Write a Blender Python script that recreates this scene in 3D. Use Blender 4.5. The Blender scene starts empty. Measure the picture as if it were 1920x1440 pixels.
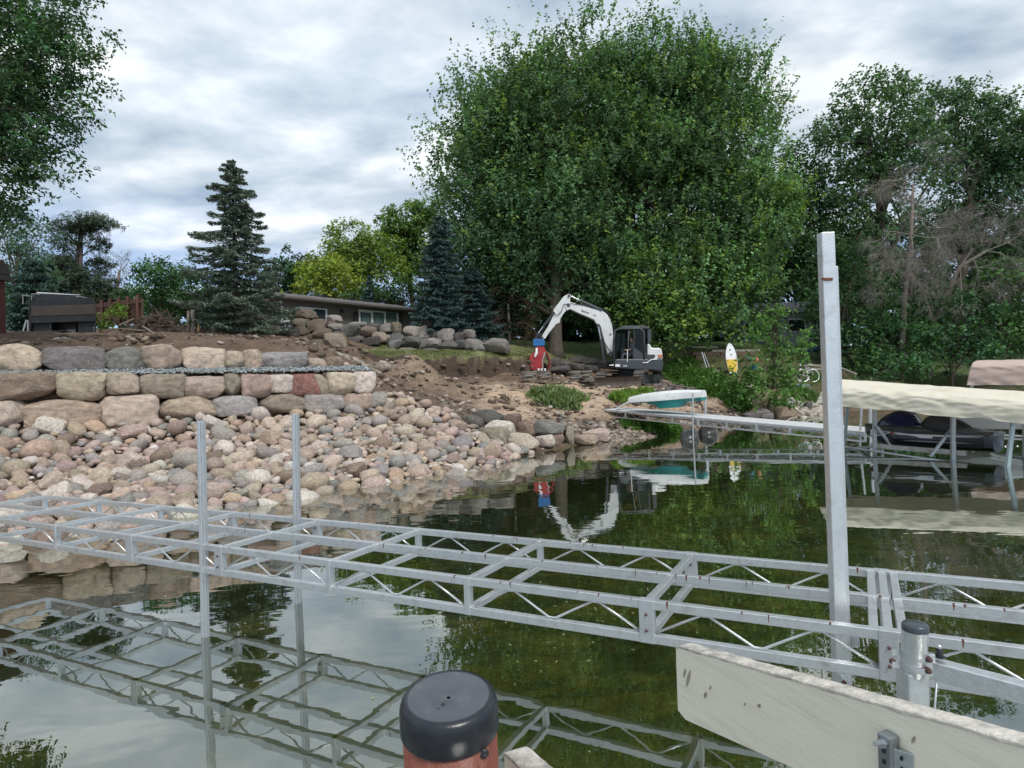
import bpy, math, random
import numpy as np
from mathutils import Vector, Matrix, noise as mnoise
random.seed(7)
rng = np.random.default_rng(7)

# ------------------------------------------------------------------ camera, world, sun, exposure
FPX, ROLL, EYE = 1150.0, 0.033, 1.8           # focal length in photo pixels, camera roll, eye height over the water
_c, _s = math.cos(ROLL), math.sin(ROLL)
CR, CU, CF, CAM = Vector((_c, 0, -_s)), Vector((_s, 0, _c)), Vector((0, 1, 0)), Vector((0, 0, EYE))
def W(u, v, Y):
    """world point seen at photo pixel (u, v), Y metres away"""
    return CAM + (CF + CR * ((u - 960) / FPX) + CU * ((720 - v) / FPX)) * Y
def Z(u, v, z):
    """world point seen at photo pixel (u, v) at height z"""
    d = CF + CR * ((u - 960) / FPX) + CU * ((720 - v) / FPX)
    return CAM + d * ((z - EYE) / d.z)

scn = bpy.context.scene
COL = scn.collection
cam_d = bpy.data.cameras.new('camera')
cam = bpy.data.objects.new('camera', cam_d)
COL.objects.link(cam)
cam_d.sensor_width = 36.0
cam_d.lens = 36.0 * FPX / 1920.0
cam_d.clip_start, cam_d.clip_end = 0.05, 3000
M = Matrix((CR, CU, -CF)).transposed().to_4x4()
M.translation = CAM
cam.matrix_world = M
scn.camera = cam

SUN_EL, SUN_AZ = math.radians(52), math.radians(150)   # azimuth clockwise from +Y (north)
sun_d = bpy.data.lights.new('sun', 'SUN')
sun_d.energy = 1.5
sun_d.angle = math.radians(14)
sun_d.color = (1.0, 0.96, 0.9)
sun = bpy.data.objects.new('sun', sun_d)
COL.objects.link(sun)
sdir = Vector((math.sin(SUN_AZ) * math.cos(SUN_EL), math.cos(SUN_AZ) * math.cos(SUN_EL), math.sin(SUN_EL)))
sun.rotation_euler = sdir.to_track_quat('Z', 'Y').to_euler()
sun.location = (0, 0, 60)

world = bpy.data.worlds.new('World')
scn.world = world
world.use_nodes = True
wn, wl = world.node_tree.nodes, world.node_tree.links
wn.clear()
def N(nodes, typ, **kw):
    n = nodes.new(typ)
    for k, v in kw.items():
        if k.startswith('i_'):
            key = k[2:]
            key = int(key) if key.isdigit() else key.replace('_', ' ')
            n.inputs[key].default_value = v
        else:
            setattr(n, k, v)
    return n
def ramp(n, stops):
    r = n.color_ramp
    while len(r.elements) > 1: r.elements.remove(r.elements[-1])
    r.elements[0].position = stops[0][0]; r.elements[0].color = (*stops[0][1], 1)
    for p, c in stops[1:]:
        e = r.elements.new(p); e.color = (*c, 1)
w_out = N(wn, 'ShaderNodeOutputWorld')
w_bg = N(wn, 'ShaderNodeBackground'); w_bg.inputs['Strength'].default_value = 0.1
sky = N(wn, 'ShaderNodeTexSky', sky_type='NISHITA', sun_disc=False, sun_elevation=SUN_EL, sun_rotation=SUN_AZ, air_density=1.0, dust_density=1.5)
tc = N(wn, 'ShaderNodeTexCoord')
sep = N(wn, 'ShaderNodeSeparateXYZ'); wl.new(tc.outputs['Generated'], sep.inputs[0])
zc = N(wn, 'ShaderNodeMath', operation='MAXIMUM'); wl.new(sep.outputs[2], zc.inputs[0]); zc.inputs[1].default_value = 0.0
za = N(wn, 'ShaderNodeMath', operation='ADD'); wl.new(zc.outputs[0], za.inputs[0]); za.inputs[1].default_value = 0.17
dx = N(wn, 'ShaderNodeMath', operation='DIVIDE'); wl.new(sep.outputs[0], dx.inputs[0]); wl.new(za.outputs[0], dx.inputs[1])
dy = N(wn, 'ShaderNodeMath', operation='DIVIDE'); wl.new(sep.outputs[1], dy.inputs[0]); wl.new(za.outputs[0], dy.inputs[1])
cmb = N(wn, 'ShaderNodeCombineXYZ'); wl.new(dx.outputs[0], cmb.inputs[0]); wl.new(dy.outputs[0], cmb.inputs[1])
n1 = N(wn, 'ShaderNodeTexNoise', i_Scale=3.1, i_Detail=7.0, i_Roughness=0.54, i_Distortion=0.15)
mp1 = N(wn, 'ShaderNodeMapping'); mp1.inputs['Location'].default_value = (3.1, 1.7, 0); mp1.inputs['Scale'].default_value = (0.8, 1.1, 1); wl.new(cmb.outputs[0], mp1.inputs[0]); wl.new(mp1.outputs[0], n1.inputs['Vector'])
r1 = N(wn, 'ShaderNodeValToRGB')
ramp(r1, [(0.33, (2.55, 3.2, 4.0)), (0.44, (3.55, 4.2, 4.85)), (0.53, (4.5, 5.0, 5.55)), (0.66, (6.2, 6.5, 6.75))])
wl.new(n1.outputs['Fac'], r1.inputs[0])
n2 = N(wn, 'ShaderNodeTexNoise', i_Scale=0.55, i_Detail=3.0, i_Roughness=0.5)
mp2 = N(wn, 'ShaderNodeMapping'); mp2.inputs['Location'].default_value = (-2.4, 5.2, 1.0); wl.new(cmb.outputs[0], mp2.inputs[0]); wl.new(mp2.outputs[0], n2.inputs['Vector'])
# thin openings in the cloud layer, low over the horizon
n3 = N(wn, 'ShaderNodeTexNoise', i_Scale=1.6, i_Detail=4.0, i_Roughness=0.55)
mp3 = N(wn, 'ShaderNodeMapping'); mp3.inputs['Location'].default_value = (7.3, 2.9, 2.0); mp3.inputs['Scale'].default_value = (0.55, 1.6, 1); wl.new(cmb.outputs[0], mp3.inputs[0]); wl.new(mp3.outputs[0], n3.inputs['Vector'])
r3 = N(wn, 'ShaderNodeValToRGB'); ramp(r3, [(0.38, (0, 0, 0)), (0.52, (1, 1, 1))]); wl.new(n3.outputs['Fac'], r3.inputs[0])
rz = N(wn, 'ShaderNodeMapRange', i_1=0.16, i_2=0.30, i_3=0.6, i_4=0.0); wl.new(sep.outputs[2], rz.inputs[0])
gap = N(wn, 'ShaderNodeMath', operation='MULTIPLY'); wl.new(r3.outputs[0], gap.inputs[0]); wl.new(rz.outputs[0], gap.inputs[1])
skb = N(wn, 'ShaderNodeMixRGB', blend_type='MULTIPLY'); skb.inputs[0].default_value = 1; skb.inputs[2].default_value = (0.45, 0.66, 0.95, 1); wl.new(sky.outputs[0], skb.inputs[1])
# large soft tone variation over the cloud deck
r2 = N(wn, 'ShaderNodeMapRange', i_1=0.35, i_2=0.65, i_3=0.84, i_4=1.12); wl.new(n2.outputs['Fac'], r2.inputs[0])
cl = N(wn, 'ShaderNodeVectorMath', operation='SCALE'); wl.new(r1.outputs[0], cl.inputs[0]); wl.new(r2.outputs[0], cl.inputs['Scale'])
mx = N(wn, 'ShaderNodeMixRGB'); wl.new(gap.outputs[0], mx.inputs[0]); wl.new(cl.outputs[0], mx.inputs[1]); wl.new(skb.outputs[0], mx.inputs[2])
wl.new(mx.outputs[0], w_bg.inputs['Color'])
wl.new(w_bg.outputs[0], w_out.inputs[0])

vs = scn.view_settings
vs.view_transform = 'Standard'; vs.look = 'None'; vs.gamma = 1.0; vs.use_curve_mapping = False
vs.exposure = 0.72

# ------------------------------------------------------------------ scene helpers
def tag(o, label=None, cat=None, group=None, kind=None):
    if label: o['label'] = label
    if cat: o['category'] = cat
    if group: o['group'] = group
    if kind: o['kind'] = kind
    return o
def thing(name, loc, label, cat, group=None, kind=None):
    o = bpy.data.objects.new(name, None)
    o.empty_display_size = 0.2
    o.location = loc
    COL.objects.link(o)
    return tag(o, label, cat, group, kind)
def wloc(o):
    v = Vector((0, 0, 0))
    while o is not None:
        v += o.location; o = o.parent
    return v
class G:
    """collects vertices and faces in world coordinates"""
    def __init__(s): s.v = []; s.f = []
    def add(s, vs_, fs_):
        b = len(s.v); s.v.extend([tuple(x) for x in vs_]); s.f.extend([tuple(i + b for i in f) for f in fs_]); return s
    def bar(s, a, b, w, h, up=(0, 0, 1)):
        a, b = Vector(a), Vector(b); d = (b - a).normalized(); up = Vector(up)
        if abs(d.dot(up)) > 0.98: up = Vector((0, 1, 0))
        x = d.cross(up).normalized(); y = x.cross(d).normalized()
        q = [a - x * w / 2 - y * h / 2, a + x * w / 2 - y * h / 2, a + x * w / 2 + y * h / 2, a - x * w / 2 + y * h / 2]
        q += [p + (b - a) for p in q]
        return s.add(q, [(3, 2, 1, 0), (4, 5, 6, 7), (0, 1, 5, 4), (1, 2, 6, 5), (2, 3, 7, 6), (3, 0, 4, 7)])
    def box(s, c, sx, sy, sz, rz=0.0):
        c = Vector(c); ca, sa = math.cos(rz), math.sin(rz); q = []
        for z in (-1, 1):
            for x, y in ((-1, -1), (1, -1), (1, 1), (-1, 1)):
                X, Y_ = x * sx / 2, y * sy / 2
                q.append(c + Vector((X * ca - Y_ * sa, X * sa + Y_ * ca, z * sz / 2)))
        return s.add(q, [(3, 2, 1, 0), (4, 5, 6, 7), (0, 1, 5, 4), (1, 2, 6, 5), (2, 3, 7, 6), (3, 0, 4, 7)])
    def tube(s, pts, rad, n=8, cap=True):
        pts = [Vector(p) for p in pts]
        if not hasattr(rad, '__len__'): rad = [rad] * len(pts)
        vs_, fs_ = [], []; px = None
        for i, p in enumerate(pts):
            d = (pts[min(i + 1, len(pts) - 1)] - pts[max(i - 1, 0)])
            d = d.normalized() if d.length > 1e-9 else Vector((0, 0, 1))
            if px is None:
                px = d.orthogonal().normalized()
            else:
                px = (px - d * px.dot(d))
                px = px.normalized() if px.length > 1e-6 else d.orthogonal().normalized()
            py = d.cross(px)
            for k in range(n):
                a = 2 * math.pi * k / n
                vs_.append(p + (px * math.cos(a) + py * math.sin(a)) * rad[i])
        for i in range(len(pts) - 1):
            for k in range(n):
                k2 = (k + 1) % n
                fs_.append((i * n + k, i * n + k2, (i + 1) * n + k2, (i + 1) * n + k))
        if cap:
            fs_.append(tuple(range(n))[::-1]); fs_.append(tuple((len(pts) - 1) * n + k for k in range(n)))
        return s.add(vs_, fs_)
    def prism(s, poly, ext):
        poly = [Vector(p) for p in poly]; ext = Vector(ext); n = len(poly)
        return s.add(poly + [p + ext for p in poly], [tuple(range(n))[::-1], tuple(range(n, 2 * n))] + [(i, (i + 1) % n, n + (i + 1) % n, n + i) for i in range(n)])
    def lathe(s, c, prof, n=24, axis='z'):
        """prof: list of (radius, height)"""
        c = Vector(c); vs_, fs_ = [], []
        for r, h in prof:
            for k in range(n):
                a = 2 * math.pi * k / n
                if axis == 'z': vs_.append(c + Vector((r * math.cos(a), r * math.sin(a), h)))
                elif axis == 'x': vs_.append(c + Vector((h, r * math.cos(a), r * math.sin(a))))
                else: vs_.append(c + Vector((r * math.cos(a), h, r * math.sin(a))))
        for i in range(len(prof) - 1):
            for k in range(n):
                k2 = (k + 1) % n
                fs_.append((i * n + k, i * n + k2, (i + 1) * n + k2, (i + 1) * n + k))
        fs_.append(tuple(range(n))[::-1]); fs_.append(tuple((len(prof) - 1) * n + k for k in range(n)))
        return s.add(vs_, fs_)
def obj(name, g, mat, parent=None, smooth=False, bevel=0.0, loc=None, **tags):
    """link the mesh collected in g as ONE object, its origin at its parent's or at loc"""
    if isinstance(g, G): vs_, fs_ = g.v, g.f
    else: vs_, fs_ = g
    base = wloc(parent) if parent else (Vector(loc) if loc is not None else Vector((0, 0, 0)))
    me = bpy.data.meshes.new(name)
    me.from_pydata([(x - base.x, y - base.y, z - base.z) for x, y, z in vs_], [], fs_)
    me.materials.append(mat)
    me.update()
    if smooth:
        me.polygons.foreach_set('use_smooth', [True] * len(me.polygons))
        if smooth != True: me.set_sharp_from_angle(angle=math.radians(smooth))
    o = bpy.data.objects.new(name, me)
    COL.objects.link(o)
    if parent: o.parent = parent
    else: o.location = base
    if bevel:
        m = o.modifiers.new('bevel', 'BEVEL'); m.width = bevel; m.segments = 2; m.limit_method = 'ANGLE'
    tag(o, **tags)
    return o
def np_mesh(name, verts, faces, mat, parent=None, col=None, smooth=False, loc=None):
    """big mesh from numpy arrays; faces (n,3) or (n,4)"""
    base = wloc(parent) if parent else (Vector(loc) if loc is not None else Vector((0, 0, 0)))
    verts = np.asarray(verts, dtype=np.float32) - np.array(base, dtype=np.float32)
    faces = np.asarray(faces, dtype=np.int32); k = faces.shape[1]
    me = bpy.data.meshes.new(name)
    me.vertices.add(len(verts)); me.vertices.foreach_set('co', verts.ravel())
    me.loops.add(faces.size); me.loops.foreach_set('vertex_index', faces.ravel())
    me.polygons.add(len(faces)); me.polygons.foreach_set('loop_start', np.arange(0, faces.size, k, dtype=np.int32))
    me.polygons.foreach_set('use_smooth', np.full(len(faces), smooth))
    me.update(calc_edges=True)
    if col is not None:
        a = me.color_attributes.new('tint', 'FLOAT_COLOR', 'POINT')
        c4 = np.ones((len(verts), 4), dtype=np.float32); c4[:, :3] = col
        a.data.foreach_set('color', c4.ravel())
    me.materials.append(mat)
    o = bpy.data.objects.new(name, me); COL.objects.link(o)
    if parent: o.parent = parent
    else: o.location = base
    return o

# ------------------------------------------------------------------ materials
def srgb(r, g, b):
    f = lambda c: (c / 255 / 12.92) if c <= 10 else ((c / 255 + 0.055) / 1.055) ** 2.4
    return (f(r), f(g), f(b))
def mat(name, col, rough=0.6, metal=0.0, var=0.15, scale=6.0, bump=0.0, bscale=40.0, spec=0.5, dirt=None, dirt_amt=0.5, dscale=4.0, stretch=None, coat=0.0):
    m = bpy.data.materials.new(name); m.use_nodes = True
    nt = m.node_tree; n, l = nt.nodes, nt.links
    b = n['Principled BSDF']
    b.inputs['Roughness'].default_value = rough; b.inputs['Metallic'].default_value = metal
    b.inputs['Specular IOR Level'].default_value = spec
    b.inputs['Coat Weight'].default_value = coat
    t = N(n, 'ShaderNodeTexCoord'); mp = N(n, 'ShaderNodeMapping'); l.new(t.outputs['Object'], mp.inputs[0])
    if stretch: mp.inputs['Scale'].default_value = stretch
    nz = N(n, 'ShaderNodeTexNoise', i_Scale=scale, i_Detail=5.0, i_Roughness=0.6); l.new(mp.outputs[0], nz.inputs['Vector'])
    mr = N(n, 'ShaderNodeMapRange', i_1=0.25, i_2=0.75, i_3=1 - var, i_4=1 + var); l.new(nz.outputs['Fac'], mr.inputs[0])
    vm = N(n, 'ShaderNodeVectorMath', operation='SCALE'); vm.inputs[0].default_value = col; l.new(mr.outputs[0], vm.inputs['Scale'])
    src = vm.outputs[0]
    if dirt:
        nd = N(n, 'ShaderNodeTexNoise', i_Scale=dscale, i_Detail=8.0, i_Roughness=0.7); l.new(mp.outputs[0], nd.inputs['Vector'])
        rd = N(n, 'ShaderNodeMapRange', i_1=0.5, i_2=0.72, i_3=0.0, i_4=dirt_amt); l.new(nd.outputs['Fac'], rd.inputs[0])
        mxn = N(n, 'ShaderNodeMixRGB'); l.new(rd.outputs[0], mxn.inputs[0]); l.new(src, mxn.inputs[1]); mxn.inputs[2].default_value = (*dirt, 1)
        src = mxn.outputs[0]
    l.new(src, b.inputs['Base Color'])
    if bump:
        nb = N(n, 'ShaderNodeTexNoise', i_Scale=bscale, i_Detail=4.0, i_Roughness=0.6); l.new(mp.outputs[0], nb.inputs['Vector'])
        bp = N(n, 'ShaderNodeBump', i_Strength=bump, i_Distance=0.02); l.new(nb.outputs['Fac'], bp.inputs['Height']); l.new(bp.outputs[0], b.inputs['Normal'])
    return m
def tint_source(n, l, src):
    if src == 'attr':
        a = N(n, 'ShaderNodeAttribute', attribute_name='tint'); return a.outputs['Color']
    oi = N(n, 'ShaderNodeObjectInfo'); return oi.outputs['Color']
def rock_mat(name, src, scale=5.0, bump=0.5, big=False):
    m = bpy.data.materials.new(name); m.use_nodes = True
    n, l = m.node_tree.nodes, m.node_tree.links
    b = n['Principled BSDF']; b.inputs['Roughness'].default_value = 0.85; b.inputs['Specular IOR Level'].default_value = 0.3
    base = tint_source(n, l, src)
    if src == 'attr':
        geo = N(n, 'ShaderNodeNewGeometry'); vec = geo.outputs['Position']
    else:
        t = N(n, 'ShaderNodeTexCoord'); oi = N(n, 'ShaderNodeObjectInfo')
        ad = N(n, 'ShaderNodeVectorMath', operation='ADD'); l.new(t.outputs['Object'], ad.inputs[0])
        sc = N(n, 'ShaderNodeMath', operation='MULTIPLY'); l.new(oi.outputs['Random'], sc.inputs[0]); sc.inputs[1].default_value = 37.0
        l.new(sc.outputs[0], ad.inputs[1]); vec = ad.outputs[0]
    na = N(n, 'ShaderNodeTexNoise', i_Scale=scale, i_Detail=8.0, i_Roughness=0.65, i_Distortion=0.6); l.new(vec, na.inputs['Vector'])
    nb = N(n, 'ShaderNodeTexNoise', i_Scale=scale * 7, i_Detail=6.0, i_Roughness=0.75); l.new(vec, nb.inputs['Vector'])
    m1 = N(n, 'ShaderNodeMapRange', i_1=0.3, i_2=0.7, i_3=0.52, i_4=1.36); l.new(na.outputs['Fac'], m1.inputs[0])
    m2 = N(n, 'ShaderNodeMapRange', i_1=0.3, i_2=0.7, i_3=0.68, i_4=1.3); l.new(nb.outputs['Fac'], m2.inputs[0])
    mm = N(n, 'ShaderNodeMath', operation='MULTIPLY'); l.new(m1.outputs[0], mm.inputs[0]); l.new(m2.outputs[0], mm.inputs[1])
    v1 = N(n, 'ShaderNodeVectorMath', operation='SCALE'); l.new(base, v1.inputs[0]); l.new(mm.outputs[0], v1.inputs['Scale'])
    # warm / grey mineral patches and pale veins
    nc = N(n, 'ShaderNodeTexNoise', i_Scale=scale * 0.8, i_Detail=4.0, i_Distortion=1.5); l.new(vec, nc.inputs['Vector'])
    mc = N(n, 'ShaderNodeMapRange', i_1=0.45, i_2=0.65, i_3=0.0, i_4=0.45); l.new(nc.outputs['Color'], mc.inputs[0])
    x1 = N(n, 'ShaderNodeMixRGB', blend_type='MULTIPLY'); l.new(mc.outputs[0], x1.inputs[0]); l.new(v1.outputs[0], x1.inputs[1]); x1.inputs[2].default_value = (1.0, 0.84, 0.70, 1)
    wv = N(n, 'ShaderNodeTexNoise', i_Scale=scale * 1.7, i_Detail=3.0, i_Distortion=3.0); l.new(vec, wv.inputs['Vector'])
    mv = N(n, 'ShaderNodeMapRange', i_1=0.60, i_2=0.70, i_3=0.0, i_4=0.5); l.new(wv.outputs['Fac'], mv.inputs[0])
    x2 = N(n, 'ShaderNodeMixRGB'); l.new(mv.outputs[0], x2.inputs[0]); l.new(x1.outputs[0], x2.inputs[1]); x2.inputs[2].default_value = (0.52, 0.48, 0.43, 1)
    # stained wet below the waterline mark
    l.new(x2.outputs[0], b.inputs['Base Color'])
    bp = N(n, 'ShaderNodeBump', i_Strength=bump, i_Distance=0.03)
    ab = N(n, 'ShaderNodeMath', operation='ADD'); l.new(na.outputs['Fac'], ab.inputs[0])
    hb = N(n, 'ShaderNodeMath', operation='MULTIPLY'); l.new(nb.outputs['Fac'], hb.inputs[0]); hb.inputs[1].default_value = 0.35; l.new(hb.outputs[0], ab.inputs[1])
    l.new(ab.outputs[0], bp.inputs['Height']); l.new(bp.outputs[0], b.inputs['Normal'])
    return m
def leaf_mat(name, trans=0.35, rough=0.55):
    m = bpy.data.materials.new(name); m.use_nodes = True
    n, l = m.node_tree.nodes, m.node_tree.links
    b = n['Principled BSDF']; b.inputs['Roughness'].default_value = rough; b.inputs['Specular IOR Level'].default_value = 0.25
    a = N(n, 'ShaderNodeAttribute', attribute_name='tint')
    l.new(a.outputs['Color'], b.inputs['Base Color'])
    tr = N(n, 'ShaderNodeBsdfTranslucent')
    g = N(n, 'ShaderNodeMixRGB', blend_type='MULTIPLY'); g.inputs[0].default_value = 1; g.inputs[2].default_value = (1.35, 1.5, 0.6, 1); l.new(a.outputs['Color'], g.inputs[1]); l.new(g.outputs[0], tr.inputs['Color'])
    mxs = N(n, 'ShaderNodeMixShader'); mxs.inputs[0].default_value = trans
    l.new(b.outputs[0], mxs.inputs[1]); l.new(tr.outputs[0], mxs.inputs[2]); l.new(mxs.outputs[0], n['Material Output'].inputs[0])
    return m
def glass_mat(name, col=(0.02, 0.03, 0.03), rough=0.05, mixf=0.5):
    m = bpy.data.materials.new(name); m.use_nodes = True
    n, l = m.node_tree.nodes, m.node_tree.links
    b = n['Principled BSDF']; b.inputs['Base Color'].default_value = (*col, 1); b.inputs['Roughness'].default_value = rough
    if mixf < 1:
        t = N(n, 'ShaderNodeBsdfTransparent'); t.inputs[0].default_value = (0.6, 0.66, 0.66, 1)
        x = N(n, 'ShaderNodeMixShader'); x.inputs[0].default_value = mixf
        l.new(t.outputs[0], x.inputs[1]); l.new(b.outputs[0], x.inputs[2]); l.new(x.outputs[0], n['Material Output'].inputs[0])
    return m

MT = {}
MT['rock'] = rock_mat('weathered fieldstone', 'obj', 5.0, 0.5)
MT['rock_attr'] = rock_mat('small fieldstone', 'attr', 9.0, 0.5)
MT['boulder'] = rock_mat('boulder granite', 'obj', 3.2, 0.8)
MT['leaf'] = leaf_mat('broad leaf')
MT['needle'] = leaf_mat('conifer needles', 0.1, 0.7)
MT['bark'] = mat('bark', (0.085, 0.07, 0.055), 0.9, var=0.4, scale=9, bump=0.8, bscale=25, stretch=(1, 1, 0.25))
MT['deadbark'] = mat('grey dead twigs', (0.21, 0.185, 0.165), 0.9, var=0.3, scale=3)
MT['alu'] = mat('weathered aluminium', (0.72, 0.735, 0.745), 0.33, metal=0.8, var=0.2, scale=9, bump=0.15, bscale=120, dirt=(0.33, 0.31, 0.28), dirt_amt=0.7, dscale=9)
MT['alu_old'] = mat('scuffed old aluminium', (0.56, 0.58, 0.60), 0.42, metal=0.65, var=0.2, scale=5, bump=0.15, bscale=90, dirt=(0.25, 0.23, 0.2), dirt_amt=0.6, dscale=5)
MT['rust'] = mat('rust', (0.14, 0.05, 0.03), 0.9, var=0.5, scale=60)
MT['bolt'] = mat('rusty bolt head', (0.10, 0.05, 0.045), 0.7, metal=0.3, var=0.4, scale=70)
MT['black'] = mat('black plastic', (0.018, 0.02, 0.024), 0.42, var=0.3, scale=8)
MT['white'] = mat('white paint', (0.74, 0.75, 0.76), 0.4, var=0.06, scale=5, dirt=(0.4, 0.38, 0.34), dirt_amt=0.4)
# ------------------------------------------------------------------ terrain
def lineY(A, d, u):
    k = (u - 960) / FPX
    t = (k * A[1] - A[0]) / (d[0] - k * d[1])
    return A[1] + t * d[1]
WA, WB = np.array([-10.02, 12.0]), np.array([-3.62, 16.0])
WD = (WB - WA) / np.linalg.norm(WB - WA)
WN = np.array([-WD[1], WD[0]])
def wallY(u, off=0.0):
    A = WA + WN * off
    return lineY(A, WD, u)
CP = []
def cp(u, v, Y):
    p = W(u, v, Y); CP.append((p.x, p.y, p.z))
shore_px = [(0, 1012), (180, 985), (300, 965), (430, 945), (520, 930), (620, 913), (740, 897), (860, 880), (940, 866), (1000, 850), (1070, 838), (1140, 826), (1200, 820), (1300, 806), (1400, 790), (1480, 784)]
shore = [Z(u, v, 0) for u, v in shore_px]
shore = [Vector((-22, -14, 0)), Vector((-14, -2, 0)), Vector((-10.4, 3.4, 0))] + shore + [Vector((14.5, 28, 0)), Vector((24, 33, 0)), Vector((60, 40, 0)), Vector((120, 44, 0))]
for i, p in enumerate(shore):
    a, b = shore[max(i - 1, 0)], shore[min(i + 1, len(shore) - 1)]
    t = (b - a).normalized(); nn = Vector((t.y, -t.x, 0))
    if i < 3: nn = Vector((0.85, -0.5, 0))
    CP.append((p.x, p.y, 0.0))
    for dd, zz in ((1.3, -0.42), (3.2, -0.95)):
        q = p + nn * dd; CP.append((q.x, q.y, zz))
CP += [(60, 10, -2.5), (60, -40, -2.5), (-30, -60, -2), (0, -20, -1.8), (12, 4, -1.5), (20, 14, -1.6), (0, 0, -1.3), (3, 6, -1.2), (200, 0, -3), (200, -150, -3), (-150, -150, -2), (35, 25, -1.8)]
# boulder wall: slope at its foot, ledge, upper yard
for t in np.linspace(-5, 8.2, 10):
    for off, zz in ((-0.1, 1.12), (0.3, 1.2), (0.48, 2.12), (0.95, 2.17), (1.15, 2.2), (1.42, 2.86)):
        if t > 7.2 and off > 0.4: zz = {2.12: 1.6, 2.17: 1.7, 2.2: 1.75, 2.86: 2.2}[zz]
        p = WA + WD * t + WN * off; CP.append((p[0], p[1], zz))
for q in [(0, 645, 14.4), (200, 641, 16), (400, 638, 18), (560, 652, 19.5), (120, 632, 22), (300, 625, 24), (450, 622, 26), (520, 640, 24),
          (600, 645, 26.5), (680, 655, 26), (700, 660, 28), (750, 655, 29), (850, 657, 29.3), (950, 661, 29.5),
          (625, 668, 20.5), (660, 690, 19), (690, 700, 18.4), (720, 715, 18.2), (740, 735, 17.6), (800, 765, 16.6), (860, 790, 16.3),
          (700, 668, 26.2), (770, 668, 26.7), (850, 670, 27.2), (920, 671, 27.8), (985, 673, 28.6), (1030, 680, 30),
          (700, 705, 24.5), (780, 716, 26.2), (850, 715, 26.6), (920, 714, 27.1), (985, 708, 27.8), (1030, 705, 29),
          (655, 672, 24), (690, 690, 22.5),
          (900, 728, 23.5), (960, 722, 25), (1000, 722, 26), (1060, 722, 27), (1110, 724, 27.3), (1180, 724, 29), (1245, 720, 29.5),
          (1150, 735, 25.5), (1200, 745, 23.5), (1000, 770, 20), (900, 800, 16.8), (930, 790, 17.4), (1050, 760, 21.5), (1100, 770, 21), (1140, 774, 20.6), (1100, 800, 19.6), (1020, 805, 18.2),
          (960, 745, 22), (860, 750, 20.5), (820, 735, 20.5),
          (1300, 735, 26), (1380, 750, 26), (1450, 755, 26.5), (1280, 770, 22), (1350, 790, 22.5),
          (1250, 700, 32), (1330, 692, 31.5), (1330, 658, 34), (1420, 657, 35), (1400, 642, 44), (1500, 648, 44), (1500, 690, 33), (1540, 730, 30), (1040, 663, 33), (1150, 668, 36), (950, 640, 37),
          (560, 640, 34), (770, 640, 40), (300, 615, 34), (100, 618, 34), (1700, 716, 31), (1850, 716, 33), (1700, 690, 45), (1900, 690, 45)]:
    cp(*q)
cp(570, 618, 28.9); cp(620, 620, 29.2); cp(680, 632, 31.3); cp(760, 637, 31.6); cp(850, 640, 31.6); cp(600, 632, 28.0)
cp(766, 666, 22.6); cp(776, 668, 22.9); cp(795, 680, 22.4); cp(735, 690, 22.2); cp(830, 705, 22.8); cp(770, 712, 20.8)
CP += [(-60, 40, 5), (0, 100, 8), (60, 100, 6), (-60, 100, 8), (-30, 20, 4), (-20, 12, 3.4), (-16, 6, 2.8), (40, 48, 2.5), (80, 60, 3), (200, 200, 10), (-200, 200, 10), (0, 300, 12), (-60, 0, 3), (-26, -4, 2)]
uc0, zg0 = W(1182, 716, 29.15), W(1215, 722, 28.2).z
CP = [q for q in CP if (q[0] - uc0.x) ** 2 + (q[1] - uc0.y) ** 2 > 5.5]
for a_ in range(12):
    for r0_ in (0.9, 2.0): CP.append((uc0.x + r0_ * math.cos(a_ * 0.5236), uc0.y + r0_ * math.sin(a_ * 0.5236), zg0 - 0.04))
P = np.array(CP)
Kf = lambda a, b: np.sqrt(((a[:, None, :] - b[None, :, :]) ** 2).sum(-1) + 0.01)
A_ = np.zeros((len(P) + 1, len(P) + 1)); A_[:-1, :-1] = Kf(P[:, :2], P[:, :2]) - np.eye(len(P)) * 0.02; A_[-1, :-1] = 1; A_[:-1, -1] = 1
sol = np.linalg.lstsq(A_, np.append(P[:, 2], 0), rcond=None)[0]
def height_raw(x, y):
    q = np.stack([np.ravel(x), np.ravel(y)], 1).astype(float); out = np.empty(len(q))
    for i in range(0, len(q), 4000):
        out[i:i + 4000] = Kf(q[i:i + 4000], P[:, :2]) @ sol[:-1] + sol[-1]
    return np.clip(out, -2.2, 14)
def gz(x, y): return float(height_raw([x], [y])[0])
def ground_at(u, v):
    """where the sight line through photo pixel (u, v) meets the terrain"""
    Ys = np.concatenate([np.arange(6, 34, 0.15), np.arange(34, 80, 0.5)])
    pts = np.array([tuple(W(u, v, Y)) for Y in Ys])
    h = height_raw(pts[:, 0], pts[:, 1]); k = np.argmax(pts[:, 2] < h)
    if not (pts[:, 2] < h).any(): k = len(Ys) - 1
    return Vector((pts[k, 0], pts[k, 1], h[k]))
def grid_axis(lo, hi, step, far_lo, far_hi):
    a = list(np.arange(lo, hi + 1e-6, step)); s_ = step; x = hi
    while x < far_hi: s_ *= 1.25; x += s_; a.append(x)
    s_ = step; x = lo
    while x > far_lo: s_ *= 1.25; x -= s_; a.insert(0, x)
    return np.array(a)
gx = grid_axis(-13, 15, 0.13, -900, 900); gy = grid_axis(7, 33, 0.13, -500, 1200)
XX, YY = np.meshgrid(gx, gy)
HH = height_raw(XX, YY).reshape(XX.shape)
fn = np.array([[mnoise.fractal(Vector((x * 0.9, y * 0.9, 3.3)), 0.9, 2.1, 5) if (-16 < x < 20 and 6 < y < 48) else 0.0 for x in gx] for y in gy])
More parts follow.
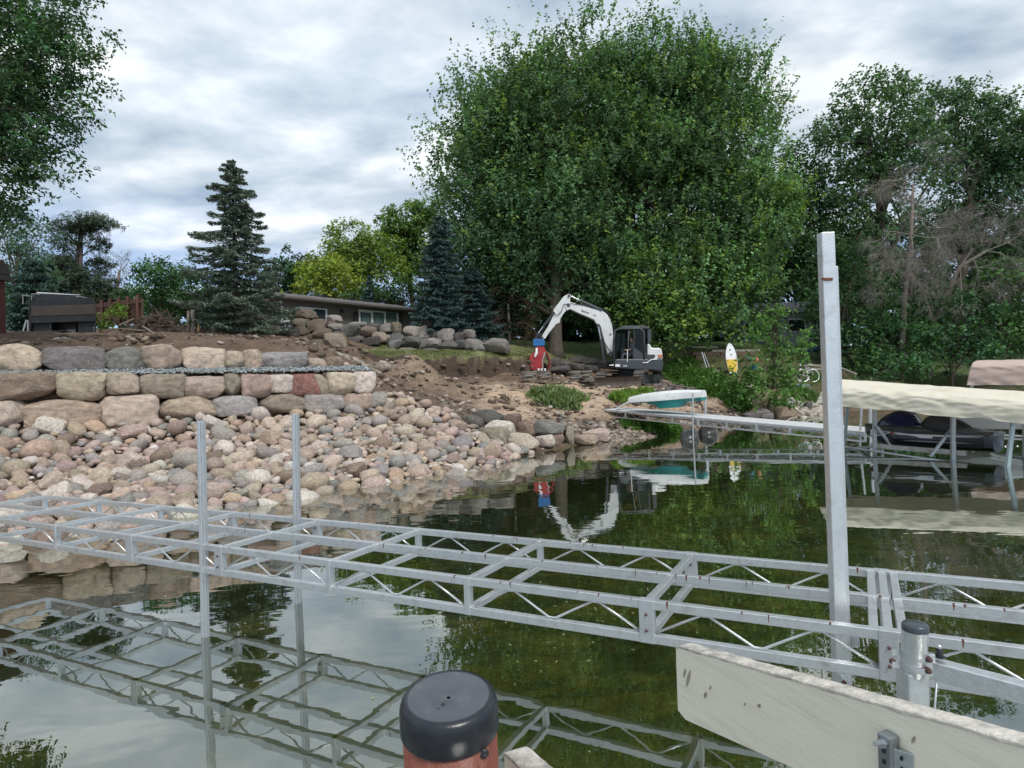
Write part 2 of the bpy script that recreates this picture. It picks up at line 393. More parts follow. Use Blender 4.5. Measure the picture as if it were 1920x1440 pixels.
fn2 = np.array([[mnoise.noise(Vector((x * 5.5, y * 5.5, 9.1))) if (-14 < x < 16 and 6 < y < 34) else 0.0 for x in gx] for y in gy])
HH = HH + np.where(HH > 0.05, 0.095, 0.03) * fn * 1.4 + np.where(HH > 0.05, 0.03, 0.0) * fn2
def project(x, y, z):
    dx_, dy_, dz_ = x, y, z - EYE; yy = np.where(dy_ < 0.1, 0.1, dy_)
    return 960 + FPX * (dx_ * CR.x + dz_ * CR.z) / yy, 720 - FPX * (dx_ * CU.x + dz_ * CU.z) / yy
cutx = lambda x: np.interp(x, [-6.4, -5.9, -4.3, -2.6, -1.0, 0.7, 2.0, 3.0], [26.3, 26.4, 26.8, 27.3, 27.9, 28.7, 30, 30.2])
m_cut = (XX > -6.4) & (XX < 2.6) & (YY > 24) & (YY < 32)
dcut = YY - cutx(XX) + 0.35 * fn + 0.1 * fn2
zlo = height_raw(XX[m_cut], cutx(XX[m_cut]) - 0.75); zhi = height_raw(XX[m_cut], cutx(XX[m_cut]) + 0.15)
dm = dcut[m_cut]; tcut = np.clip((dm + 0.22) / 0.22, 0, 1); tcut = tcut ** 0.8
newz = zlo + (zhi - zlo) * tcut; wgt = np.clip((dm + 0.85) / 0.15, 0, 1) * np.clip((0.25 - dm) / 0.12, 0, 1)
HH[m_cut] = HH[m_cut] * (1 - wgt) + (newz + 0.05 * fn[m_cut] + 0.03 * fn2[m_cut]) * wgt
UU, VV = project(XX, YY, HH)
def smooth(a, lo, hi): t = np.clip((a - lo) / (hi - lo), 0, 1); return t * t * (3 - 2 * t)
gcol = np.ones(XX.shape + (3,)) * np.array([0.165, 0.117, 0.085])
def blend(mask, c): 
    global gcol
    gcol = gcol * (1 - mask[..., None]) + np.array(c) * mask[..., None]
n_a = fn * 0.5 + fn2 * 0.3
tan = smooth(XX + YY * 0.25, 2.6, 5.2) * smooth(30.5 - YY, 0, 2.5) * smooth(1.9 - HH + n_a * 0.6, 0.0, 0.5) * smooth(HH, 0.3, 0.9)
blend(np.clip(tan * (0.8 + n_a), 0, 1), (0.54, 0.40, 0.29))
mound = np.exp(-(((XX + 3.4) / 1.9) ** 2 + ((YY - 22.0) / 1.8) ** 2)); blend(np.clip(mound * 0.7, 0, 1), (0.33, 0.245, 0.175))
cut = np.interp(XX.ravel(), [-6.5, -5.9, -4.3, -2.6, -1.0, 0.7, 2.0, 3.0, 3.6], [40, 26.4, 26.8, 27.3, 27.9, 28.7, 30, 30.6, 33.5]).reshape(XX.shape)
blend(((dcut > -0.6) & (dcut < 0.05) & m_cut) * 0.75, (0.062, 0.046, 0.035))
dcut = np.where(XX > 2.4, YY - cut + 0.35 * fn, dcut)
gr = smooth(dcut, 0.02, 0.14) * (XX > -6.4) 
blend(gr, (0.175, 0.185, 0.085))
blend(smooth(YY, 33, 36) * smooth(XX, -14, -8) * 0.9, (0.09, 0.13, 0.04))
blend(smooth(XX - (YY - 20) * 0.1, 8.0, 9.0) * smooth(HH, 0.5, 0.8) * smooth(n_a, -0.3, 0.3) * 0.7, (0.09, 0.11, 0.04))
blend(smooth(XX, 9, 12) * smooth(YY, 28, 30) * 0.6, (0.07, 0.09, 0.035))
blend(smooth(0.12 - HH, 0, 0.25), (0.06, 0.062, 0.03))
ny, nx = XX.shape
idx = np.arange(nx * ny).reshape(ny, nx)
quads = np.stack([idx[:-1, :-1], idx[:-1, 1:], idx[1:, 1:], idx[1:, :-1]], -1).reshape(-1, 4)
def soil_mat():
    m = bpy.data.materials.new('dug soil'); m.use_nodes = True
    n, l = m.node_tree.nodes, m.node_tree.links
    b = n['Principled BSDF']; b.inputs['Roughness'].default_value = 0.95; b.inputs['Specular IOR Level'].default_value = 0.15
    a = N(n, 'ShaderNodeAttribute', attribute_name='tint'); t = N(n, 'ShaderNodeNewGeometry')
    n1_ = N(n, 'ShaderNodeTexNoise', i_Scale=2.3, i_Detail=10.0, i_Roughness=0.72); l.new(t.outputs['Position'], n1_.inputs['Vector'])
    n2_ = N(n, 'ShaderNodeTexNoise', i_Scale=14.0, i_Detail=8.0, i_Roughness=0.75); l.new(t.outputs['Position'], n2_.inputs['Vector'])
    m1 = N(n, 'ShaderNodeMapRange', i_1=0.3, i_2=0.7, i_3=0.6, i_4=1.4); l.new(n1_.outputs['Fac'], m1.inputs[0])
    m2 = N(n, 'ShaderNodeMapRange', i_1=0.3, i_2=0.7, i_3=0.6, i_4=1.4); l.new(n2_.outputs['Fac'], m2.inputs[0])
    mm = N(n, 'ShaderNodeMath', operation='MULTIPLY'); l.new(m1.outputs[0], mm.inputs[0]); l.new(m2.outputs[0], mm.inputs[1])
    v = N(n, 'ShaderNodeVectorMath', operation='SCALE'); l.new(a.outputs['Color'], v.inputs[0]); l.new(mm.outputs[0], v.inputs['Scale'])
    l.new(v.outputs[0], b.inputs['Base Color'])
    bp = N(n, 'ShaderNodeBump', i_Strength=0.9, i_Distance=0.08); ad = N(n, 'ShaderNodeMath', operation='ADD'); l.new(n1_.outputs['Fac'], ad.inputs[0]); l.new(n2_.outputs['Fac'], ad.inputs[1])
    l.new(ad.outputs[0], bp.inputs['Height']); l.new(bp.outputs[0], b.inputs['Normal'])
    return m
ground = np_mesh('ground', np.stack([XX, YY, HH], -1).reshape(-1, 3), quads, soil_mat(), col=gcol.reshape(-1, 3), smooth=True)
tag(ground, kind='structure')

# lake bed (green with algae) and water
def bed_mat():
    m = bpy.data.materials.new('algae on the lake bed'); m.use_nodes = True
    n, l = m.node_tree.nodes, m.node_tree.links
    b = n['Principled BSDF']; b.inputs['Roughness'].default_value = 0.95
    t = N(n, 'ShaderNodeNewGeometry'); mp = N(n, 'ShaderNodeMapping'); mp.inputs['Scale'].default_value = (1, 1.6, 1); l.new(t.outputs['Position'], mp.inputs[0])
    nz = N(n, 'ShaderNodeTexNoise', i_Scale=1.5, i_Detail=9.0, i_Roughness=0.7, i_Distortion=0.5); l.new(mp.outputs[0], nz.inputs['Vector'])
    r = N(n, 'ShaderNodeValToRGB'); ramp(r, [(0.36, (0.03, 0.045, 0.012)), (0.48, (0.13, 0.15, 0.035)), (0.58, (0.32, 0.28, 0.08)), (0.70, (0.58, 0.50, 0.24))]); l.new(nz.outputs['Fac'], r.inputs[0])
    l.new(r.outputs[0], b.inputs['Base Color'])
    return m
g = G(); g.add([(-600, -500, -0.86), (600, -500, -0.86), (600, 46, -0.86), (-600, 46, -0.86)], [(0, 1, 2, 3)])
obj('lake_bed', g, bed_mat(), kind='structure')
def water_mat():
    m = bpy.data.materials.new('lake water'); m.use_nodes = True
    n, l = m.node_tree.nodes, m.node_tree.links
    n.remove(n['Principled BSDF'])
    t = N(n, 'ShaderNodeNewGeometry')
    mp = N(n, 'ShaderNodeMapping'); mp.inputs['Scale'].default_value = (0.75, 1.6, 1.0); mp.inputs['Rotation'].default_value = (0, 0, 0.35); l.new(t.outputs['Position'], mp.inputs[0])
    a = N(n, 'ShaderNodeTexNoise', i_Scale=0.9, i_Detail=2.5, i_Roughness=0.5, i_Distortion=0.4); l.new(mp.outputs[0], a.inputs['Vector'])
    c = N(n, 'ShaderNodeTexNoise', i_Scale=5.5, i_Detail=2.0, i_Roughness=0.5); l.new(mp.outputs[0], c.inputs['Vector'])
    sc = N(n, 'ShaderNodeMath', operation='MULTIPLY_ADD'); l.new(c.outputs['Fac'], sc.inputs[0]); sc.inputs[1].default_value = 0.07; l.new(a.outputs['Fac'], sc.inputs[2])
    bp = N(n, 'ShaderNodeBump', i_Strength=0.10, i_Distance=0.045); l.new(sc.outputs[0], bp.inputs['Height'])
    fr = N(n, 'ShaderNodeFresnel', i_IOR=1.33); l.new(bp.outputs[0], fr.inputs['Normal'])
    mr = N(n, 'ShaderNodeMapRange', i_1=0.02, i_2=0.42, i_3=0.26, i_4=0.80); l.new(fr.outputs[0], mr.inputs[0])
    gl = N(n, 'ShaderNodeBsdfGlossy', i_Roughness=0.012); gl.inputs['Color'].default_value = (0.9, 0.93, 0.92, 1); l.new(bp.outputs[0], gl.inputs['Normal'])
    tr = N(n, 'ShaderNodeBsdfTransparent'); tr.inputs[0].default_value = (0.66, 0.68, 0.42, 1)
    df = N(n, 'ShaderNodeBsdfDiffuse'); df.inputs[0].default_value = (0.036, 0.047, 0.016, 1)
    x0 = N(n, 'ShaderNodeMixShader'); x0.inputs[0].default_value = 0.42; l.new(tr.outputs[0], x0.inputs[1]); l.new(df.outputs[0], x0.inputs[2])
    x1 = N(n, 'ShaderNodeMixShader'); l.new(mr.outputs[0], x1.inputs[0]); l.new(x0.outputs[0], x1.inputs[1]); l.new(gl.outputs[0], x1.inputs[2])
    l.new(x1.outputs[0], n['Material Output'].inputs[0])
    return m
g = G(); g.add([(-800, -500, 0), (800, -500, 0), (800, 60, 0), (-800, 60, 0)], [(0, 1, 2, 3)])
obj('lake_water', g, water_mat(), kind='structure')

# ------------------------------------------------------------------ stones
import bmesh
def ico(sub):
    bm = bmesh.new(); bmesh.ops.create_icosphere(bm, subdivisions=sub, radius=1.0)
    v = np.array([tuple(x.co) for x in bm.verts]); f = np.array([[x.index for x in q.verts] for q in bm.faces]); bm.free()
    return v / np.linalg.norm(v, axis=1)[:, None], f
ICO = {k: ico(k) for k in (1, 2, 3, 4)}
def stone(sub, rnd, planes=9, p=9.0, boxy=False, rough=0.04, angular=False):
    d, f = ICO[sub]
    if boxy:
        nrm = [(1, 0, 0), (-1, 0, 0), (0, 1, 0), (0, -1, 0), (0, 0, 1), (0, 0, -1)]; dist = [1.0] * 6
    else:
        nrm, dist = [], []
    for i in range(planes):
        q = rnd.normal(size=3); q /= np.linalg.norm(q)
        nrm.append(q); dist.append(rnd.uniform(0.94, 1.28) if boxy else rnd.uniform(0.72, 1.0))
    if not boxy:
        for q in ((1, 0, 0), (-1, 0, 0), (0, 1, 0), (0, -1, 0), (0, 0, 1), (0, 0, -1)): nrm.append(q); dist.append(1.0)
    nrm, dist = np.array(nrm, float), np.array(dist)
    a = np.maximum(d @ nrm.T, 0) / dist
    r = 1.0 / (np.maximum((a ** p).sum(1), 1e-9) ** (1 / p))
    ph = rnd.uniform(0, 6.3, (5, 3)); fr_ = rnd.normal(size=(5, 3)) * 3.0
    w = sum(np.sin(d @ fr_[i] + ph[i, 0]) for i in range(5)) / 5
    r = r * (1 + rough * w * 2)
    if sub >= 3:
        r = r * (1 + np.array([mnoise.noise(Vector(tuple(q * 3.5 + ph[0]))) for q in d]) * rough * 1.1)
    v = d * r[:, None]
    ext = np.abs(v).max(0)
    return v / ext, f
def me_from(name, v, f, m, smooth=True, sharp=None):
    me = bpy.data.meshes.new(name); me.from_pydata(v.tolist(), [], f.tolist()); me.materials.append(m)
    me.polygons.foreach_set('use_smooth', [smooth] * len(f))
    if sharp: me.set_sharp_from_angle(angle=math.radians(sharp))
    me.update(); return me
ROUND = [me_from('fieldstone', *stone(2, np.random.default_rng(100 + i), planes=9, p=rng.uniform(6, 14), rough=0.06), MT['rock']) for i in range(14)]
ANG = [me_from('angular_rock', *stone(3, np.random.default_rng(300 + i), planes=11, p=70, rough=0.02), MT['rock'], True, 24) for i in range(10)]
TONE = dict(cream=(0.52, 0.45, 0.37), tan=(0.42, 0.35, 0.28), pink=(0.47, 0.38, 0.335), rose=(0.38, 0.29, 0.26), grey=(0.36, 0.345, 0.32), blue=(0.30, 0.305, 0.295), dark=(0.115, 0.108, 0.102), brown=(0.26, 0.205, 0.16), red=(0.27, 0.15, 0.125), pale=(0.60, 0.56, 0.51), orange=(0.47, 0.37, 0.28), olive=(0.30, 0.268, 0.21), mud=(0.19, 0.15, 0.12), slate=(0.19, 0.19, 0.182))
TONE = {k: (v[0] * 0.885, v[1] * 0.85, v[2] * 0.845) for k, v in TONE.items()}
def jit(c, a=0.12):
    k = rng.uniform(1 - a, 1 + a); return tuple(float(np.clip(x * k * rng.uniform(0.96, 1.04), 0, 0.85)) for x in c)
def place(me, name, loc, sx, sy, sz, rot, col, parent=None, base=None, **tags):
    o = bpy.data.objects.new(name, me); COL.objects.link(o)
    b = wloc(parent) if parent else Vector((0, 0, 0))
    if parent: o.parent = parent
    o.location = Vector(loc) - b; o.rotation_euler = rot; o.scale = (sx, sy, sz); o.color = (*col, 1)
    return tag(o, **tags)
def joined_stones(name, cen, siz, cols, sub, matl, parent=None, shapes=8, seed=5, flat=0.7, **tags):
    """many small stones as one mesh"""
    r_ = np.random.default_rng(seed); sh = [stone(sub, r_, planes=7, p=8) for _ in range(shapes)]
    V, F_, C_ = [], [], []; b = 0
    for c, s_, cc in zip(cen, siz, cols):
        v, f = sh[r_.integers(shapes)]
        q = v * np.array([s_ * r_.uniform(0.8, 1.25), s_ * r_.uniform(0.8, 1.25), s_ * flat * r_.uniform(0.8, 1.15)])
        a1, a2, a3 = r_.uniform(-0.4, 0.4), r_.uniform(-0.4, 0.4), r_.uniform(0, 6.28)
        Rm = np.array(Matrix.Rotation(a3, 3, 'Z') @ Matrix.Rotation(a2, 3, 'Y') @ Matrix.Rotation(a1, 3, 'X'))
        V.append(q @ Rm.T + np.array(c)); F_.append(f + b); b += len(v); C_.append(np.tile(cc, (len(v), 1)))
    o = np_mesh(name, np.concatenate(V), np.concatenate(F_), matl, parent=parent, col=np.concatenate(C_), smooth=True)
    return tag(o, **tags)

# boulder retaining walls
wall_ang = math.atan2(WD[1], WD[0])
ROW1 = [(-150, 752, -78, 800, 'tan'), (-90, 750, -22, 800, 'grey'), (-30, 750, 48, 799, 'cream'), (44, 750, 193, 804, 'tan'), (180, 742, 302, 797, 'cream'), (292, 744, 403, 788, 'tan'), (402, 741, 487, 780, 'grey'), (485, 738, 576, 775, 'olive'), (567, 739, 648, 776, 'grey'), (645, 737, 699, 778, 'tan'), (690, 735, 722, 766, 'grey')]
ROW2 = [(-170, 700, -55, 752, 'tan'), (-60, 699, 112, 752, 'brown'), (108, 698, 206, 753, 'tan'), (200, 699, 264, 741, 'tan'), (262, 702, 347, 746, 'olive'), (342, 705, 424, 746, 'tan'), (420, 701, 455, 741, 'olive'), (453, 702, 511, 745, 'rose'), (501, 702, 545, 736, 'pale'), (537, 701, 602, 743, 'red'), (588, 702, 618, 741, 'tan'), (614, 698, 665, 741, 'cream'), (662, 697, 707, 737, 'pale')]
ROW3 = [(-130, 646, -16, 700, 'tan'), (-20, 644, 80, 699, 'cream'), (80, 649, 201, 700, 'slate'), (194, 650, 276, 700, 'slate'), (266, 647, 345, 696, 'tan'), (340, 651, 423, 696, 'cream'), (419, 658, 459, 696, 'tan'), (455, 655, 491, 697, 'tan'), (489, 660, 577, 698, 'blue'), (573, 671, 613, 699, 'tan'), (611, 668, 642, 698, 'brown')]
lower = thing('boulder_wall', (WA[0], WA[1] + 0.3, 1.15), 'lower two-course wall of big fieldstone boulders standing on the riprap slope', 'retaining wall')
upper = thing('boulder_wall', (WA[0] - 0.5, WA[1] + 1.1, 2.25), 'upper single course of large boulders set back behind the gravel ledge', 'retaining wall')
def course(rows, off, parent, seed):
    r_ = np.random.default_rng(seed)
    for u0, v0, u1, v1, c in rows:
        vm = (v0 + v1) / 2
        a = W(u0, vm, wallY(u0, off)); b = W(u1, vm, wallY(u1, off)); ce = (a + b) / 2; L = (b - a).length
        h = (v1 - v0) / FPX * ce.y
        v, f = stone(4, r_, planes=18, p=r_.uniform(14, 26), boxy=True, rough=0.04)
        v = v * (1 + 0.02 * np.array([mnoise.fractal(Vector(tuple(q * 4.0 + seed)), 1.0, 2.0, 4) for q in v]))[:, None]; me = me_from('boulder', v, f, MT['boulder'], True, 40)
        dp = r_.uniform(0.5, 0.62)
        place(me, 'boulder', (ce.x + WN[0] * dp * r_.uniform(0.2, 0.4), ce.y + WN[1] * dp * r_.uniform(0.2, 0.4), ce.z), L / 2 * 1.045, dp / 2 * 1.15, h / 2 * 1.07, (0, r_.uniform(-0.05, 0.05), wall_ang + r_.uniform(-0.09, 0.09)), jit(TONE[c], 0.06), parent)
course(ROW1, 0.05, lower, 11); course(ROW2, 0.12, lower, 12); course(ROW3, 0.98, upper, 13)

# blue-grey gravel on the ledge between the walls
cen, siz, cols = [], [], []
for i in range(3600):
    t = rng.uniform(-2.5, 7.6); off = rng.uniform(0.18, 1.05)
    p = WA + WD * t + WN * off
    cen.append((p[0], p[1], 2.27 + 0.15 * off + rng.uniform(-0.02, 0.03))); siz.append(rng.uniform(0.018, 0.04)); cols.append(jit((0.29, 0.325, 0.34), 0.3))
joined_stones('gravel', cen, siz, cols, 1, MT['rock_attr'], seed=3, label='blue-grey crushed gravel filling the ledge between the two boulder walls', cat='gravel', kind='stuff')

# riprap of rounded fieldstones between the lower wall and the water
from mathutils.geometry import intersect_point_line
low = [(p.x, p.y) for p in shore[1:14]]
def slope_pt(s_, t_):
    """s_ along the shore 0..1, t_ from the water (0) to the top edge (1)"""
    pass
top_edge = [(-15.5, 8.7)] + [tuple(WA + WD * t - WN * 0.0) for t in np.linspace(-4.5, 7.4, 12)]
for u, v, Y in ((745, 742, 17.2), (790, 765, 16.9), (850, 790, 16.4), (900, 820, 15.9), (950, 838, 15.6), (1000, 846, 15.8)):
    p = W(u, v, Y); top_edge.append((p.x, p.y))
poly = [(p[0] + 0.35, p[1] - 0.45) for p in low[:-3]] + top_edge[::-1]
def inside(x, y, pg):
    r_ = False; j = len(pg) - 1
    for i in range(len(pg)):
        if (pg[i][1] > y) != (pg[j][1] > y) and x < (pg[j][0] - pg[i][0]) * (y - pg[i][1]) / (pg[j][1] - pg[i][1]) + pg[i][0]: r_ = not r_
        j = i
    return r_
pts = []; cell = {}
def try_pt(x, y, r, k):
    ci, cj = int(x / 0.5), int(y / 0.5)
    for a in range(ci - 1, ci + 2):
        for b in range(cj - 1, cj + 2):
            for (X, Y_, R_) in cell.get((a, b), ()):
                if (x - X) ** 2 + (y - Y_) ** 2 < ((r + R_) * k) ** 2: return False
    cell.setdefault((ci, cj), []).append((x, y, r)); return True
xs = [p[0] for p in poly]; ys = [p[1] for p in poly]
cand = []
for (r0, r1, tries, k) in ((0.17, 0.25, 1100, 0.84), (0.12, 0.165, 7000, 0.79), (0.085, 0.12, 24000, 0.76), (0.045, 0.08, 26000, 0.74)):
    for _ in range(tries):
        x, y = rng.uniform(max(min(xs), -13.5), max(xs)), rng.uniform(min(ys), max(ys)); r = rng.uniform(r0, r1)
        if r0 > 0.19:
            z_ = (y + 0.9 * x)
            if z_ > 4.6 and rng.random() > 0.25: continue
        if inside(x, y, poly) and try_pt(x, y, r, k): cand.append((x, y, r))
cand = np.array(cand)
hz = height_raw(cand[:, 0], cand[:, 1])
keep = (hz < 1.75) | (cand[:, 0] > -3.6)
cand, hz = cand[keep], hz[keep]
pu, pv = project(cand[:, 0], cand[:, 1], hz)
seen = (pu > -60)
order = np.argsort(-(cand[:, 2] / cand[:, 1]) * seen)
rip = thing('riprap_slope', (-6.5, 11.0, 0.3), 'sloping bank of rounded pink, tan and grey fieldstones running down into the water', 'riprap')
pal = ['cream', 'tan', 'pink', 'grey', 'blue', 'pale', 'cream', 'tan', 'grey', 'rose', 'tan', 'pink', 'orange', 'brown', 'cream', 'pale', 'pink', 'cream']
scen, ssiz, scol = [], [], []
for rank, i in enumerate(order):
    x, y, r = cand[i]; z = hz[i]; c = jit(TONE[pal[rng.integers(len(pal))]], 0.15)
    zz = z + r * rng.uniform(0.25, 0.6) + (0.05 if r < 0.09 else 0.0)
    if rank < 300:
        place((ANG if rng.random() < 0.22 else ROUND)[rng.integers(10)], 'stone', (x, y, zz), r * rng.uniform(1.0, 1.35), r * rng.uniform(0.85, 1.1), r * rng.uniform(0.72, 1.0), (rng.uniform(-0.6, 0.6), rng.uniform(-0.6, 0.6), rng.uniform(0, 6.28)), c, rip)
    else:
        scen.append((x, y, zz)); ssiz.append(r * 1.08); scol.append(c)
joined_stones('small_stones', scen, ssiz, scol, 2, MT['rock_attr'], parent=rip, seed=8, flat=0.72, kind='stuff')

# single rocks along the shore right of the riprap
def rock_px(u0, v0, u1, v1, Y, tone, label, me=None, rot=None, dep=0.8, group=None, cat='rock', grow=1.04):
    ce = W((u0 + u1) / 2, (v0 + v1) / 2, Y); w_, h_ = (u1 - u0) / FPX * Y / 2 * grow, (v1 - v0) / FPX * Y / 2 * grow
    return place(me or ANG[rng.integers(len(ANG))], 'boulder', ce, w_, max(w_, h_) * dep, h_, rot or (rng.uniform(-0.12, 0.12), rng.uniform(-0.1, 0.1), rng.uniform(-0.35, 0.35)), jit(TONE[tone], 0.06), label=label, cat=cat, group=group)
GS = 'rocks along the water edge'
for a in [(857, 777, 912, 812, 16.9, 'dark', 'long flat dark slab lying at the top right end of the fieldstones'),
          (886, 768, 945, 800, 17.2, 'dark', 'blocky dark rock behind the pale stone at the shore bend'),
          (911, 787, 964, 817, 16.6, 'pale', 'pale pinkish stone resting on the brown slab at the shore bend'),
          (896, 802, 962, 852, 15.9, 'olive', 'long brown-olive slab tilted down to the water below the pale stone'),
          (948, 812, 1010, 848, 15.9, 'cream', 'cream striped boulder with its foot in the water'),
          (946, 775, 976, 812, 17.4, 'mud', 'upright brown slab leaning right of the pale stone'),
          (970, 790, 1006, 824, 17.0, 'brown', 'brown block wedged behind the cream striped boulder'),
          (998, 788, 1060, 820, 17.3, 'slate', 'broad blue-black rock jutting over the water'),
          (1004, 816, 1044, 841, 16.6, 'pale', 'small white-grey rock under the blue-black one at the water'),
          (1030, 815, 1058, 838, 17.1, 'brown', 'brown rock tucked in under the blue-black rock'),
          (1055, 798, 1078, 838, 17.4, 'olive', 'narrow upright stone leaning against the blue-black rock'),
          (1072, 815, 1124, 836, 17.6, 'tan', 'low tan stone half in the water beside the pink one'),
          (1092, 803, 1141, 828, 18.3, 'pink', 'pink wedge-shaped rock at the right end of the shore rocks')]:
    rock_px(*a, group=GS)
for a in [(1395, 768, 1440, 786, 24.5, 'slate', 'grey rock with a sloping top behind the dock, below the big shrub'),
          (1425, 775, 1452, 788, 24.0, 'slate', 'low grey rock against the left side of the pointed brown one'),
          (1450, 763, 1492, 788, 24.6, 'brown', 'pointed brown-grey rock behind the dock under the shrub'),
          (1506, 752, 1524, 772, 27.5, 'dark', 'dark upright rock in the shallows left of the canopy')]:
    rock_px(*a, group='rocks behind the dock')
# boulder heap before the brown house
GH = 'boulders heaped in front of the brown house'
HEAP = [(546, 583, 592, 604, 'brown', 'broad brown boulder crowning the left peak of the heap, before the sliding door'),
 (548, 599, 579, 618, 'olive', 'olive boulder right under the crowning brown one'), (576, 599, 612, 622, 'brown', 'brown humped boulder right of the left peak, at the sliding door foot'),
 (527, 615, 563, 640, 'dark', 'dark rounded boulder at the far left foot of the heap'), (554, 613, 580, 632, 'mud', 'muddy boulder between the dark rounded one and the peak'),
 (614, 593, 641, 607, 'pale', 'pale slab lying on top right of the sliding door'), (617, 606, 645, 620, 'grey', 'grey boulder under the pale topmost slab'),
 (640, 609, 676, 631, 'slate', 'tall slate block left of the three-pane window, below its shutter'), (588, 616, 621, 641, 'mud', 'mud-smeared boulder in the middle of the left half of the heap'),
 (611, 624, 648, 656, 'tan', 'large tan muddy boulder low in the left half of the heap'), (644, 626, 680, 650, 'slate', 'slate boulder with a peaked top resting on the grass edge'),
 (653, 604, 687, 616, 'grey', 'thin grey slab under the left shutter of the three-pane window'), (676, 612, 705, 632, 'brown', 'brown boulder under the left pane of the window'),
 (688, 606, 713, 624, 'dark', 'dark flat-topped boulder in front of the window middle pane'), (680, 631, 711, 651, 'dark', 'dark boulder at the grass, under the left pane'),
 (699, 622, 726, 643, 'tan', 'tan boulder below the middle pane'), (709, 608, 736, 625, 'grey', 'long grey boulder below the right pane'),
 (734, 606, 753, 629, 'olive', 'olive boulder at the right shutter'), (727, 626, 763, 649, 'slate', 'long slate boulder in the heap centre, over the blue-grey one'),
 (729, 638, 758, 653, 'blue', 'blue-grey boulder on the grass at the heap centre'), (759, 613, 786, 633, 'pale', 'pale-faced boulder just right of the house end'),
 (781, 611, 801, 631, 'grey', 'upright grey boulder before the blue spruce'), (754, 631, 797, 652, 'slate', 'broad slate boulder below the pale-faced one'),
 (789, 634, 831, 656, 'grey', 'long grey slab low before the blue spruce'), (799, 620, 824, 636, 'dark', 'dark boulder behind the long grey slab'),
 (819, 617, 853, 641, 'grey', 'tall grey block with a flat top before the blue spruce'), (824, 639, 863, 658, 'slate', 'low slate boulder on the grass under the tall grey block'),
 (849, 624, 874, 641, 'dark', 'dark boulder between the tall grey block and the round one'), (869, 620, 894, 638, 'grey', 'round grey boulder high at the right end of the heap'),
 (854, 639, 882, 656, 'slate', 'small slate boulder at the grass between two bigger ones'), (871, 636, 907, 656, 'grey', 'grey wedge boulder under the round one at the right end'),
 (889, 647, 913, 662, 'grey', 'last low grey stone of the heap touching the grass'), (910, 635, 953, 661, 'grey', 'light grey block standing apart right of the heap'),
 (564, 634, 581, 649, 'tan', 'small tan stone below the left side of the heap'), (582, 636, 613, 656, 'mud', 'muddy pale-topped boulder at the front foot of the heap'),
 (565, 652, 583, 661, 'pale', 'small white flat stone lying before the heap'), (742, 652, 785, 661, 'olive', 'thin flat stone on the grass below the slate boulders'), (785, 653, 825, 662, 'slate', 'thin slate slab flat on the grass right of the other thin stone')]
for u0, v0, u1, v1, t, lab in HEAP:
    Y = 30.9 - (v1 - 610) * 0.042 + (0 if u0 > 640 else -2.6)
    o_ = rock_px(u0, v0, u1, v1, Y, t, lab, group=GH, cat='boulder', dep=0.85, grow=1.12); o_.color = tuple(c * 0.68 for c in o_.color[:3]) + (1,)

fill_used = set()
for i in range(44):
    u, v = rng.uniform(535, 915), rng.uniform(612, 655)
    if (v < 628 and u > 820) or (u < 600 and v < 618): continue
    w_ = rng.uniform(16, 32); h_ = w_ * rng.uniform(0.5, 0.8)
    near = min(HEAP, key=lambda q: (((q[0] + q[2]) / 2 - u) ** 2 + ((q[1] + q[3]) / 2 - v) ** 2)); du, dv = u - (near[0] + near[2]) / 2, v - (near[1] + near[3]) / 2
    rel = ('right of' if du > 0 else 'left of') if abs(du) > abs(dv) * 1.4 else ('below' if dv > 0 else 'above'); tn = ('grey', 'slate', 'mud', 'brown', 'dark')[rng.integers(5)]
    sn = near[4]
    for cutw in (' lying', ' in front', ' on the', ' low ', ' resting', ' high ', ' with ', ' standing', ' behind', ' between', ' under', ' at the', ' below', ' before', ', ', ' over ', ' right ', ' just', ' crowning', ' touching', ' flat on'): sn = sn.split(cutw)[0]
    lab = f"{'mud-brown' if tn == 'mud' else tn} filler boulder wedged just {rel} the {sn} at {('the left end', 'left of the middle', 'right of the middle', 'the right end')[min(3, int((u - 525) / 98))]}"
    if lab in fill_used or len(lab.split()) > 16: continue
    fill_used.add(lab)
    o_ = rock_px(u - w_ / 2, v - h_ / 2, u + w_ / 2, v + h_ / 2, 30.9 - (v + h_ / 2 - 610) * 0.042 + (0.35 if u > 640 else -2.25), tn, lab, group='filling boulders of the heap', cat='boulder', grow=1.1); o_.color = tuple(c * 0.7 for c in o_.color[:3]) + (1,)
# clods, pebbles and roots on the dug earth
cen, siz, cols = [], [], []
for i in range(7000):
    x, y = rng.uniform(-12, 10), rng.uniform(13, 31)
    cen.append((x, y)); 
ca = np.array(cen); ch = height_raw(ca[:, 0], ca[:, 1]); cu, cv = project(ca[:, 0], ca[:, 1], ch)
wl_ = (ca - WA) @ WN
ok = (ch > 0.03) & ~((wl_ < 1.3) & (ca[:, 0] < -3.3)) & ~(np.interp(ca[:, 0], [-5.9, -1, 0.7, 2, 12], [26.4, 27.8, 28.6, 30, 31]) < ca[:, 1])
gcx = []
for (x, y), z, u in zip(ca[ok], ch[ok], cu[ok]):
    gcx.append((x, y, z + 0.01)); siz.append(0.02 + 0.12 * rng.random() ** 3.2); cols.append(jit([(0.11, 0.08, 0.06), (0.14, 0.10, 0.075), (0.30, 0.24, 0.19), (0.40, 0.36, 0.32)][min(3, int(rng.random() ** 2.2 * 4))], 0.25))
joined_stones('dirt_clods', gcx, siz, cols, 1, MT['rock_attr'], seed=21, flat=0.6, label='clods and pebbles strewn over the bare dug earth', cat='rubble', kind='stuff')

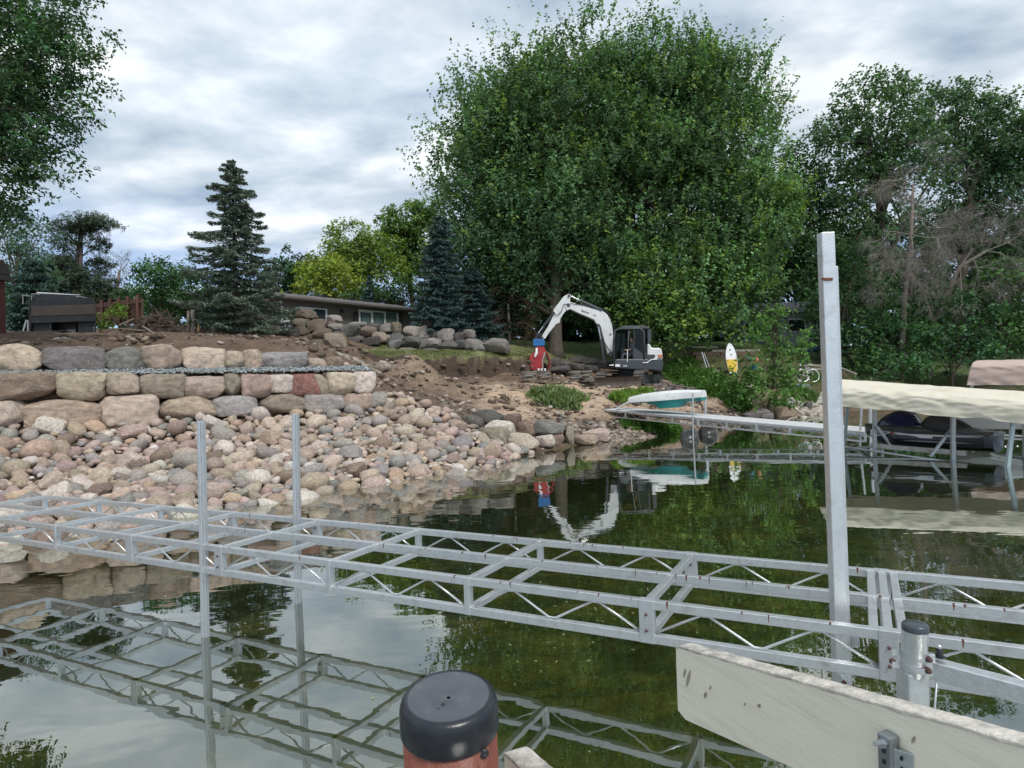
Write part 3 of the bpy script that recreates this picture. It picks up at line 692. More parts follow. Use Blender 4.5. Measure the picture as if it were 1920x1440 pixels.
for (x0, x1, y0, y1, n_, sm, lab, sd_) in ((-6.4, -4.2, 18.6, 25.0, 420, 0.2, 'broken stones and clods tumbling from the heap behind the end of the upper wall', 61), (1.4, 3.9, 18.0, 20.2, 300, 0.11, 'stony rubble between the shore rocks and the white dock', 62), (-5.5, 0.5, 16.6, 18.6, 120, 0.1, 'loose stones on the dirt above the fieldstone slope', 63)):
    cen, siz, cols = [], [], []
    for i in range(n_):
        x, y = rng.uniform(x0, x1), rng.uniform(y0, y1)
        if sd_ == 61: x += (y - 21.5) * 0.12
        z = gz(x, y)
        if z < 0.02: continue
        s_ = 0.03 + sm * rng.random() ** 2.4; cen.append((x, y, z + s_ * 0.3)); siz.append(s_); cols.append(jit([(0.13, 0.10, 0.078), (0.18, 0.14, 0.11), (0.24, 0.21, 0.18), (0.32, 0.28, 0.24)][rng.integers(4)], 0.25))
    joined_stones('rubble', cen, siz, cols, 2, MT['rock_attr'], seed=sd_, flat=0.6, label=lab, cat='rubble', kind='stuff')
# ------------------------------------------------------------------ near dock frame (bare aluminium truss)
ZT, ZB = 0.69, 0.50
NA, NB = Z(413, 1023, ZT), Z(1665, 1180, ZT)
ND = (NB - NA); SP = ND.length / 4; ND.normalize(); ND.z = 0
CW = Vector((0.455, 0.80, 0))
def nd(s_, side=0.0, z=ZT):
    p = NA + ND * (s_ * SP) + CW * side; p.z = z; return p
S0, S1 = -4, 8
dock = thing('dock', nd(0, 0.5, ZB), 'bare aluminium truss dock frame without decking, crossing the water in the foreground', 'dock')
T = 0.045
for side, nm in ((0, 'near'), (0.5, 'mid'), (1, 'far')):
    for a, b in ((S0, 0), (0.012, 3.0), (3.012, 4.024), (4.032, S1)):
        g = G(); g.bar(nd(a, side, ZT - T / 2), nd(b, side, ZT - T / 2), 0.04, T); obj('top_rail', g, MT['alu'], dock, bevel=0.003)
        if side != 0.5:
            g = G(); g.bar(nd(a, side, ZB - T / 2 + 0.02), nd(b, side, ZB - T / 2 + 0.02), 0.04, T); obj('bottom_rail', g, MT['alu'], dock, bevel=0.003)
for k in range(S0, S1 + 1):
    for dz_ in (ZT - T / 2 - 0.002, ZB + 0.0):
        offs = (0.0,) if k != 4 else (-0.052, 0.0, 0.052)
        if k == 4 and dz_ < 0.6: offs = (0.0,)
        for of in offs:
            g = G(); g.bar(nd(k + of, 0.024, dz_), nd(k + of, 0.976 if dz_ < 0.6 else 0.976, dz_), 0.038, T - 0.006); obj('cross_beam', g, MT['alu'], dock, bevel=0.003)
    for side in (0, 1):
        g = G(); wd = 0.075 if k in (0, 3, 4, -1) else 0.035
        g.box(nd(k, side, (ZT + ZB) / 2 - 0.012), wd, 0.05, ZT - ZB + 0.026, math.atan2(ND.y, ND.x)); obj('upright', g, MT['alu_old'] if wd > 0.05 else MT['alu'], dock, bevel=0.003)
    if k < S1:
        for side in (0, 1):
            zt, zb = ZT - T, ZB + 0.022
            pts_ = []
            for fr_, hi in ((0.04, 0), (0.25, 1), (0.29, 1), (0.48, 0), (0.52, 0), (0.72, 1), (0.76, 1), (0.96, 0)):
                pts_.append(nd(k + fr_, side, zt - 0.004 if hi else zb + 0.004))
            g = G(); g.tube(pts_, 0.0065, 8); obj('diagonal_rod', g, MT['alu'], dock, smooth=True)
g = G()
for i in range(70):
    s_ = rng.uniform(-1, 8) if i > 30 else rng.uniform(1.8, 5); side = (0, 0.5, 0.5, 1)[rng.integers(4)]
    p = nd(s_, side, ZT); h = rng.choice([0.006, 0.012, 0.03]); 
    q = p + CW.normalized() * -0.0205
    x = ND * rng.uniform(0.002, 0.006)
    g.add([q - x, q + x, q + x * 0.4 - Vector((0, 0, h)), q - x * 0.4 - Vector((0, 0, h))], [(0, 1, 2, 3)])
    g.add([q - x + Vector((0, 0, 0.001)), q + x + Vector((0, 0, 0.001)), q + x + CW.normalized() * 0.015 + Vector((0, 0, 0.001)), q - x + CW.normalized() * 0.015 + Vector((0, 0, 0.001))], [(0, 1, 2, 3)])
obj('rust_streaks', g, MT['rust'], dock, kind='stuff')
for k in (0, 3, 4):
    for side in (0, 1):
        for dz_ in (0.04, 0.12):
            p = nd(k, side, ZB + dz_) - CW.normalized() * 0.027
            g = G(); g.lathe(p, [(0.007, 0), (0.007, -0.006), (0.004, -0.008)], 8, 'y'); obj('bolt', g, MT['bolt'], dock)

# dock posts
def square_post(name, p_bot, p_top, w, label, mat_=None, group=None, extra=None):
    r = thing(name, p_bot, label, 'post', group)
    g = G(); g.bar(p_bot, p_top, w * 0.55, w, up=(0.3, 1, 0)); obj('tube', g, mat_ or MT['alu'], r, bevel=0.004)
    d = (p_top - p_bot)
    side = Vector((1, -0.25, 0)).normalized() * (w * 0.44)
    g = G(); g.bar(p_bot + side, p_top + side - d * (extra or 0.0), w * 0.32, w * 0.7, up=(0.3, 1, 0)); obj('channel', g, MT['alu_old'], r, bevel=0.003)
    return r
p1t = W(376, 789, 4.56); p1b = W(384, 1194, 4.56); p1b = p1b + (p1b - p1t).normalized() * 0.9
square_post('dock_post', p1b, p1t, 0.052, 'left aluminium post standing inside the near rail of the bare dock frame', group='posts holding the bare dock frame')
p2t = W(553, 776, 5.22); p2b = W(558, 1127, 5.22); p2b = p2b + (p2b - p2t).normalized() * 0.9
square_post('dock_post', p2b, p2t, 0.055, 'second aluminium post from the left, standing at the far rail of the bare dock frame', group='posts holding the bare dock frame')
p3t = W(1548, 437, 2.87); p3b = W(1577, 1290, 2.87)
tp = thing('dock_post', p3b, 'tallest aluminium post, wide and pale, rising at right through the bare dock frame', 'post', 'posts holding the bare dock frame')
g = G(); g.bar(p3b, p3t, 0.062, 0.05, up=(0, 1, 0)); obj('tube', g, MT['alu'], tp, bevel=0.004)
sd = Vector((0.036, -0.002, 0)); g = G(); g.bar(p3b + sd, p3t + sd - Vector((0, 0, 0.16)) , 0.013, 0.04, up=(0, 1, 0)); obj('channel', g, MT['alu_old'], tp, bevel=0.002)
p = W(1551, 523, 2.84); g = G(); g.bar(p + Vector((-0.025, 0, 0)), p + Vector((0.025, 0, -0.002)), 0.012, 0.006, up=(0, 1, 0)); obj('rust_ring', g, MT['rust'], tp)
g = G(); g.bar(W(1578, 1292, 2.86), W(1583, 1440, 2.86) + Vector((0, 0, -1.2)), 0.05, 0.06, up=(0, 1, 0)); obj('lower_tube', g, MT['alu_old'], tp, bevel=0.003)
g = G(); g.box(W(1603, 1198, 2.88), 0.04, 0.012, 0.075); g.box(W(1590, 1306, 2.82), 0.10, 0.012, 0.035); obj('foot_bracket', g, MT['alu_old'], tp, bevel=0.003)
g = G(); g.box(W(1582, 1280, 2.80), 0.036, 0.02, 0.075); obj('clamp', g, MT['alu_old'], tp, bevel=0.006)
g = G(); g.lathe(W(1582, 1280, 2.79), [(0.011, 0), (0.011, -0.006)], 10, 'y'); obj('bolt', g, MT['bolt'], tp)

# capped round pipe with beam, in front of the dock joint
pt, pb = W(1716, 1172, 2.36), W(1708, 1330, 2.42)
pipe = thing('lift_post', (pb.x, pb.y, pb.z), 'short grey pipe with a dark cap, banded to a square beam at the bare dock', 'post')
PR = 0.045
g = G(); g.tube([W(1711, 1262, 2.39), pt - Vector((0, 0, 0.012))], PR, 28); obj('pipe', g, MT['alu'], pipe, smooth=40)
g = G(); g.tube([pt - Vector((0, 0, 0.02)), pt, pt + Vector((0, 0, 0.006)), pt + Vector((0, 0, 0.010))], [PR * 1.02, PR * 1.02, PR * 0.93, PR * 0.55], 28); obj('cap', g, mat('dark grey pipe cap', (0.05, 0.06, 0.07), 0.3), pipe, smooth=50)
g = G(); g.bar(pb - Vector((0, 0, 1.6)), W(1710, 1255, 2.39), 0.082, 0.082, up=(0, 1, 0)); obj('square_tube', g, MT['alu'], pipe, bevel=0.006)
for v_ in (1222, 1245):
    c0 = W(1713, v_, 2.385); g = G()
    pts_ = [c0 + Vector((-0.085, 0.0, -0.0))]
    for a in np.linspace(math.pi, 2 * math.pi, 14): pts_.append(c0 + Vector((math.cos(a) * (PR + 0.005), math.sin(a) * (PR + 0.006), -0.012 * (a - math.pi) / math.pi)))
    pts_.append(c0 + Vector((0.085, -0.012, -0.014)))
    n_ = len(pts_); vs_ = [q + Vector((0, 0, 0.011)) for q in pts_] + [q - Vector((0, 0, 0.011)) for q in pts_]
    g.add(vs_, [(i, i + 1, n_ + i + 1, n_ + i) for i in range(n_ - 1)]); o = obj('strap', g, MT['alu_old'], pipe)
    m_ = o.modifiers.new('thick', 'SOLIDIFY'); m_.thickness = 0.003
b0, b1 = W(1732, 1248, 2.40), W(1925, 1300, 2.18); bd = (b1 - b0).normalized()
g = G(); g.bar(b0, b0 + bd * 1.5, 0.06, 0.07); obj('beam', g, MT['alu'], pipe, bevel=0.004)
nb_ = bd.cross(Vector((0, 0, 1))).normalized() * 0.031
for u_, v_ in ((1742, 1237), (1741, 1258), (1675, 1241)):
    p = W(u_, v_, 2.33 if u_ > 1700 else 2.52); g = G(); g.lathe(p, [(0.012, 0.01), (0.012, 0.0), (0.009, -0.008), (0.003, -0.01)], 12, 'y'); obj('bolt', g, MT['bolt'], pipe, smooth=40)
g = G(); g.box(W(1742, 1247, 2.36), 0.045, 0.012, 0.085); obj('plate', g, MT['alu_old'], pipe, bevel=0.003)
kp = W(1762, 1232, 2.36)
g = G(); g.lathe(kp, [(0.02, 0), (0.02, 0.003), (0.012, 0.004), (0.012, 0.03), (0.007, 0.036)], 14); obj('knob', g, MT['black'], pipe, smooth=40)
g = G(); g.lathe(kp, [(0.008, 0.033), (0.008, 0.042), (0.004, 0.047)], 8); obj('nut', g, MT['alu'], pipe)
g = G(); g.tube([W(1757, 1270, 2.35), W(1750, 1362, 2.35), W(1744, 1440, 2.35) - Vector((0, 0, 1.3))], 0.004, 6); obj('cable', g, MT['alu_old'], pipe, smooth=True)

# foreground post with a black cap
capc = W(841, 1308, 0.90)
bp_ = thing('bumper_post', (capc.x, capc.y, 0.4), 'thick rust-red post with a shiny black cap at the bottom centre, closest to the viewer', 'post')
capm = mat('black vinyl cap', (0.012, 0.014, 0.02), 0.3, var=0.2, scale=5, bump=0.05, bscale=250, dirt=(0.05, 0.052, 0.055), dirt_amt=0.4, dscale=30)
topm = mat('dusty cap top with painted sheen', (0.075, 0.082, 0.095), 0.4, var=0.15, scale=20, bump=0.05, bscale=250, dirt=(0.16, 0.16, 0.16), dirt_amt=0.6, dscale=25)  # dust, plus the sky's sheen put into the lighter base colour
TILT = Matrix.Rotation(math.radians(6.5), 4, 'X')
def lean(g):
    g.v = [tuple(capc + TILT @ (Vector(q) - capc)) for q in g.v]; return g
R_ = 0.0725
g = G(); g.lathe(capc, [(R_ * 0.985, -0.046), (R_, -0.044), (R_ * 1.0, -0.018), (R_ * 0.985, -0.008), (R_ * 0.95, -0.001), (R_ * 0.88, 0.004), (R_ * 0.82, 0.0038)], 72); g.f = g.f[:-1]; lean(g); obj('cap', g, capm, bp_, smooth=60)
g = G(); g.lathe(capc, [(R_ * 0.84, 0.0039), (R_ * 0.78, 0.0030), (R_ * 0.55, 0.0015), (R_ * 0.14, 0.0015), (R_ * 0.11, 0.0), (R_ * 0.04, 0.0)], 72); g.f = [f for f in g.f if len(f) == 4]; lean(g); obj('cap_top', g, topm, bp_, smooth=60)
g = G(); g.lathe(capc + Vector((-0.006, -0.018, 0.0018)), [(0.0035, 0), (0.0012, 0.0006)], 8); g.lathe(capc + Vector((-0.012, -0.027, 0.0018)), [(0.002, 0), (0.001, 0.0006)], 8); lean(g); obj('dirt_specks', g, MT['black'], bp_)
redm = mat('rust red painted post', (0.19, 0.05, 0.028), 0.5, var=0.35, scale=14, bump=0.3, bscale=60, dirt=(0.34, 0.20, 0.15), dirt_amt=0.7, dscale=12, stretch=(1, 1, 0.35))
g = G(); g.lathe(Vector((capc.x, capc.y, 0)), [(R_ * 0.955, -1.0), (R_ * 0.955, capc.z - 0.03)], 48); lean(g); obj('pipe', g, redm, bp_, smooth=True)
nb = capc + Vector((R_ * 0.72, -R_ * 0.66, -0.053)); d_, f_ = stone(2, np.random.default_rng(2), rough=0.2)
g = G(); g.add([nb + Vector((q[0] * 0.010, q[1] * 0.004, q[2] * 0.008)) for q in d_], f_.tolist()); lean(g); obj('tar_blob', g, MT['black'], bp_, smooth=True)

# cream painted boards of the boat lift
boardm = mat('cream painted board', (0.84, 0.80, 0.665), 0.55, var=0.04, scale=8, bump=0.25, bscale=30, dirt=(0.52, 0.46, 0.35), dirt_amt=0.4, dscale=3.2, stretch=(1, 1, 14))
edgem = mat('weathered bare wood edge', (0.56, 0.52, 0.46), 0.85, var=0.45, scale=26, bump=0.35, bscale=90, dirt=(0.09, 0.08, 0.075), dirt_amt=0.95, dscale=8)
def board(name, p0, p1, hgt, th, label, cut=0.03):
    d = (p1 - p0).normalized(); up = Vector((0, 0, 1)); back = d.cross(up).normalized()
    if back.y < 0: back = -back
    r = thing(name, p0, label, 'board', 'cream boards of the boat lift')
    L = (p1 - p0).length; n_ = 60; top, bot = [], []
    for i in range(n_ + 1):
        t = i / n_ * L; dz_ = 0.0025 * mnoise.noise(Vector((t * 18, 1, 0))) + 0.002 * mnoise.noise(Vector((t * 60, 5, 0)))
        if t < cut * 0.5: dz_ -= (cut * 0.5 - t) * 0.35
        top.append(p0 + d * t + up * dz_)
        b_ = 0.0 if t > cut else (cut - t) * 0.55
        bot.append(p0 + d * t - up * (hgt - b_))
    g = G(); vs_, fs_ = [], []
    for a, b in zip(top, bot): vs_ += [a, b, b + back * th, a + back * th]
    for i in range(n_):
        k = i * 4; fs_ += [(k + 1, k + 5, k + 4, k), (k + 2, k + 6, k + 5, k + 1), (k + 3, k + 7, k + 6, k + 2)]
    fs_ += [(0, 3, 2, 1), (n_ * 4, n_ * 4 + 1, n_ * 4 + 2, n_ * 4 + 3)]
    g.add(vs_, fs_); obj('plank', g, boardm, r)
    g = G(); vs_, fs_ = [], []; pr = [(-0.0006, -0.005), (-0.0009, -0.0012), (0.0004, 0.0005), (0.4 * th, 0.001), (th * 0.97, 0.0008), (th + 0.001, -0.003)]
    for i in range(0, n_ * 3 + 1):
        t = i / (n_ * 3) * L; a = p0 + d * t; dz_ = 0.0025 * mnoise.noise(Vector((t * 18, 1, 0))) - (max(0, cut * 0.5 - t)) * 0.35
        for k, (bx_, uz) in enumerate(pr):
            j = mnoise.noise(Vector((t * 55, k * 3.1, 2))) * 0.0009
            vs_.append(a + back * bx_ + up * (uz + dz_ + (j if k < 2 else j * 0.4) - (0.005 * max(0, mnoise.noise(Vector((t * 14, 7, k * 0.2)))) if k == 0 else 0)))
    for i in range(n_ * 3):
        for k in range(len(pr) - 1):
            q = i * len(pr) + k; fs_.append((q, q + 1, q + len(pr) + 1, q + len(pr)))
    g.add(vs_, fs_); obj('weathered_edge', g, edgem, r, smooth=True)
    return r, d, up, back
q0, q1 = W(1267, 1210, 1.57), W(1920, 1396, 0.865)
q1 = q0 + (q1 - q0) * 1.12
r1_, d1_, up1_, bk1_ = board('lift_board', q0, q1, 0.182, 0.04, 'large cream board with a chipped dark top edge and a steel bracket, lower right corner')
stain = mat('dark knot', (0.33, 0.29, 0.23), 0.8, var=0.4, scale=80)
for u_, v_, w_, h_ in ((1291, 1272, 0.006, 0.022), (1284, 1262, 0.004, 0.012), (1323, 1303, 0.005, 0.008), (1332, 1290, 0.003, 0.006), (1424, 1323, 0.005, 0.004), (1397, 1320, 0.002, 0.004), (1713, 1387, 0.003, 0.007)):
    # marks on the board face: meet the sight line with the face plane
    dirv = (W(u_, v_, 1.0) - CAM); tt = (q0 - CAM).dot(bk1_) / dirv.dot(bk1_); c_ = CAM + dirv * tt - bk1_ * 0.0012
    g = G(); n_ = 10; ring = []
    for k in range(n_):
        a = 2 * math.pi * k / n_; rr = 1 + 0.35 * mnoise.noise(Vector((k * 1.7, u_, 0)))
        ring.append(c_ + d1_ * (math.cos(a) * w_ * rr + math.sin(a) * h_ * 0.35) + up1_ * math.sin(a) * h_ * rr)
    g.add(ring, [tuple(range(n_))]); obj('knot', g, stain, r1_)
galv = mat('galvanised steel', (0.42, 0.46, 0.49), 0.35, metal=0.7, var=0.2, scale=30)
galvd = mat('dark steel channel', (0.24, 0.26, 0.275), 0.4, metal=0.6, var=0.3, scale=30)
def face_pt(u_, v_, off=0.0):
    dirv = (W(u_, v_, 1.0) - CAM); tt = ((q0 - bk1_ * off) - CAM).dot(bk1_) / dirv.dot(bk1_); return CAM + dirv * tt
br = thing('steel_bracket', face_pt(1675, 1440), 'perforated galvanised steel bracket bolted to the face of the large cream board', 'bracket')
tp0 = face_pt(1674, 1372); dn = -up1_
g = G(); a = tp0 - bk1_ * 0.012; g.bar(a, a + dn * 0.16, 0.024, 0.024, up=bk1_); obj('channel', g, galvd, br, bevel=0.003)
g = G(); a = face_pt(1697, 1405) - bk1_ * 0.008; g.bar(a, a + dn * 0.13, 0.032, 0.006, up=bk1_ - d1_ * 0.5); obj('angle_plate', g, galv, br, bevel=0.001)
for k in range(5):
    c_ = tp0 - bk1_ * 0.0247 + dn * (0.026 + 0.018 * k); g = G(); ring = [c_ + d1_ * (0.004 * math.cos(t)) + up1_ * (0.0045 * math.sin(t)) for t in np.linspace(0, 2 * math.pi, 13)[:-1]]; g.add(ring, [tuple(range(12))]); obj('hole', g, MT['black'], br)
    c_ = face_pt(1699, 1405) - bk1_ * 0.0125 + dn * (0.012 + 0.018 * k); g = G(); ring = [c_ + d1_ * (0.0035 * math.cos(t)) + up1_ * (0.004 * math.sin(t)) for t in np.linspace(0, 2 * math.pi, 13)[:-1]]; g.add(ring, [tuple(range(12))]); obj('hole', g, MT['black'], br)
g = G(); a = tp0 - bk1_ * 0.024 + dn * 0.012; g.tube([a, a - bk1_ * 0.026 + up1_ * 0.006 + d1_ * 0.004], 0.0042, 10); g.tube([a + dn * 0.001, a - bk1_ * 0.008], 0.0075, 6); obj('bolt', g, galv, br, smooth=40)
g = G(); a = tp0 - d1_ * 0.012 - bk1_ * 0.01 + dn * 0.022; g.tube([a, a - d1_ * 0.006], 0.004, 6); obj('nut', g, galv, br)
s0_ = W(945, 1410, 1.02); s1_ = s0_ + d1_ * 0.9
board('lift_board', s0_, s1_, 0.18, 0.04, 'tip of a second cream board poking up beside the black-capped post', cut=0.01)

# ------------------------------------------------------------------ far dock with white decking
FA, FB = W(1133, 769, 20.7), W(1622, 812, 14.6)
FD = (FB - FA); FL = FD.length; FD.normalize()
FWv = Vector((-FD.y, FD.x, 0)).normalized(); FWv = FWv if FWv.y > 0 else -FWv
fdock = thing('dock', FA, 'aluminium truss dock with white decking reaching from the bank to the covered lift', 'dock')
def fd(t, side=0.0, dz_=0.0): return FA + FD * t + FWv * side + Vector((0, 0, dz_))
for side in (0, 1.1):
    for dz_ in (-0.02, -0.20):
        g = G(); g.bar(fd(0, side, dz_), fd(FL, side, dz_), 0.045, 0.04); obj('rail', g, MT['alu'], fdock)
    nb_bays = 9
    for k in range(nb_bays + 1):
        g = G(); g.bar(fd(FL * k / nb_bays, side, -0.21), fd(FL * k / nb_bays, side, -0.03), 0.04 if k not in (0, 4, 6) else 0.10, 0.05, up=FD); obj('upright', g, MT['alu'], fdock)
        if k < nb_bays:
            b_ = FL / nb_bays; pts_ = [fd(k * b_ + b_ * f, side, h) for f, h in ((0.05, -0.19), (0.25, -0.04), (0.5, -0.19), (0.75, -0.04), (0.95, -0.19))]
            g = G(); g.tube(pts_, 0.009, 5); obj('diagonal_rod', g, MT['alu'], fdock)
deckm = mat('white dock decking', (0.62, 0.62, 0.63), 0.5, var=0.12, scale=3, dirt=(0.35, 0.33, 0.31), dirt_amt=0.35)
npan = 16
for k in range(npan):
    a, b = FL * k / npan + 0.006, FL * (k + 1) / npan - 0.006
    g = G(); g.prism([fd(a, -0.03, 0.004), fd(b, -0.03, 0.004), fd(b, 1.13, 0.004), fd(a, 1.13, 0.004)], (0, 0, 0.028)); obj('deck_panel', g, deckm, fdock)
# poles and wheels of the far dock
for (u_, vt, vb, Y_, lab) in ((1299, 737, 838, 18.0, 'thin pole at the dock edge beside the overturned boat'), (1322, 735, 812, 19.6, 'square pole standing behind the dock, right of the overturned boat')):
    a, b = W(u_, vb, Y_), W(u_, vt, Y_); a.z = -0.6
    g = G(); g.tube([a, b], 0.026, 8) if u_ == 1299 else g.bar(a, b, 0.06, 0.06, up=(0, 1, 0))
    obj('pole', g, MT['alu_old'], fdock, smooth=30, label=lab)
tirem = mat('muddy black tyre', (0.05, 0.05, 0.048), 0.6, var=0.6, scale=12, dirt=(0.3, 0.29, 0.27), dirt_amt=0.8, dscale=5)
for (u_, v_, Y_, r_, lab) in ((1293, 813, 18.1, 0.27, 'left dock wheel half sunk under the pole of the white dock'), (1328, 808, 19.4, 0.30, 'right dock wheel half sunk behind the left one')):
    c_ = W(u_, v_, Y_); c_.z = 0.06; wh = bpy.data.objects.new('wheel', None); COL.objects.link(wh); wh.parent = fdock; wh.location = c_ - wloc(fdock); wh['label'] = lab
    pr = [(r_ * 0.45, -0.07), (r_ * 0.8, -0.095), (r_ * 0.96, -0.07), (r_, -0.02), (r_, 0.02), (r_ * 0.96, 0.07), (r_ * 0.8, 0.095), (r_ * 0.45, 0.07)]
    g = G(); g.lathe(c_, pr, 28, 'y'); o = obj('tyre', g, tirem, wh, smooth=40)
    g = G(); g.lathe(c_, [(r_ * 0.44, -0.06), (r_ * 0.2, -0.03), (r_ * 0.12, -0.09)], 18, 'y'); obj('rim', g, MT['alu_old'], wh, smooth=40)
# overturned boat and board lying on the dock
ob0, ob1 = W(1188, 765, 19.9), W(1320, 762, 18.6)
od = (ob1 - ob0); ow = Vector((-od.y, od.x, 0)).normalized()
boat = thing('paddle_boat', ob0, 'overturned small boat, white hull up over a teal deck, lying on the white dock', 'boat')
hullw = mat('worn white hull', (0.70, 0.70, 0.69), 0.5, var=0.05, scale=3, dirt=(0.35, 0.36, 0.33), dirt_amt=0.6, dscale=2.5)
teal = mat('teal plastic', (0.02, 0.22, 0.21), 0.4, var=0.1)
NS = 16; rings = []
for i in range(NS + 1):
    t = i / NS; c_ = ob0 + od * t + Vector((0, 0, 0.20 + 0.10 * t)); wdt = 0.55 * (0.55 + 0.45 * math.sin(math.pi * min(1, t * 1.1 + 0.2))) ; hh = 0.05 + 0.22 * math.sin(math.pi * (0.12 + 0.72 * t)) ** 0.6
    rings.append([c_ + ow * (wdt * a) + Vector((0, 0, hh * b)) for a, b in ((-1, -0.08), (-1, 0.12), (-0.9, 0.7), (-0.6, 0.98), (-0.2, 0.9), (0.2, 0.9), (0.6, 0.98), (0.9, 0.7), (1, 0.12), (1, -0.08))])
g = G(); vs_ = [p for r in rings for p in r]; k = 10
g.add(vs_, [(i * k + j, i * k + j + 1, (i + 1) * k + j + 1, (i + 1) * k + j) for i in range(NS) for j in range(k - 1)] + [tuple(range(k))[::-1], tuple(NS * k + j for j in range(k))]); obj('hull', g, hullw, boat, smooth=35)
g = G()
for i in range(NS):
    pass
tl = []
for i in range(NS + 1):
    t = i / NS; c_ = ob0 + od * t + Vector((0, 0, 0.18 + 0.10 * t)); wdt = 0.5 * (0.55 + 0.45 * math.sin(math.pi * min(1, t * 1.1 + 0.2))); dp = 0.03 + (0.22 if 0.42 < t < 0.72 else 0.07 if t > 0.3 else 0.0)
    tl.append([c_ + ow * (-wdt) , c_ + ow * (-wdt * 0.8) - Vector((0, 0, dp)), c_ + ow * (wdt * 0.8) - Vector((0, 0, dp)), c_ + ow * wdt])
g.add([p for r in tl for p in r], [(i * 4 + j, i * 4 + j + 1, (i + 1) * 4 + j + 1, (i + 1) * 4 + j) for i in range(NS) for j in range(3)] + [(0, 1, 2, 3), tuple(NS * 4 + j for j in range(4))]); obj('deck', g, teal, boat, smooth=30)
g = G(); g.tube([W(1310, 752, 18.4), W(1316, 760, 18.4), W(1318, 768, 18.4), W(1321, 768, 18.4)], 0.022, 6); g.box(W(1308, 754, 18.4), 0.10, 0.03, 0.05); obj('rudder', g, MT['black'], boat)
rp = thing('ramp_board', W(1156, 768, 20.2), 'pale grey bent board on the left end of the white dock behind the overturned boat', 'board')
rm = mat('pale grey plank', (0.42, 0.43, 0.41), 0.6, var=0.12)
a, b, c_ = W(1156, 767, 20.2), W(1203, 742, 20.9), W(1232, 742, 21.0); wv_ = Vector((0.25, 0.9, 0)) * 0.5
g = G(); g.prism([a, b, b + wv_, a + wv_], (0, 0, 0.06)); obj('ramp', g, rm, rp)
g = G(); g.prism([b + Vector((0, 0, 0.005)), c_, c_ + wv_, b + wv_], (0, 0, 0.07)); obj('top_shelf', g, rm, rp)

# ------------------------------------------------------------------ covered boat lift with personal watercraft
LA, LB = W(1531, 757, 13.5), W(1899, 793, 11.0)
LD = (LB - LA); LD3 = LD.normalized(); LW = Vector((-LD.y, LD.x, 0)).normalized(); LW = LW if LW.y > 0 else -LW
def canopy_mesh(A0, D3, Wd, length, width, rise, nl=110, seed=1.0, scal=0.035, taper=0.22, side=0.30, fold=0.034, prof=None):
    prof = prof or [(0.0, 0.0), (0.0, 0.3), (0.0, 0.62), (0.004, 0.85), (0.012, 1.0), (0.05, 1.14), (0.12, 1.27), (0.25, 1.45), (0.38, 1.56), (0.5, 1.6), (0.62, 1.56), (0.75, 1.45), (0.88, 1.27), (0.95, 1.14), (0.99, 1.0), (1.0, 0.6), (1.0, 0.0)]
    # refine the profile
    pf = []
    for i in range(len(prof) - 1):
        for q in (0, 0.34, 0.67): pf.append(tuple(prof[i][k] * (1 - q) + prof[i + 1][k] * q for k in (0, 1)))
    pf.append(prof[-1]); m_ = len(pf)
    vs_, fs_ = [], []
    for i in range(nl + 1):
        t = i / nl * length
        for j, (w_, h_) in enumerate(pf):
            hh = h_ * rise * (side / 0.30 if h_ <= 1 else 1)
            hh = h_ * rise
            if t < taper and h_ > 0.5: hh *= 0.80 + 0.20 * math.sin(t / taper * math.pi / 2)
            ww = w_
            off = t + (max(0, taper - t) * 0.0)
            x_in = (min(1.0, h_ / 1.6)) * (taper * 0.7) * max(0, 1 - t / taper)
            p = A0 + D3 * (off + x_in) + Wd * (ww * width) + Vector((0, 0, hh))
            sgn = -1 if w_ < 0.5 else 1
            rn = lambda a_, b_, c2: 1 - 2 * abs(mnoise.noise(Vector((a_, b_, c2))))
            fld = (rn(t * 1.9 + h_ * 1.6, h_ * 2.6, seed) - 0.4) * 0.8 + (rn(t * 3.4 - h_ * 3.0, h_ * 3.5, seed + 4) - 0.4) * 0.5
            sag = fold * fld * (1.0 if h_ < 1.2 else 0.35)
            p += Wd * (sgn * sag) + Vector((0, 0, 0.012 * fld * (h_ > 1.1)))
            if h_ < 0.35: p += Vector((0, 0, scal * abs(math.sin(t * 2.3 + seed)) ** 6 * (1 - h_ / 0.35))) + Vector((0, 0, 0.012 * mnoise.noise(Vector((t * 3, 0, seed)))))
            vs_.append(p)
    for i in range(nl):
        for j in range(m_ - 1): fs_.append((i * m_ + j, i * m_ + j + 1, (i + 1) * m_ + j + 1, (i + 1) * m_ + j))
    fs_.append(tuple(range(m_))[::-1]); fs_.append(tuple(nl * m_ + j for j in range(m_)))
    g = G(); g.add(vs_, fs_); return g
canv = mat('cream canvas', (0.66, 0.61, 0.50), 0.85, var=0.06, scale=2.5, bump=0.25, bscale=14, dirt=(0.40, 0.36, 0.28), dirt_amt=0.35, dscale=2.0, spec=0.2)
lift = thing('boat_lift', (LA.x, LA.y, 0.0), 'boat lift with a wrinkled cream canvas canopy on thin metal legs at right', 'boat lift')
obj('canopy', canopy_mesh(LA, LD3, LW, 4.7, 1.75, 0.335, seed=1.0), canv, lift, smooth=True)
def leg(u_, vt, vb, Y_, r_=0.03, name='leg', ub=None, m=None, toz=None):
    a, b = W(u_, vt, Y_), W(ub or u_, vb, Y_)
    if toz is not None: b = b + (b - a).normalized() * ((b.z - toz) / max(0.05, -(b - a).normalized().z))
    g = G(); g.bar(a, b, r_ * 2, r_ * 1.6, up=(0, 1, 0)); return obj(name, g, m or MT['alu_old'], lift)
paleblue = mat('pale blue-grey tube', (0.36, 0.44, 0.47), 0.4, metal=0.3)
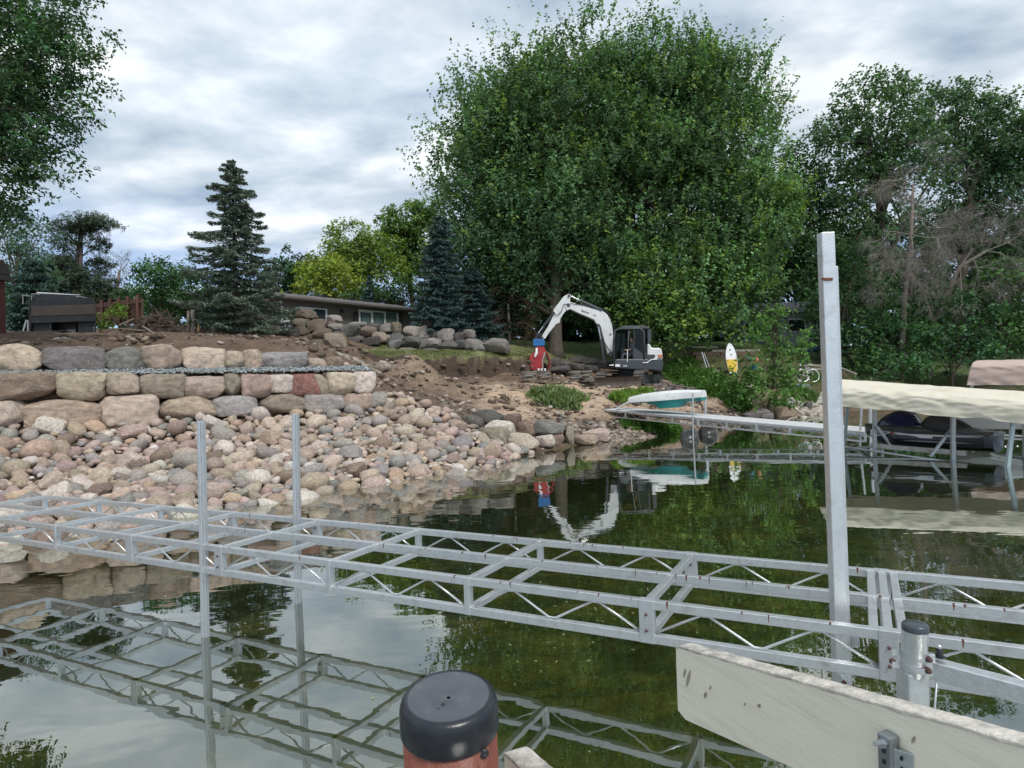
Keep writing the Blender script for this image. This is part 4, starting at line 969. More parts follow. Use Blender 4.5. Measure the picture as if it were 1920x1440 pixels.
leg(1590, 755, 836, 14.1, 0.028, ub=1583, m=paleblue, toz=-0.5); leg(1640, 752, 852, 13.4, 0.035, toz=-0.5); leg(1787, 765, 862, 12.3, 0.038, toz=-0.5)
leg(1900, 788, 872, 11.1, 0.032, ub=1890, m=paleblue, toz=-0.5); leg(1616, 750, 838, 14.8, 0.022, ub=1612, toz=-0.5); leg(1632, 750, 838, 15.0, 0.03, toz=-0.5); leg(1921, 780, 850, 12.4, 0.03, toz=-0.5)
leg(1644, 800, 848, 13.3, 0.026, 'brace', ub=1680); leg(1784, 805, 856, 12.4, 0.026, 'brace', ub=1744)
g = G(); g.tube([W(1583, 838, 13.9), W(1700, 855, 12.8), W(1842, 875, 11.6)], 0.027, 8); obj('base_beam', g, MT['alu_old'], lift, smooth=True)
g = G(); g.bar(W(1634, 835, 13.6), W(1812, 850, 12.2), 0.10, 0.10); obj('bunk_beam', g, mat('scraped white beam', (0.45, 0.43, 0.40), 0.6, var=0.4, scale=5, dirt=(0.12, 0.1, 0.09), dirt_amt=0.8), lift)
g = G(); g.bar(W(1606, 840, 14.6), W(1634, 838, 13.6), 0.09, 0.05); obj('end_beam', g, MT['alu_old'], lift)

JN, JT = W(1622, 803, 14.15), W(1872, 822, 12.15)
JD = JT - JN; JD.z = 0; jl = JD.length; jd = JD.normalized(); jw = Vector((-jd.y, jd.x, 0)); jw = jw if jw.y > 0 else -jw
jet = thing('watercraft', (JN + JD * 0.5 - Vector((0, 0, 0.35))), 'dark blue and white personal watercraft resting under the cream canopy', 'jet ski')
navy = mat('navy gelcoat', (0.004, 0.005, 0.012), 0.3, var=0.1, coat=0.1)
jwhite = mat('white gelcoat', (0.60, 0.61, 0.63), 0.2, var=0.04, coat=0.4); jgrey = mat('silver grey plastic', (0.20, 0.21, 0.23), 0.35, var=0.1); jblue = mat('deep blue plastic', (0.008, 0.012, 0.07), 0.2, coat=0.4); jseat = mat('charcoal seat', (0.05, 0.05, 0.055), 0.55, var=0.2)
zk = 0.12
def jring(t, wl_, hs): # hs list of (w, z)
    return [JN + jd * (t * jl) - Vector((0, 0, JN.z)) + jw * (w_ * wl_) + Vector((0, 0, z_)) for w_, z_ in hs]
def loft(rows, closed=False):
    k = len(rows[0]); g = G(); g.add([p for r in rows for p in r], [(i * k + j, i * k + j + 1, (i + 1) * k + j + 1, (i + 1) * k + j) for i in range(len(rows) - 1) for j in range(k - 1)] + [tuple(range(k))[::-1], tuple((len(rows) - 1) * k + j for j in range(k))]); return g
rows = []
for i in range(25):
    t = i / 24; wdt = 0.55 * min(1, (t * 3.2) ** 0.6 + 0.04) * (1 - 0.12 * max(0, t - 0.7) / 0.3) * (1 if t < 0.97 else 0.7); sheer = 0.50 - 0.08 * math.sin(math.pi * min(1, t * 0.9)) ; keel = zk + 0.30 * (1 - min(1, t * 3.5)) ** 1.8
    rows.append(jring(t, wdt, [(-1, sheer), (-1.02, sheer - 0.06), (-0.9, keel + 0.12), (-0.62, keel + 0.05), (0, keel), (0.62, keel + 0.05), (0.9, keel + 0.12), (1.02, sheer - 0.06), (1, sheer)]))
obj('hull', loft(rows), navy, jet, smooth=35)
rows = []
for i in range(25):
    t = i / 24; wdt = 0.55 * min(1, (t * 3.2) ** 0.6 + 0.03) * (1 - 0.12 * max(0, t - 0.7) / 0.3); sheer = 0.503 - 0.08 * math.sin(math.pi * min(1, t * 0.9))
    hp = (0.05 + 0.12 * math.exp(-((t - 0.35) / 0.25) ** 2)) * (1 - 0.85 * max(0, t - 0.75) / 0.25)
    rows.append(jring(t, wdt, [(-1.0, sheer), (-0.97, sheer + 0.03), (-0.8, sheer + hp), (-0.5, sheer + hp + 0.05), (0, sheer + hp + 0.06), (0.5, sheer + hp + 0.05), (0.8, sheer + hp), (0.97, sheer + 0.03), (1.0, sheer)]))
obj('deck', loft(rows), mat('dark grey deck', (0.06, 0.063, 0.07), 0.3, coat=0.3), jet, smooth=35)
def hump(name, t0, t1, w_, z0, z1, m, n_=12, peak=0.5, sink=0.02):
    rows = []
    for i in range(n_ + 1):
        f = i / n_; t = t0 + (t1 - t0) * f; e = math.sin(math.pi * min(1, f / peak * 0.5 if f < peak else 0.5 + (f - peak) / (1 - peak) * 0.5)) ** 0.7
        h = z0 + (z1 - z0) * e; ww = w_ * (0.4 + 0.6 * e)
        rows.append(jring(t, ww, [(-1, z0 - sink), (-0.92, z0 + (h - z0) * 0.6), (-0.55, h), (0, h + 0.02), (0.55, h), (0.92, z0 + (h - z0) * 0.6), (1, z0 - sink)]))
    return obj(name, loft(rows), m, jet, smooth=40)
hump('cowling', 0.10, 0.48, 0.36, 0.55, 0.92, jblue, peak=0.6)
hump('seat', 0.44, 0.86, 0.22, 0.50, 0.84, jseat, peak=0.3); hump('rear_fairing', 0.66, 0.98, 0.36, 0.46, 0.60, jgrey, peak=0.35)
hump('side_panel', 0.30, 0.72, 0.50, 0.47, 0.60, jgrey, peak=0.4); hump('front_hatch', 0.03, 0.36, 0.3, 0.52, 0.66, jgrey, peak=0.6)
g = G(); a = JN + jd * (0.44 * jl) - Vector((0, 0, JN.z)); g.tube([a + jw * -0.36 + Vector((0.05, 0, 0.88)), a + jw * -0.1 + Vector((0, 0, 0.93)), a + jw * 0.1 + Vector((0, 0, 0.93)), a + jw * 0.36 + Vector((0.05, 0, 0.88))], 0.016, 6); obj('handlebar', g, MT['black'], jet, smooth=True)
for t0, t1, z0, z1, m, nm in ((0.3, 0.95, 0.44, 0.475, jwhite, 'stripe'), (0.38, 0.9, 0.315, 0.345, jgrey, 'stripe'), (0.42, 0.8, 0.355, 0.375, mat('light blue stripe', (0.08, 0.12, 0.4), 0.3), 'stripe')):
    rows = []
    for i in range(13):
        f = i / 12; t = t0 + (t1 - t0) * f; wdt = 0.55 * (1 - 0.12 * max(0, t - 0.7) / 0.3); th = math.sin(math.pi * f) ** 0.5
        zc_ = (z0 + z1) / 2; rows.append(jring(t, wdt, [(-0.985 - 0.01, zc_ - (zc_ - z0) * th - 0.0), (-1.012, zc_ + (z1 - zc_) * th)]))
    g = G(); g.add([p for r in rows for p in r], [(i * 2, i * 2 + 1, i * 2 + 3, i * 2 + 2) for i in range(12)]); obj(nm, g, m, jet)
g = G(); a = JN + jd * (0.985 * jl) - Vector((0, 0, JN.z)); g.tube([a + jw * -0.53 + Vector((0, 0, 0.50)) - jd * 0.7, a + jw * -0.5 + Vector((0, 0, 0.48)) - jd * 0.1, a + jw * -0.40 + Vector((0, 0, 0.48)) + jd * 0.03, a + jw * 0.4 + Vector((0, 0, 0.48)) + jd * 0.03], 0.018, 6); obj('rear_bumper', g, jgrey, jet, smooth=True)
def text(name, s_, loc, size, xdir, updir, m, parent=None, ext=0.002, **tags):
    cu_ = bpy.data.curves.new(name, 'FONT'); cu_.body = s_; cu_.size = size; cu_.extrude = ext; cu_.align_x = 'LEFT'; cu_.materials.append(m)
    o = bpy.data.objects.new(name, cu_); COL.objects.link(o)
    x = Vector(xdir).normalized(); z = x.cross(Vector(updir)).normalized(); y = z.cross(x)
    dg_ = bpy.context.evaluated_depsgraph_get(); me_ = bpy.data.meshes.new_from_object(o.evaluated_get(dg_)); bpy.data.objects.remove(o); me_.materials.clear(); me_.materials.append(m)
    o = bpy.data.objects.new(name, me_); COL.objects.link(o)
    mm = Matrix((x, y, z)).transposed().to_4x4(); b = wloc(parent) if parent else Vector((0, 0, 0)); mm.translation = Vector(loc) - b
    if parent: o.parent = parent
    o.matrix_local = mm; return tag(o, **tags)
ta = JN + jd * (0.155 * jl) - Vector((0, 0, JN.z)) - jw * 0.535
nump = jring(0, 0.0, [(0, 0)])
g = G(); a0 = JN + jd * (0.13 * jl) - Vector((0, 0, JN.z)) - jw * 0.50; a1 = JN + jd * (0.62 * jl) - Vector((0, 0, JN.z)) - jw * 0.566
g.prism([a0 + Vector((0, 0, 0.40)), a1 + Vector((0, 0, 0.40)), a1 + Vector((0, 0, 0.44)), a0 + Vector((0, 0, 0.53))], jw * 0.012); obj('number_panel', g, jwhite, jet)
text('registration_number', '8247T', a0 + (a1 - a0) * 0.10 + Vector((0, 0, 0.425)) - jw * 0.006, 0.095, (a1 - a0), (0, 0, 1), MT['black'], jet)
g = G(); a = a0 + (a1 - a0) * 0.345 - jw * 0.004 + Vector((0, 0, 0.425)); g.prism([a, a + (a1 - a0).normalized() * 0.075, a + (a1 - a0).normalized() * 0.075 + Vector((0, 0, 0.075)), a + Vector((0, 0, 0.075))], -jw * 0.004); obj('sticker', g, mat('red sticker', (0.28, 0.02, 0.03), 0.4), jet)

# second dock, grey boat and pink-beige canopy at the right edge
dk2 = thing('dock', W(1862, 817, 14.0), 'short stretch of a white-railed dock at the right edge behind the watercraft', 'dock')
a, b = W(1858, 815, 14.2), W(1900, 817, 13.5); dd = (b - a).normalized()
for dz_ in (0, -0.07): g = G(); g.bar(a + Vector((0, 0, dz_)), a + dd * 2.4 + Vector((0, 0, dz_)), 0.06, 0.035); obj('rail', g, MT['white'], dk2)
g = G(); g.bar(W(1790, 846, 14.2), W(1790, 846, 14.2) + dd * 3.0, 0.05, 0.03); obj('bottom_rail', g, MT['alu_old'], dk2)
for k in range(4): 
    q = W(1862 + k * 22, 838, 14.0); g = G(); g.tube([q, q + Vector((0.15, 0, -0.10)), q + Vector((0.3, 0, 0.02))], 0.012, 5); obj('diagonal_rod', g, MT['alu_old'], dk2)
gb = thing('runabout', W(1860, 800, 15.5), 'grey open boat lying behind the watercraft at the right edge', 'boat')
rows = []
c0, c1 = W(1752, 768, 15.6), W(1990, 812, 14.6)
for i in range(13):
    t = i / 12; c_ = c0 + (c1 - c0) * t; wdt = 0.75 * min(1, (t * 2.5) ** 0.6 + 0.03); bk = Vector((0.3, 0.95, 0)); z1 = 0.90 - 0.15 * t; z0 = 0.28 + 0.5 * (1 - min(1, t * 3)) ** 2
    rows.append([Vector((c_.x, c_.y, 0)) + bk * (w_ * wdt) + Vector((0, 0, z_)) for w_, z_ in ((-1, z1), (-1.0, z1 - 0.1), (-0.95, z1 - 0.22), (-0.7, z0 + 0.06), (0, z0), (0.7, z0 + 0.06), (1, z1 - 0.1), (1, z1))])
obj('hull', loft(rows), mat('pale grey hull', (0.38, 0.38, 0.39), 0.3, var=0.08), gb, smooth=35)
g = G(); g.bar(c0 + Vector((0.3, -0.75, -0.1)), c0 + Vector((1.6, -0.8, -0.32)), 0.02, 0.05); obj('rub_rail', g, MT['white'], gb)
g = G(); g.bar(c0 + Vector((1.2, -0.1, -0.05)), c0 + Vector((2.9, -0.2, -0.2)), 0.6, 0.12); obj('cockpit', g, MT['black'], gb)
l2 = thing('boat_lift', W(1850, 790, 15.5), 'boat lift with a smooth pink-beige canopy behind the cream one at the right edge', 'boat lift')
A2, B2 = W(1813, 722, 16.0), W(1990, 722, 15.0)
pinkc = mat('pink-beige canvas', (0.50, 0.385, 0.335), 0.8, var=0.06, scale=2, bump=0.1, bscale=12, spec=0.2)
obj('canopy', canopy_mesh(A2, (B2 - A2).normalized(), Vector((0.70, 0.714, 0)), 4.5, 2.2, 0.405, seed=9.0, scal=0.0, taper=0.12, fold=0.03, prof=[(0, 0), (0, 0.4), (0.0, 0.8), (0.0, 1.1), (0.01, 1.22), (0.04, 1.33), (0.1, 1.45), (0.25, 1.55), (0.5, 1.6), (0.75, 1.55), (0.9, 1.45), (0.96, 1.33), (1, 1.2), (1, 0.6), (1, 0)]), pinkc, l2, smooth=True)
for u_ in (1822, 1925):
    a, b = W(u_, 720, 16.3), W(u_, 820, 16.3); b.z = -0.5
    g = G(); g.bar(a, b, 0.06, 0.06, up=(0, 1, 0)); obj('leg', g, MT['alu_old'], l2)
# ------------------------------------------------------------------ vegetation
def leaf_quads(pos, nrm, tan_, ln, wd):
    n_ = nrm / np.maximum(np.linalg.norm(nrm, axis=1, keepdims=True), 1e-9)
    t = tan_ - n_ * (tan_ * n_).sum(1, keepdims=True); t /= np.maximum(np.linalg.norm(t, axis=1, keepdims=True), 1e-9)
    b = np.cross(n_, t); L = ln[:, None] / 2; w_ = wd[:, None] / 2
    v = np.stack([pos - t * L, pos + b * w_ - t * L * 0.15, pos + t * L, pos - b * w_ - t * L * 0.15], 1)
    return v.reshape(-1, 3)
def leaves_obj(name, pos, nrm, tan_, ln, wd, col, m, parent=None, **tags):
    v = leaf_quads(pos, nrm, tan_, ln, wd)
    o = np_mesh(name, v, np.arange(len(v)).reshape(-1, 4), m, parent=parent, col=np.repeat(np.clip(col, 0.003, 0.6), 4, axis=0), loc=None)
    return tag(o, **tags)
def unit(n_, r_): q = r_.normal(size=(n_, 3)); return q / np.linalg.norm(q, axis=1, keepdims=True)
def crown(name, lobes, parent, col, young=None, ny=0.15, k=9.0, shoots=9, per=9, leaf=0.16, asp=0.62, slen=0.8, rcl=0.8, up=0.7, seed=1, m=None, flat=0.65, spread=0.13, shell=0.5, vary=0.22, limbs=None, limb_r=0.07, nlimb=26, droop=0.0, lump=0.14, spike=0.0):
    r_ = np.random.default_rng(seed); P0, O0, YG = [], [], []
    for lb in lobes:
        u, v, ru, rv, Y = lb[:5]; f = lb[5] if len(lb) > 5 else 0.85
        c = np.array(W(u, v, Y)); rx, rz = ru / FPX * Y, rv / FPX * Y; ry = min(rx, max(rz, rx * 0.7)) * f
        K = max(3, int(k * (rx * ry * rz) ** (2 / 3)))
        d = unit(K, r_); ph = r_.uniform(0, 6, 4)
        lum = 1 + lump * (np.sin(d @ np.array([4.1, 2.3, 5.2]) + ph[0]) + np.sin(d @ np.array([-7.3, 5.1, 3.9]) + ph[1]) + np.sin(d @ np.array([3.3, -9.1, 8.4]) + ph[2])) / 1.5
        rf = (1 - shell * r_.random(K) ** 1.4) * lum
        P0.append(c + d * np.array([rx, ry, rz]) * rf[:, None]); O0.append(d)
    P0, O0 = np.concatenate(P0), np.concatenate(O0); K = len(P0)
    cf = np.exp(r_.normal(0, vary, K)); cy = r_.random(K) < ny * 2.2
    rc = rcl * r_.uniform(0.6, 1.25, K)
    ci = np.repeat(np.arange(K), shoots); S = len(ci)
    bd = unit(S, r_) + O0[ci] * 0.5 + np.array([0, 0, 0.6]); bd /= np.linalg.norm(bd, axis=1, keepdims=True)
    base = P0[ci] + bd * (rc[ci] * (0.45 + 0.55 * r_.random(S) ** 0.5))[:, None] * np.array([1, 1, flat])
    dr = O0[ci] * 0.3 + bd * 0.45 + np.array([0, 0, up]) + r_.normal(size=(S, 3)) * 0.38
    dr[:, 2] -= droop; dr /= np.linalg.norm(dr, axis=1, keepdims=True); tilt_ok = 1
    sl = slen * r_.uniform(0.6, 1.3, S) * (1 + spike * (r_.random(S) < 0.15) * (O0[ci][:, 2] > -0.2)); sf = np.exp(r_.normal(0, 0.2, S)); sy = (r_.random(S) < ny) | (cy[ci] & (r_.random(S) < 0.35))
    li = np.repeat(np.arange(S), per); Ln = len(li); tt = r_.random(Ln) 
    rad = r_.normal(size=(Ln, 3)); rad -= dr[li] * (rad * dr[li]).sum(1, keepdims=True)
    pos = base[li] + dr[li] * (tt * sl[li])[:, None] + rad * (spread * (1.15 - 0.6 * tt))[:, None]
    nrm = r_.normal(size=(Ln, 3)) * 0.6 + np.array([0, 0, 0.55]) + bd[li] * 0.7
    tan_ = rad + dr[li] * 0.6 + np.array([0, 0, -0.35])
    sz = leaf * r_.uniform(0.65, 1.25, Ln)
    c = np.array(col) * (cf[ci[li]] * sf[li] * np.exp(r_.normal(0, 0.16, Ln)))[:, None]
    c = c * (0.82 + 0.4 * tt)[:, None]  # paler new tips, and clump shading put into the leaf colour
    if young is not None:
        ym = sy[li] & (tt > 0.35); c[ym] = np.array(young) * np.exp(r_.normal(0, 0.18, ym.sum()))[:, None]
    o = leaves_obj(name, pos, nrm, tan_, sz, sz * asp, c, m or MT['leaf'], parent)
    if limbs:
        base_, top_, r0 = Vector(limbs[0]), Vector(limbs[1]), limbs[2]
        g = G(); mid = (base_ + top_) / 2 + Vector((r_.normal() * 0.15, r_.normal() * 0.15, 0))
        pts_ = [base_ - Vector((0, 0, 0.3)), base_ + Vector((0, 0, 0.25)), base_ * 0.75 + mid * 0.25 + Vector((0, 0, 0.1)), mid, top_]
        g.tube(pts_, [r0 * 1.6, r0 * 1.15, r0, r0 * 0.8, r0 * 0.35], 12); obj('trunk', g, MT['bark'], parent, smooth=True)
        g = G(); sel = r_.choice(K, min(nlimb, K), replace=False)
        for i in sel:
            q = Vector(P0[i]); f = r_.uniform(0.35, 0.95); a = base_.lerp(mid, f * 2) if f < 0.5 else mid.lerp(top_, f * 2 - 1)
            if q.z < a.z - 0.5: a = base_.lerp(mid, 0.6)
            m1 = a.lerp(q, 0.4) + Vector((0, 0, (q - a).length * 0.10)); rr = limb_r * r_.uniform(0.6, 1.3) * min(1.6, (q - a).length / 3 + 0.4)
            g.tube([a, a.lerp(m1, 0.5) + Vector((0, 0, 0.05)), m1, m1.lerp(q, 0.5), q], [rr, rr * 0.8, rr * 0.6, rr * 0.4, rr * 0.12], 6, cap=False)
            for _ in range(3):
                j = r_.integers(K); w_ = Vector(P0[j])
                if (w_ - m1).length < (q - a).length * 0.9: g.tube([m1, m1.lerp(w_, 0.5) + Vector((0, 0, 0.1)), w_], [rr * 0.45, rr * 0.3, rr * 0.08], 5, cap=False)
        obj('limbs', g, MT['bark'], parent, smooth=True)
    return P0
GREEN, DKG, LTG, YG_ = (0.092, 0.170, 0.076), (0.028, 0.066, 0.03), (0.085, 0.15, 0.04), (0.20, 0.29, 0.07)
def tree(name, base, label, cat='tree', group=None): return thing(name, base, label, cat, group)

# the big silver maple
b = ground_at(1195, 690); b = W(1195, 672, 36.5); b.z = gz(b.x, b.y)
t_ = tree('maple_tree', b, 'huge bushy maple with upright leafy shoots filling the middle of the picture behind the excavator')
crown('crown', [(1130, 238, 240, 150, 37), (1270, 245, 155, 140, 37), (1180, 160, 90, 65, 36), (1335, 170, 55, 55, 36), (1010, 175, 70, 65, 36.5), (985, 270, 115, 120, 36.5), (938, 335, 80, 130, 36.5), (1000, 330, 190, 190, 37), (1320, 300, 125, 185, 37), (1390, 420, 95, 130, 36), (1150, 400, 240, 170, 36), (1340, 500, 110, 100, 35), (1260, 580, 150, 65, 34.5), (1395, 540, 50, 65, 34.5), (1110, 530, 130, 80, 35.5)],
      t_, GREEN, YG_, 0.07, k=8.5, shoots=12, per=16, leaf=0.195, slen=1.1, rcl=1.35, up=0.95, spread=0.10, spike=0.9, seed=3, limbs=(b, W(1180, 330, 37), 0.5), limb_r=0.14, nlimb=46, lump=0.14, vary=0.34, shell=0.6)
b = W(1042, 665, 33); b.z = gz(b.x, b.y) - 0.05
t_ = tree('maple_tree', b, 'dark leafy tree on a thick grey trunk standing behind the raised excavator arm')
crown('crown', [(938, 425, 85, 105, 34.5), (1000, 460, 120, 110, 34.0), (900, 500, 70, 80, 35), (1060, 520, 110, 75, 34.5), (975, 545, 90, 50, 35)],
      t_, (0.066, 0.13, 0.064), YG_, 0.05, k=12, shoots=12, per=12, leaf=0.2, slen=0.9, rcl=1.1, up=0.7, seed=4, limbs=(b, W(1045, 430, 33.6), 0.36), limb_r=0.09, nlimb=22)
big = [o for o in COL.objects if o.name == 'maple_tree'][0]
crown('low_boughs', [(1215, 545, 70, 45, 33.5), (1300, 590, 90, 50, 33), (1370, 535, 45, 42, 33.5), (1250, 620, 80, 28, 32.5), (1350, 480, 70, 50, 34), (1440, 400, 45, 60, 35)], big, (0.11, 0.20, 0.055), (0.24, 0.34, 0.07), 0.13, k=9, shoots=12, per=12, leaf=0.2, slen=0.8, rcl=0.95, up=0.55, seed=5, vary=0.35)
# light trees behind the brown house
for (lobes, col, yg, nyy, lab, base, lf, tr, sd) in [
    ([(545, 515, 38, 32, 60), (520, 535, 30, 25, 60), (575, 530, 30, 30, 60)], (0.04, 0.09, 0.045), None, 0, 'dark green rounded tree beyond the left end of the brown house', (548, 580, 60), 0.30, 0.2, 21),
    ([(600, 525, 36, 38, 52), (640, 540, 40, 35, 52), (620, 555, 55, 25, 52)], (0.21, 0.27, 0.05), (0.28, 0.32, 0.06), 0.3, 'bright yellow-green bushy tree right above the brown roof', (610, 590, 52), 0.26, 0.15, 22),
    ([(655, 460, 45, 38, 56), (690, 490, 55, 40, 56), (650, 500, 40, 25, 56), (720, 510, 35, 25, 56)], (0.15, 0.22, 0.05), (0.22, 0.28, 0.06), 0.3, 'airy yellow-green tree with sky gaps rising over the middle of the brown roof', (680, 590, 56), 0.26, 0.2, 23),
    ([(770, 425, 50, 42, 60), (800, 455, 40, 60, 60), (745, 465, 30, 38, 60), (770, 500, 45, 35, 60)], (0.10, 0.17, 0.05), (0.16, 0.25, 0.07), 0.2, 'tall pale green tree between the yellow-green one and the big maple', (780, 590, 60), 0.30, 0.22, 24),
    ([(745, 560, 60, 22, 50), (700, 568, 50, 18, 50)], (0.05, 0.10, 0.035), None, 0, 'low dark green bushes behind the right end of the brown roof', (740, 590, 50), 0.24, 0.08, 25)]:
    b = W(*base); b.z = gz(b.x, b.y); t_ = tree('leafy_tree', b, lab)
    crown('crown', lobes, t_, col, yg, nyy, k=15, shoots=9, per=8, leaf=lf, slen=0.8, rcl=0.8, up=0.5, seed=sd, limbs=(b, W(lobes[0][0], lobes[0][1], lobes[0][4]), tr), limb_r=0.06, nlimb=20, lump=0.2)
# right-hand trees
b = W(1450, 640, 42); b.z = gz(b.x, b.y); t_ = tree('leafy_tree', b, 'dark green tree on a straight bare trunk before the grey-blue house')
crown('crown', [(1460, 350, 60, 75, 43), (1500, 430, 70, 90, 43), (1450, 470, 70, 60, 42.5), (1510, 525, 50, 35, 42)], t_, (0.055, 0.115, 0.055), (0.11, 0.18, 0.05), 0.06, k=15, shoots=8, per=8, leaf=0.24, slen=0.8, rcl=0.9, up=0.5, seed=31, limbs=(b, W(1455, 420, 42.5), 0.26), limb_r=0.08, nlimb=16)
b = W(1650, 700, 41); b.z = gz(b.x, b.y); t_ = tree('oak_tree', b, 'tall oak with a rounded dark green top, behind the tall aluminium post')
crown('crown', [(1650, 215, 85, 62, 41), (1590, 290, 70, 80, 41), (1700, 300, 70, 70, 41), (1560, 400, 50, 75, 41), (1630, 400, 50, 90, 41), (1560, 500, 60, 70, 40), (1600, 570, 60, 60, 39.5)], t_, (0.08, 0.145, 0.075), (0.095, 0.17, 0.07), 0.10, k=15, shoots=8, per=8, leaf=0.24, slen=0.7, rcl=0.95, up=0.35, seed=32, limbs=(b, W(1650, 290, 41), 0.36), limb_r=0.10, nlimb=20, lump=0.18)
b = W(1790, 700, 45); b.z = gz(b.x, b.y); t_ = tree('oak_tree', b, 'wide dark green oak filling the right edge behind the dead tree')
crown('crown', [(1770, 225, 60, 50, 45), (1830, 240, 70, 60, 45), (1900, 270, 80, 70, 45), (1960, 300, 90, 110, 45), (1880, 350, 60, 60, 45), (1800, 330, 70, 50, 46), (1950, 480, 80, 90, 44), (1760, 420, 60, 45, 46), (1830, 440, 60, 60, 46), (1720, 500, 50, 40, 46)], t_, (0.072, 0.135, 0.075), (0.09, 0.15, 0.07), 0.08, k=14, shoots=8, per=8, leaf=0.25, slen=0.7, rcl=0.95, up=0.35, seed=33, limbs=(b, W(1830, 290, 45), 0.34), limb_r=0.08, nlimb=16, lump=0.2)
for lobes, lab, base, sd, cl in [
    ([(1570, 600, 60, 60, 35), (1610, 520, 55, 60, 36), (1620, 660, 70, 45, 34)], 'dark leafy undergrowth tree right of the tall aluminium post', (1600, 715, 34.5), 41, (0.045, 0.10, 0.05)),
    ([(1700, 660, 60, 45, 33), (1690, 600, 40, 40, 34), (1650, 690, 50, 22, 32)], 'deep green shrub around the pale trunk behind the cream canopy', (1690, 715, 33), 42, (0.058, 0.135, 0.055)),
    ([(1790, 610, 60, 55, 34), (1780, 670, 80, 40, 32.5)], 'dense dark shrub below the dead branches, left of the pink-beige canopy', (1785, 715, 33), 43, (0.052, 0.12, 0.058)),
    ([(1880, 560, 60, 60, 34), (1900, 640, 60, 50, 33), (1950, 600, 60, 80, 34)], 'green shrub with lighter leaves at the right edge above the pink-beige canopy', (1890, 715, 33), 44, (0.072, 0.145, 0.055))]:
    b = W(*base); b.z = gz(b.x, b.y); t_ = tree('shrub', b, lab, 'shrub')
    crown('crown', lobes, t_, cl, (0.07, 0.15, 0.04), 0.10, k=18, shoots=8, per=8, leaf=0.21, slen=0.6, rcl=0.75, up=0.3, seed=sd, limbs=(b, W(lobes[0][0], lobes[0][1], lobes[0][4]), 0.1), limb_r=0.05, nlimb=14, lump=0.2)
# far wood closing the gaps
def backdrop_wood(name, lobes, col, lab, sd):
    t_ = W(lobes[0][0], 640, lobes[0][4]); t_.z = gz(t_.x, t_.y); r = tree(name, t_, lab, 'trees'); r['kind'] = 'stuff'
    crown('foliage', lobes, r, col, None, 0, k=8, shoots=8, per=8, leaf=0.5, slen=1.2, rcl=1.4, up=0.4, seed=sd)
backdrop_wood('woods', [(900, 585, 90, 55, 52), (1010, 590, 90, 50, 52), (1120, 600, 90, 50, 54), (1240, 590, 100, 50, 56), (1350, 560, 90, 60, 58), (1560, 540, 90, 80, 60), (1680, 560, 70, 120, 62), (1790, 520, 60, 120, 64), (1930, 560, 90, 130, 62), (1000, 625, 110, 32, 46), (1130, 625, 110, 32, 46), (1260, 630, 90, 30, 46), (890, 620, 60, 30, 46)], (0.026, 0.055, 0.028), 'far dark woods closing the view between the trunks', 51)
backdrop_wood('hedge', [(40, 600, 60, 28, 45), (150, 602, 60, 24, 45), (260, 598, 60, 30, 45), (360, 600, 60, 30, 46), (460, 600, 70, 34, 46)], (0.045, 0.09, 0.045), 'dark hedge and bushes along the back of the yard behind trailer and spruce', 52)
# tree hanging in at the upper left
b = Vector((-13.5, 11.5, 2.6)); t_ = tree('ash_tree', b, 'leafy branches hanging into the upper left corner of the picture')
crown('crown', [(40, 40, 150, 75, 12.5), (95, 130, 105, 85, 12.5), (10, 190, 130, 90, 12.5), (75, 250, 75, 65, 12.3), (20, 330, 80, 60, 12.2), (-80, 300, 110, 120, 12.5), (-120, 100, 160, 160, 13), (-40, 400, 60, 40, 12.2)],
      t_, (0.045, 0.10, 0.045), (0.08, 0.14, 0.06), 0.15, k=46, shoots=10, per=13, leaf=0.095, asp=0.5, slen=0.42, rcl=0.34, up=-0.1, seed=61, spread=0.06, limbs=(b, Vector((-12.6, 12, 9.5)), 0.3), limb_r=0.035, nlimb=60, lump=0.26, shell=0.8, vary=0.28)
b = W(30, 632, 24); b.z = gz(b.x, b.y); t_ = tree('leafy_tree', b, 'blue-green young tree at the left edge behind the black trailer')
crown('crown', [(30, 500, 55, 60, 25), (50, 560, 55, 60, 25), (5, 590, 45, 50, 24), (70, 460, 35, 40, 26), (25, 430, 40, 40, 26)], t_, (0.055, 0.115, 0.075), (0.09, 0.16, 0.08), 0.2, k=30, shoots=8, per=8, leaf=0.13, asp=0.4, slen=0.4, rcl=0.5, up=0.1, seed=62, spread=0.09, limbs=(b, W(35, 470, 25), 0.07), limb_r=0.03, nlimb=20, lump=0.3, shell=0.7)
b = W(305, 612, 28); b.z = gz(b.x, b.y); t_ = tree('shrub', b, 'big green shrub behind the brush mound left of the tall spruce', 'shrub')
crown('crown', [(300, 555, 52, 45, 28), (330, 540, 40, 40, 28.5), (268, 575, 30, 28, 28), (310, 515, 20, 22, 28.5), (345, 515, 22, 22, 29)], t_, (0.045, 0.11, 0.042), (0.07, 0.16, 0.06), 0.2, k=34, shoots=8, per=8, leaf=0.14, slen=0.45, rcl=0.5, up=0.5, seed=63, spread=0.09, limbs=(b, W(308, 540, 28.3), 0.08), limb_r=0.03, nlimb=14, lump=0.15)
b = W(225, 605, 25.5); b.z = gz(b.x, b.y); t_ = tree('shrub', b, 'low yellow-green weeds and bush in front of the red-brown fence', 'shrub')
crown('crown', [(205, 605, 24, 12, 24.5), (222, 595, 22, 12, 25.5)], t_, (0.10, 0.17, 0.03), (0.16, 0.26, 0.04), 0.3, k=60, shoots=8, per=7, leaf=0.12, slen=0.3, rcl=0.3, up=0.8, seed=64, spread=0.07, limbs=(b, W(215, 598, 25), 0.03), limb_r=0.015, nlimb=8)
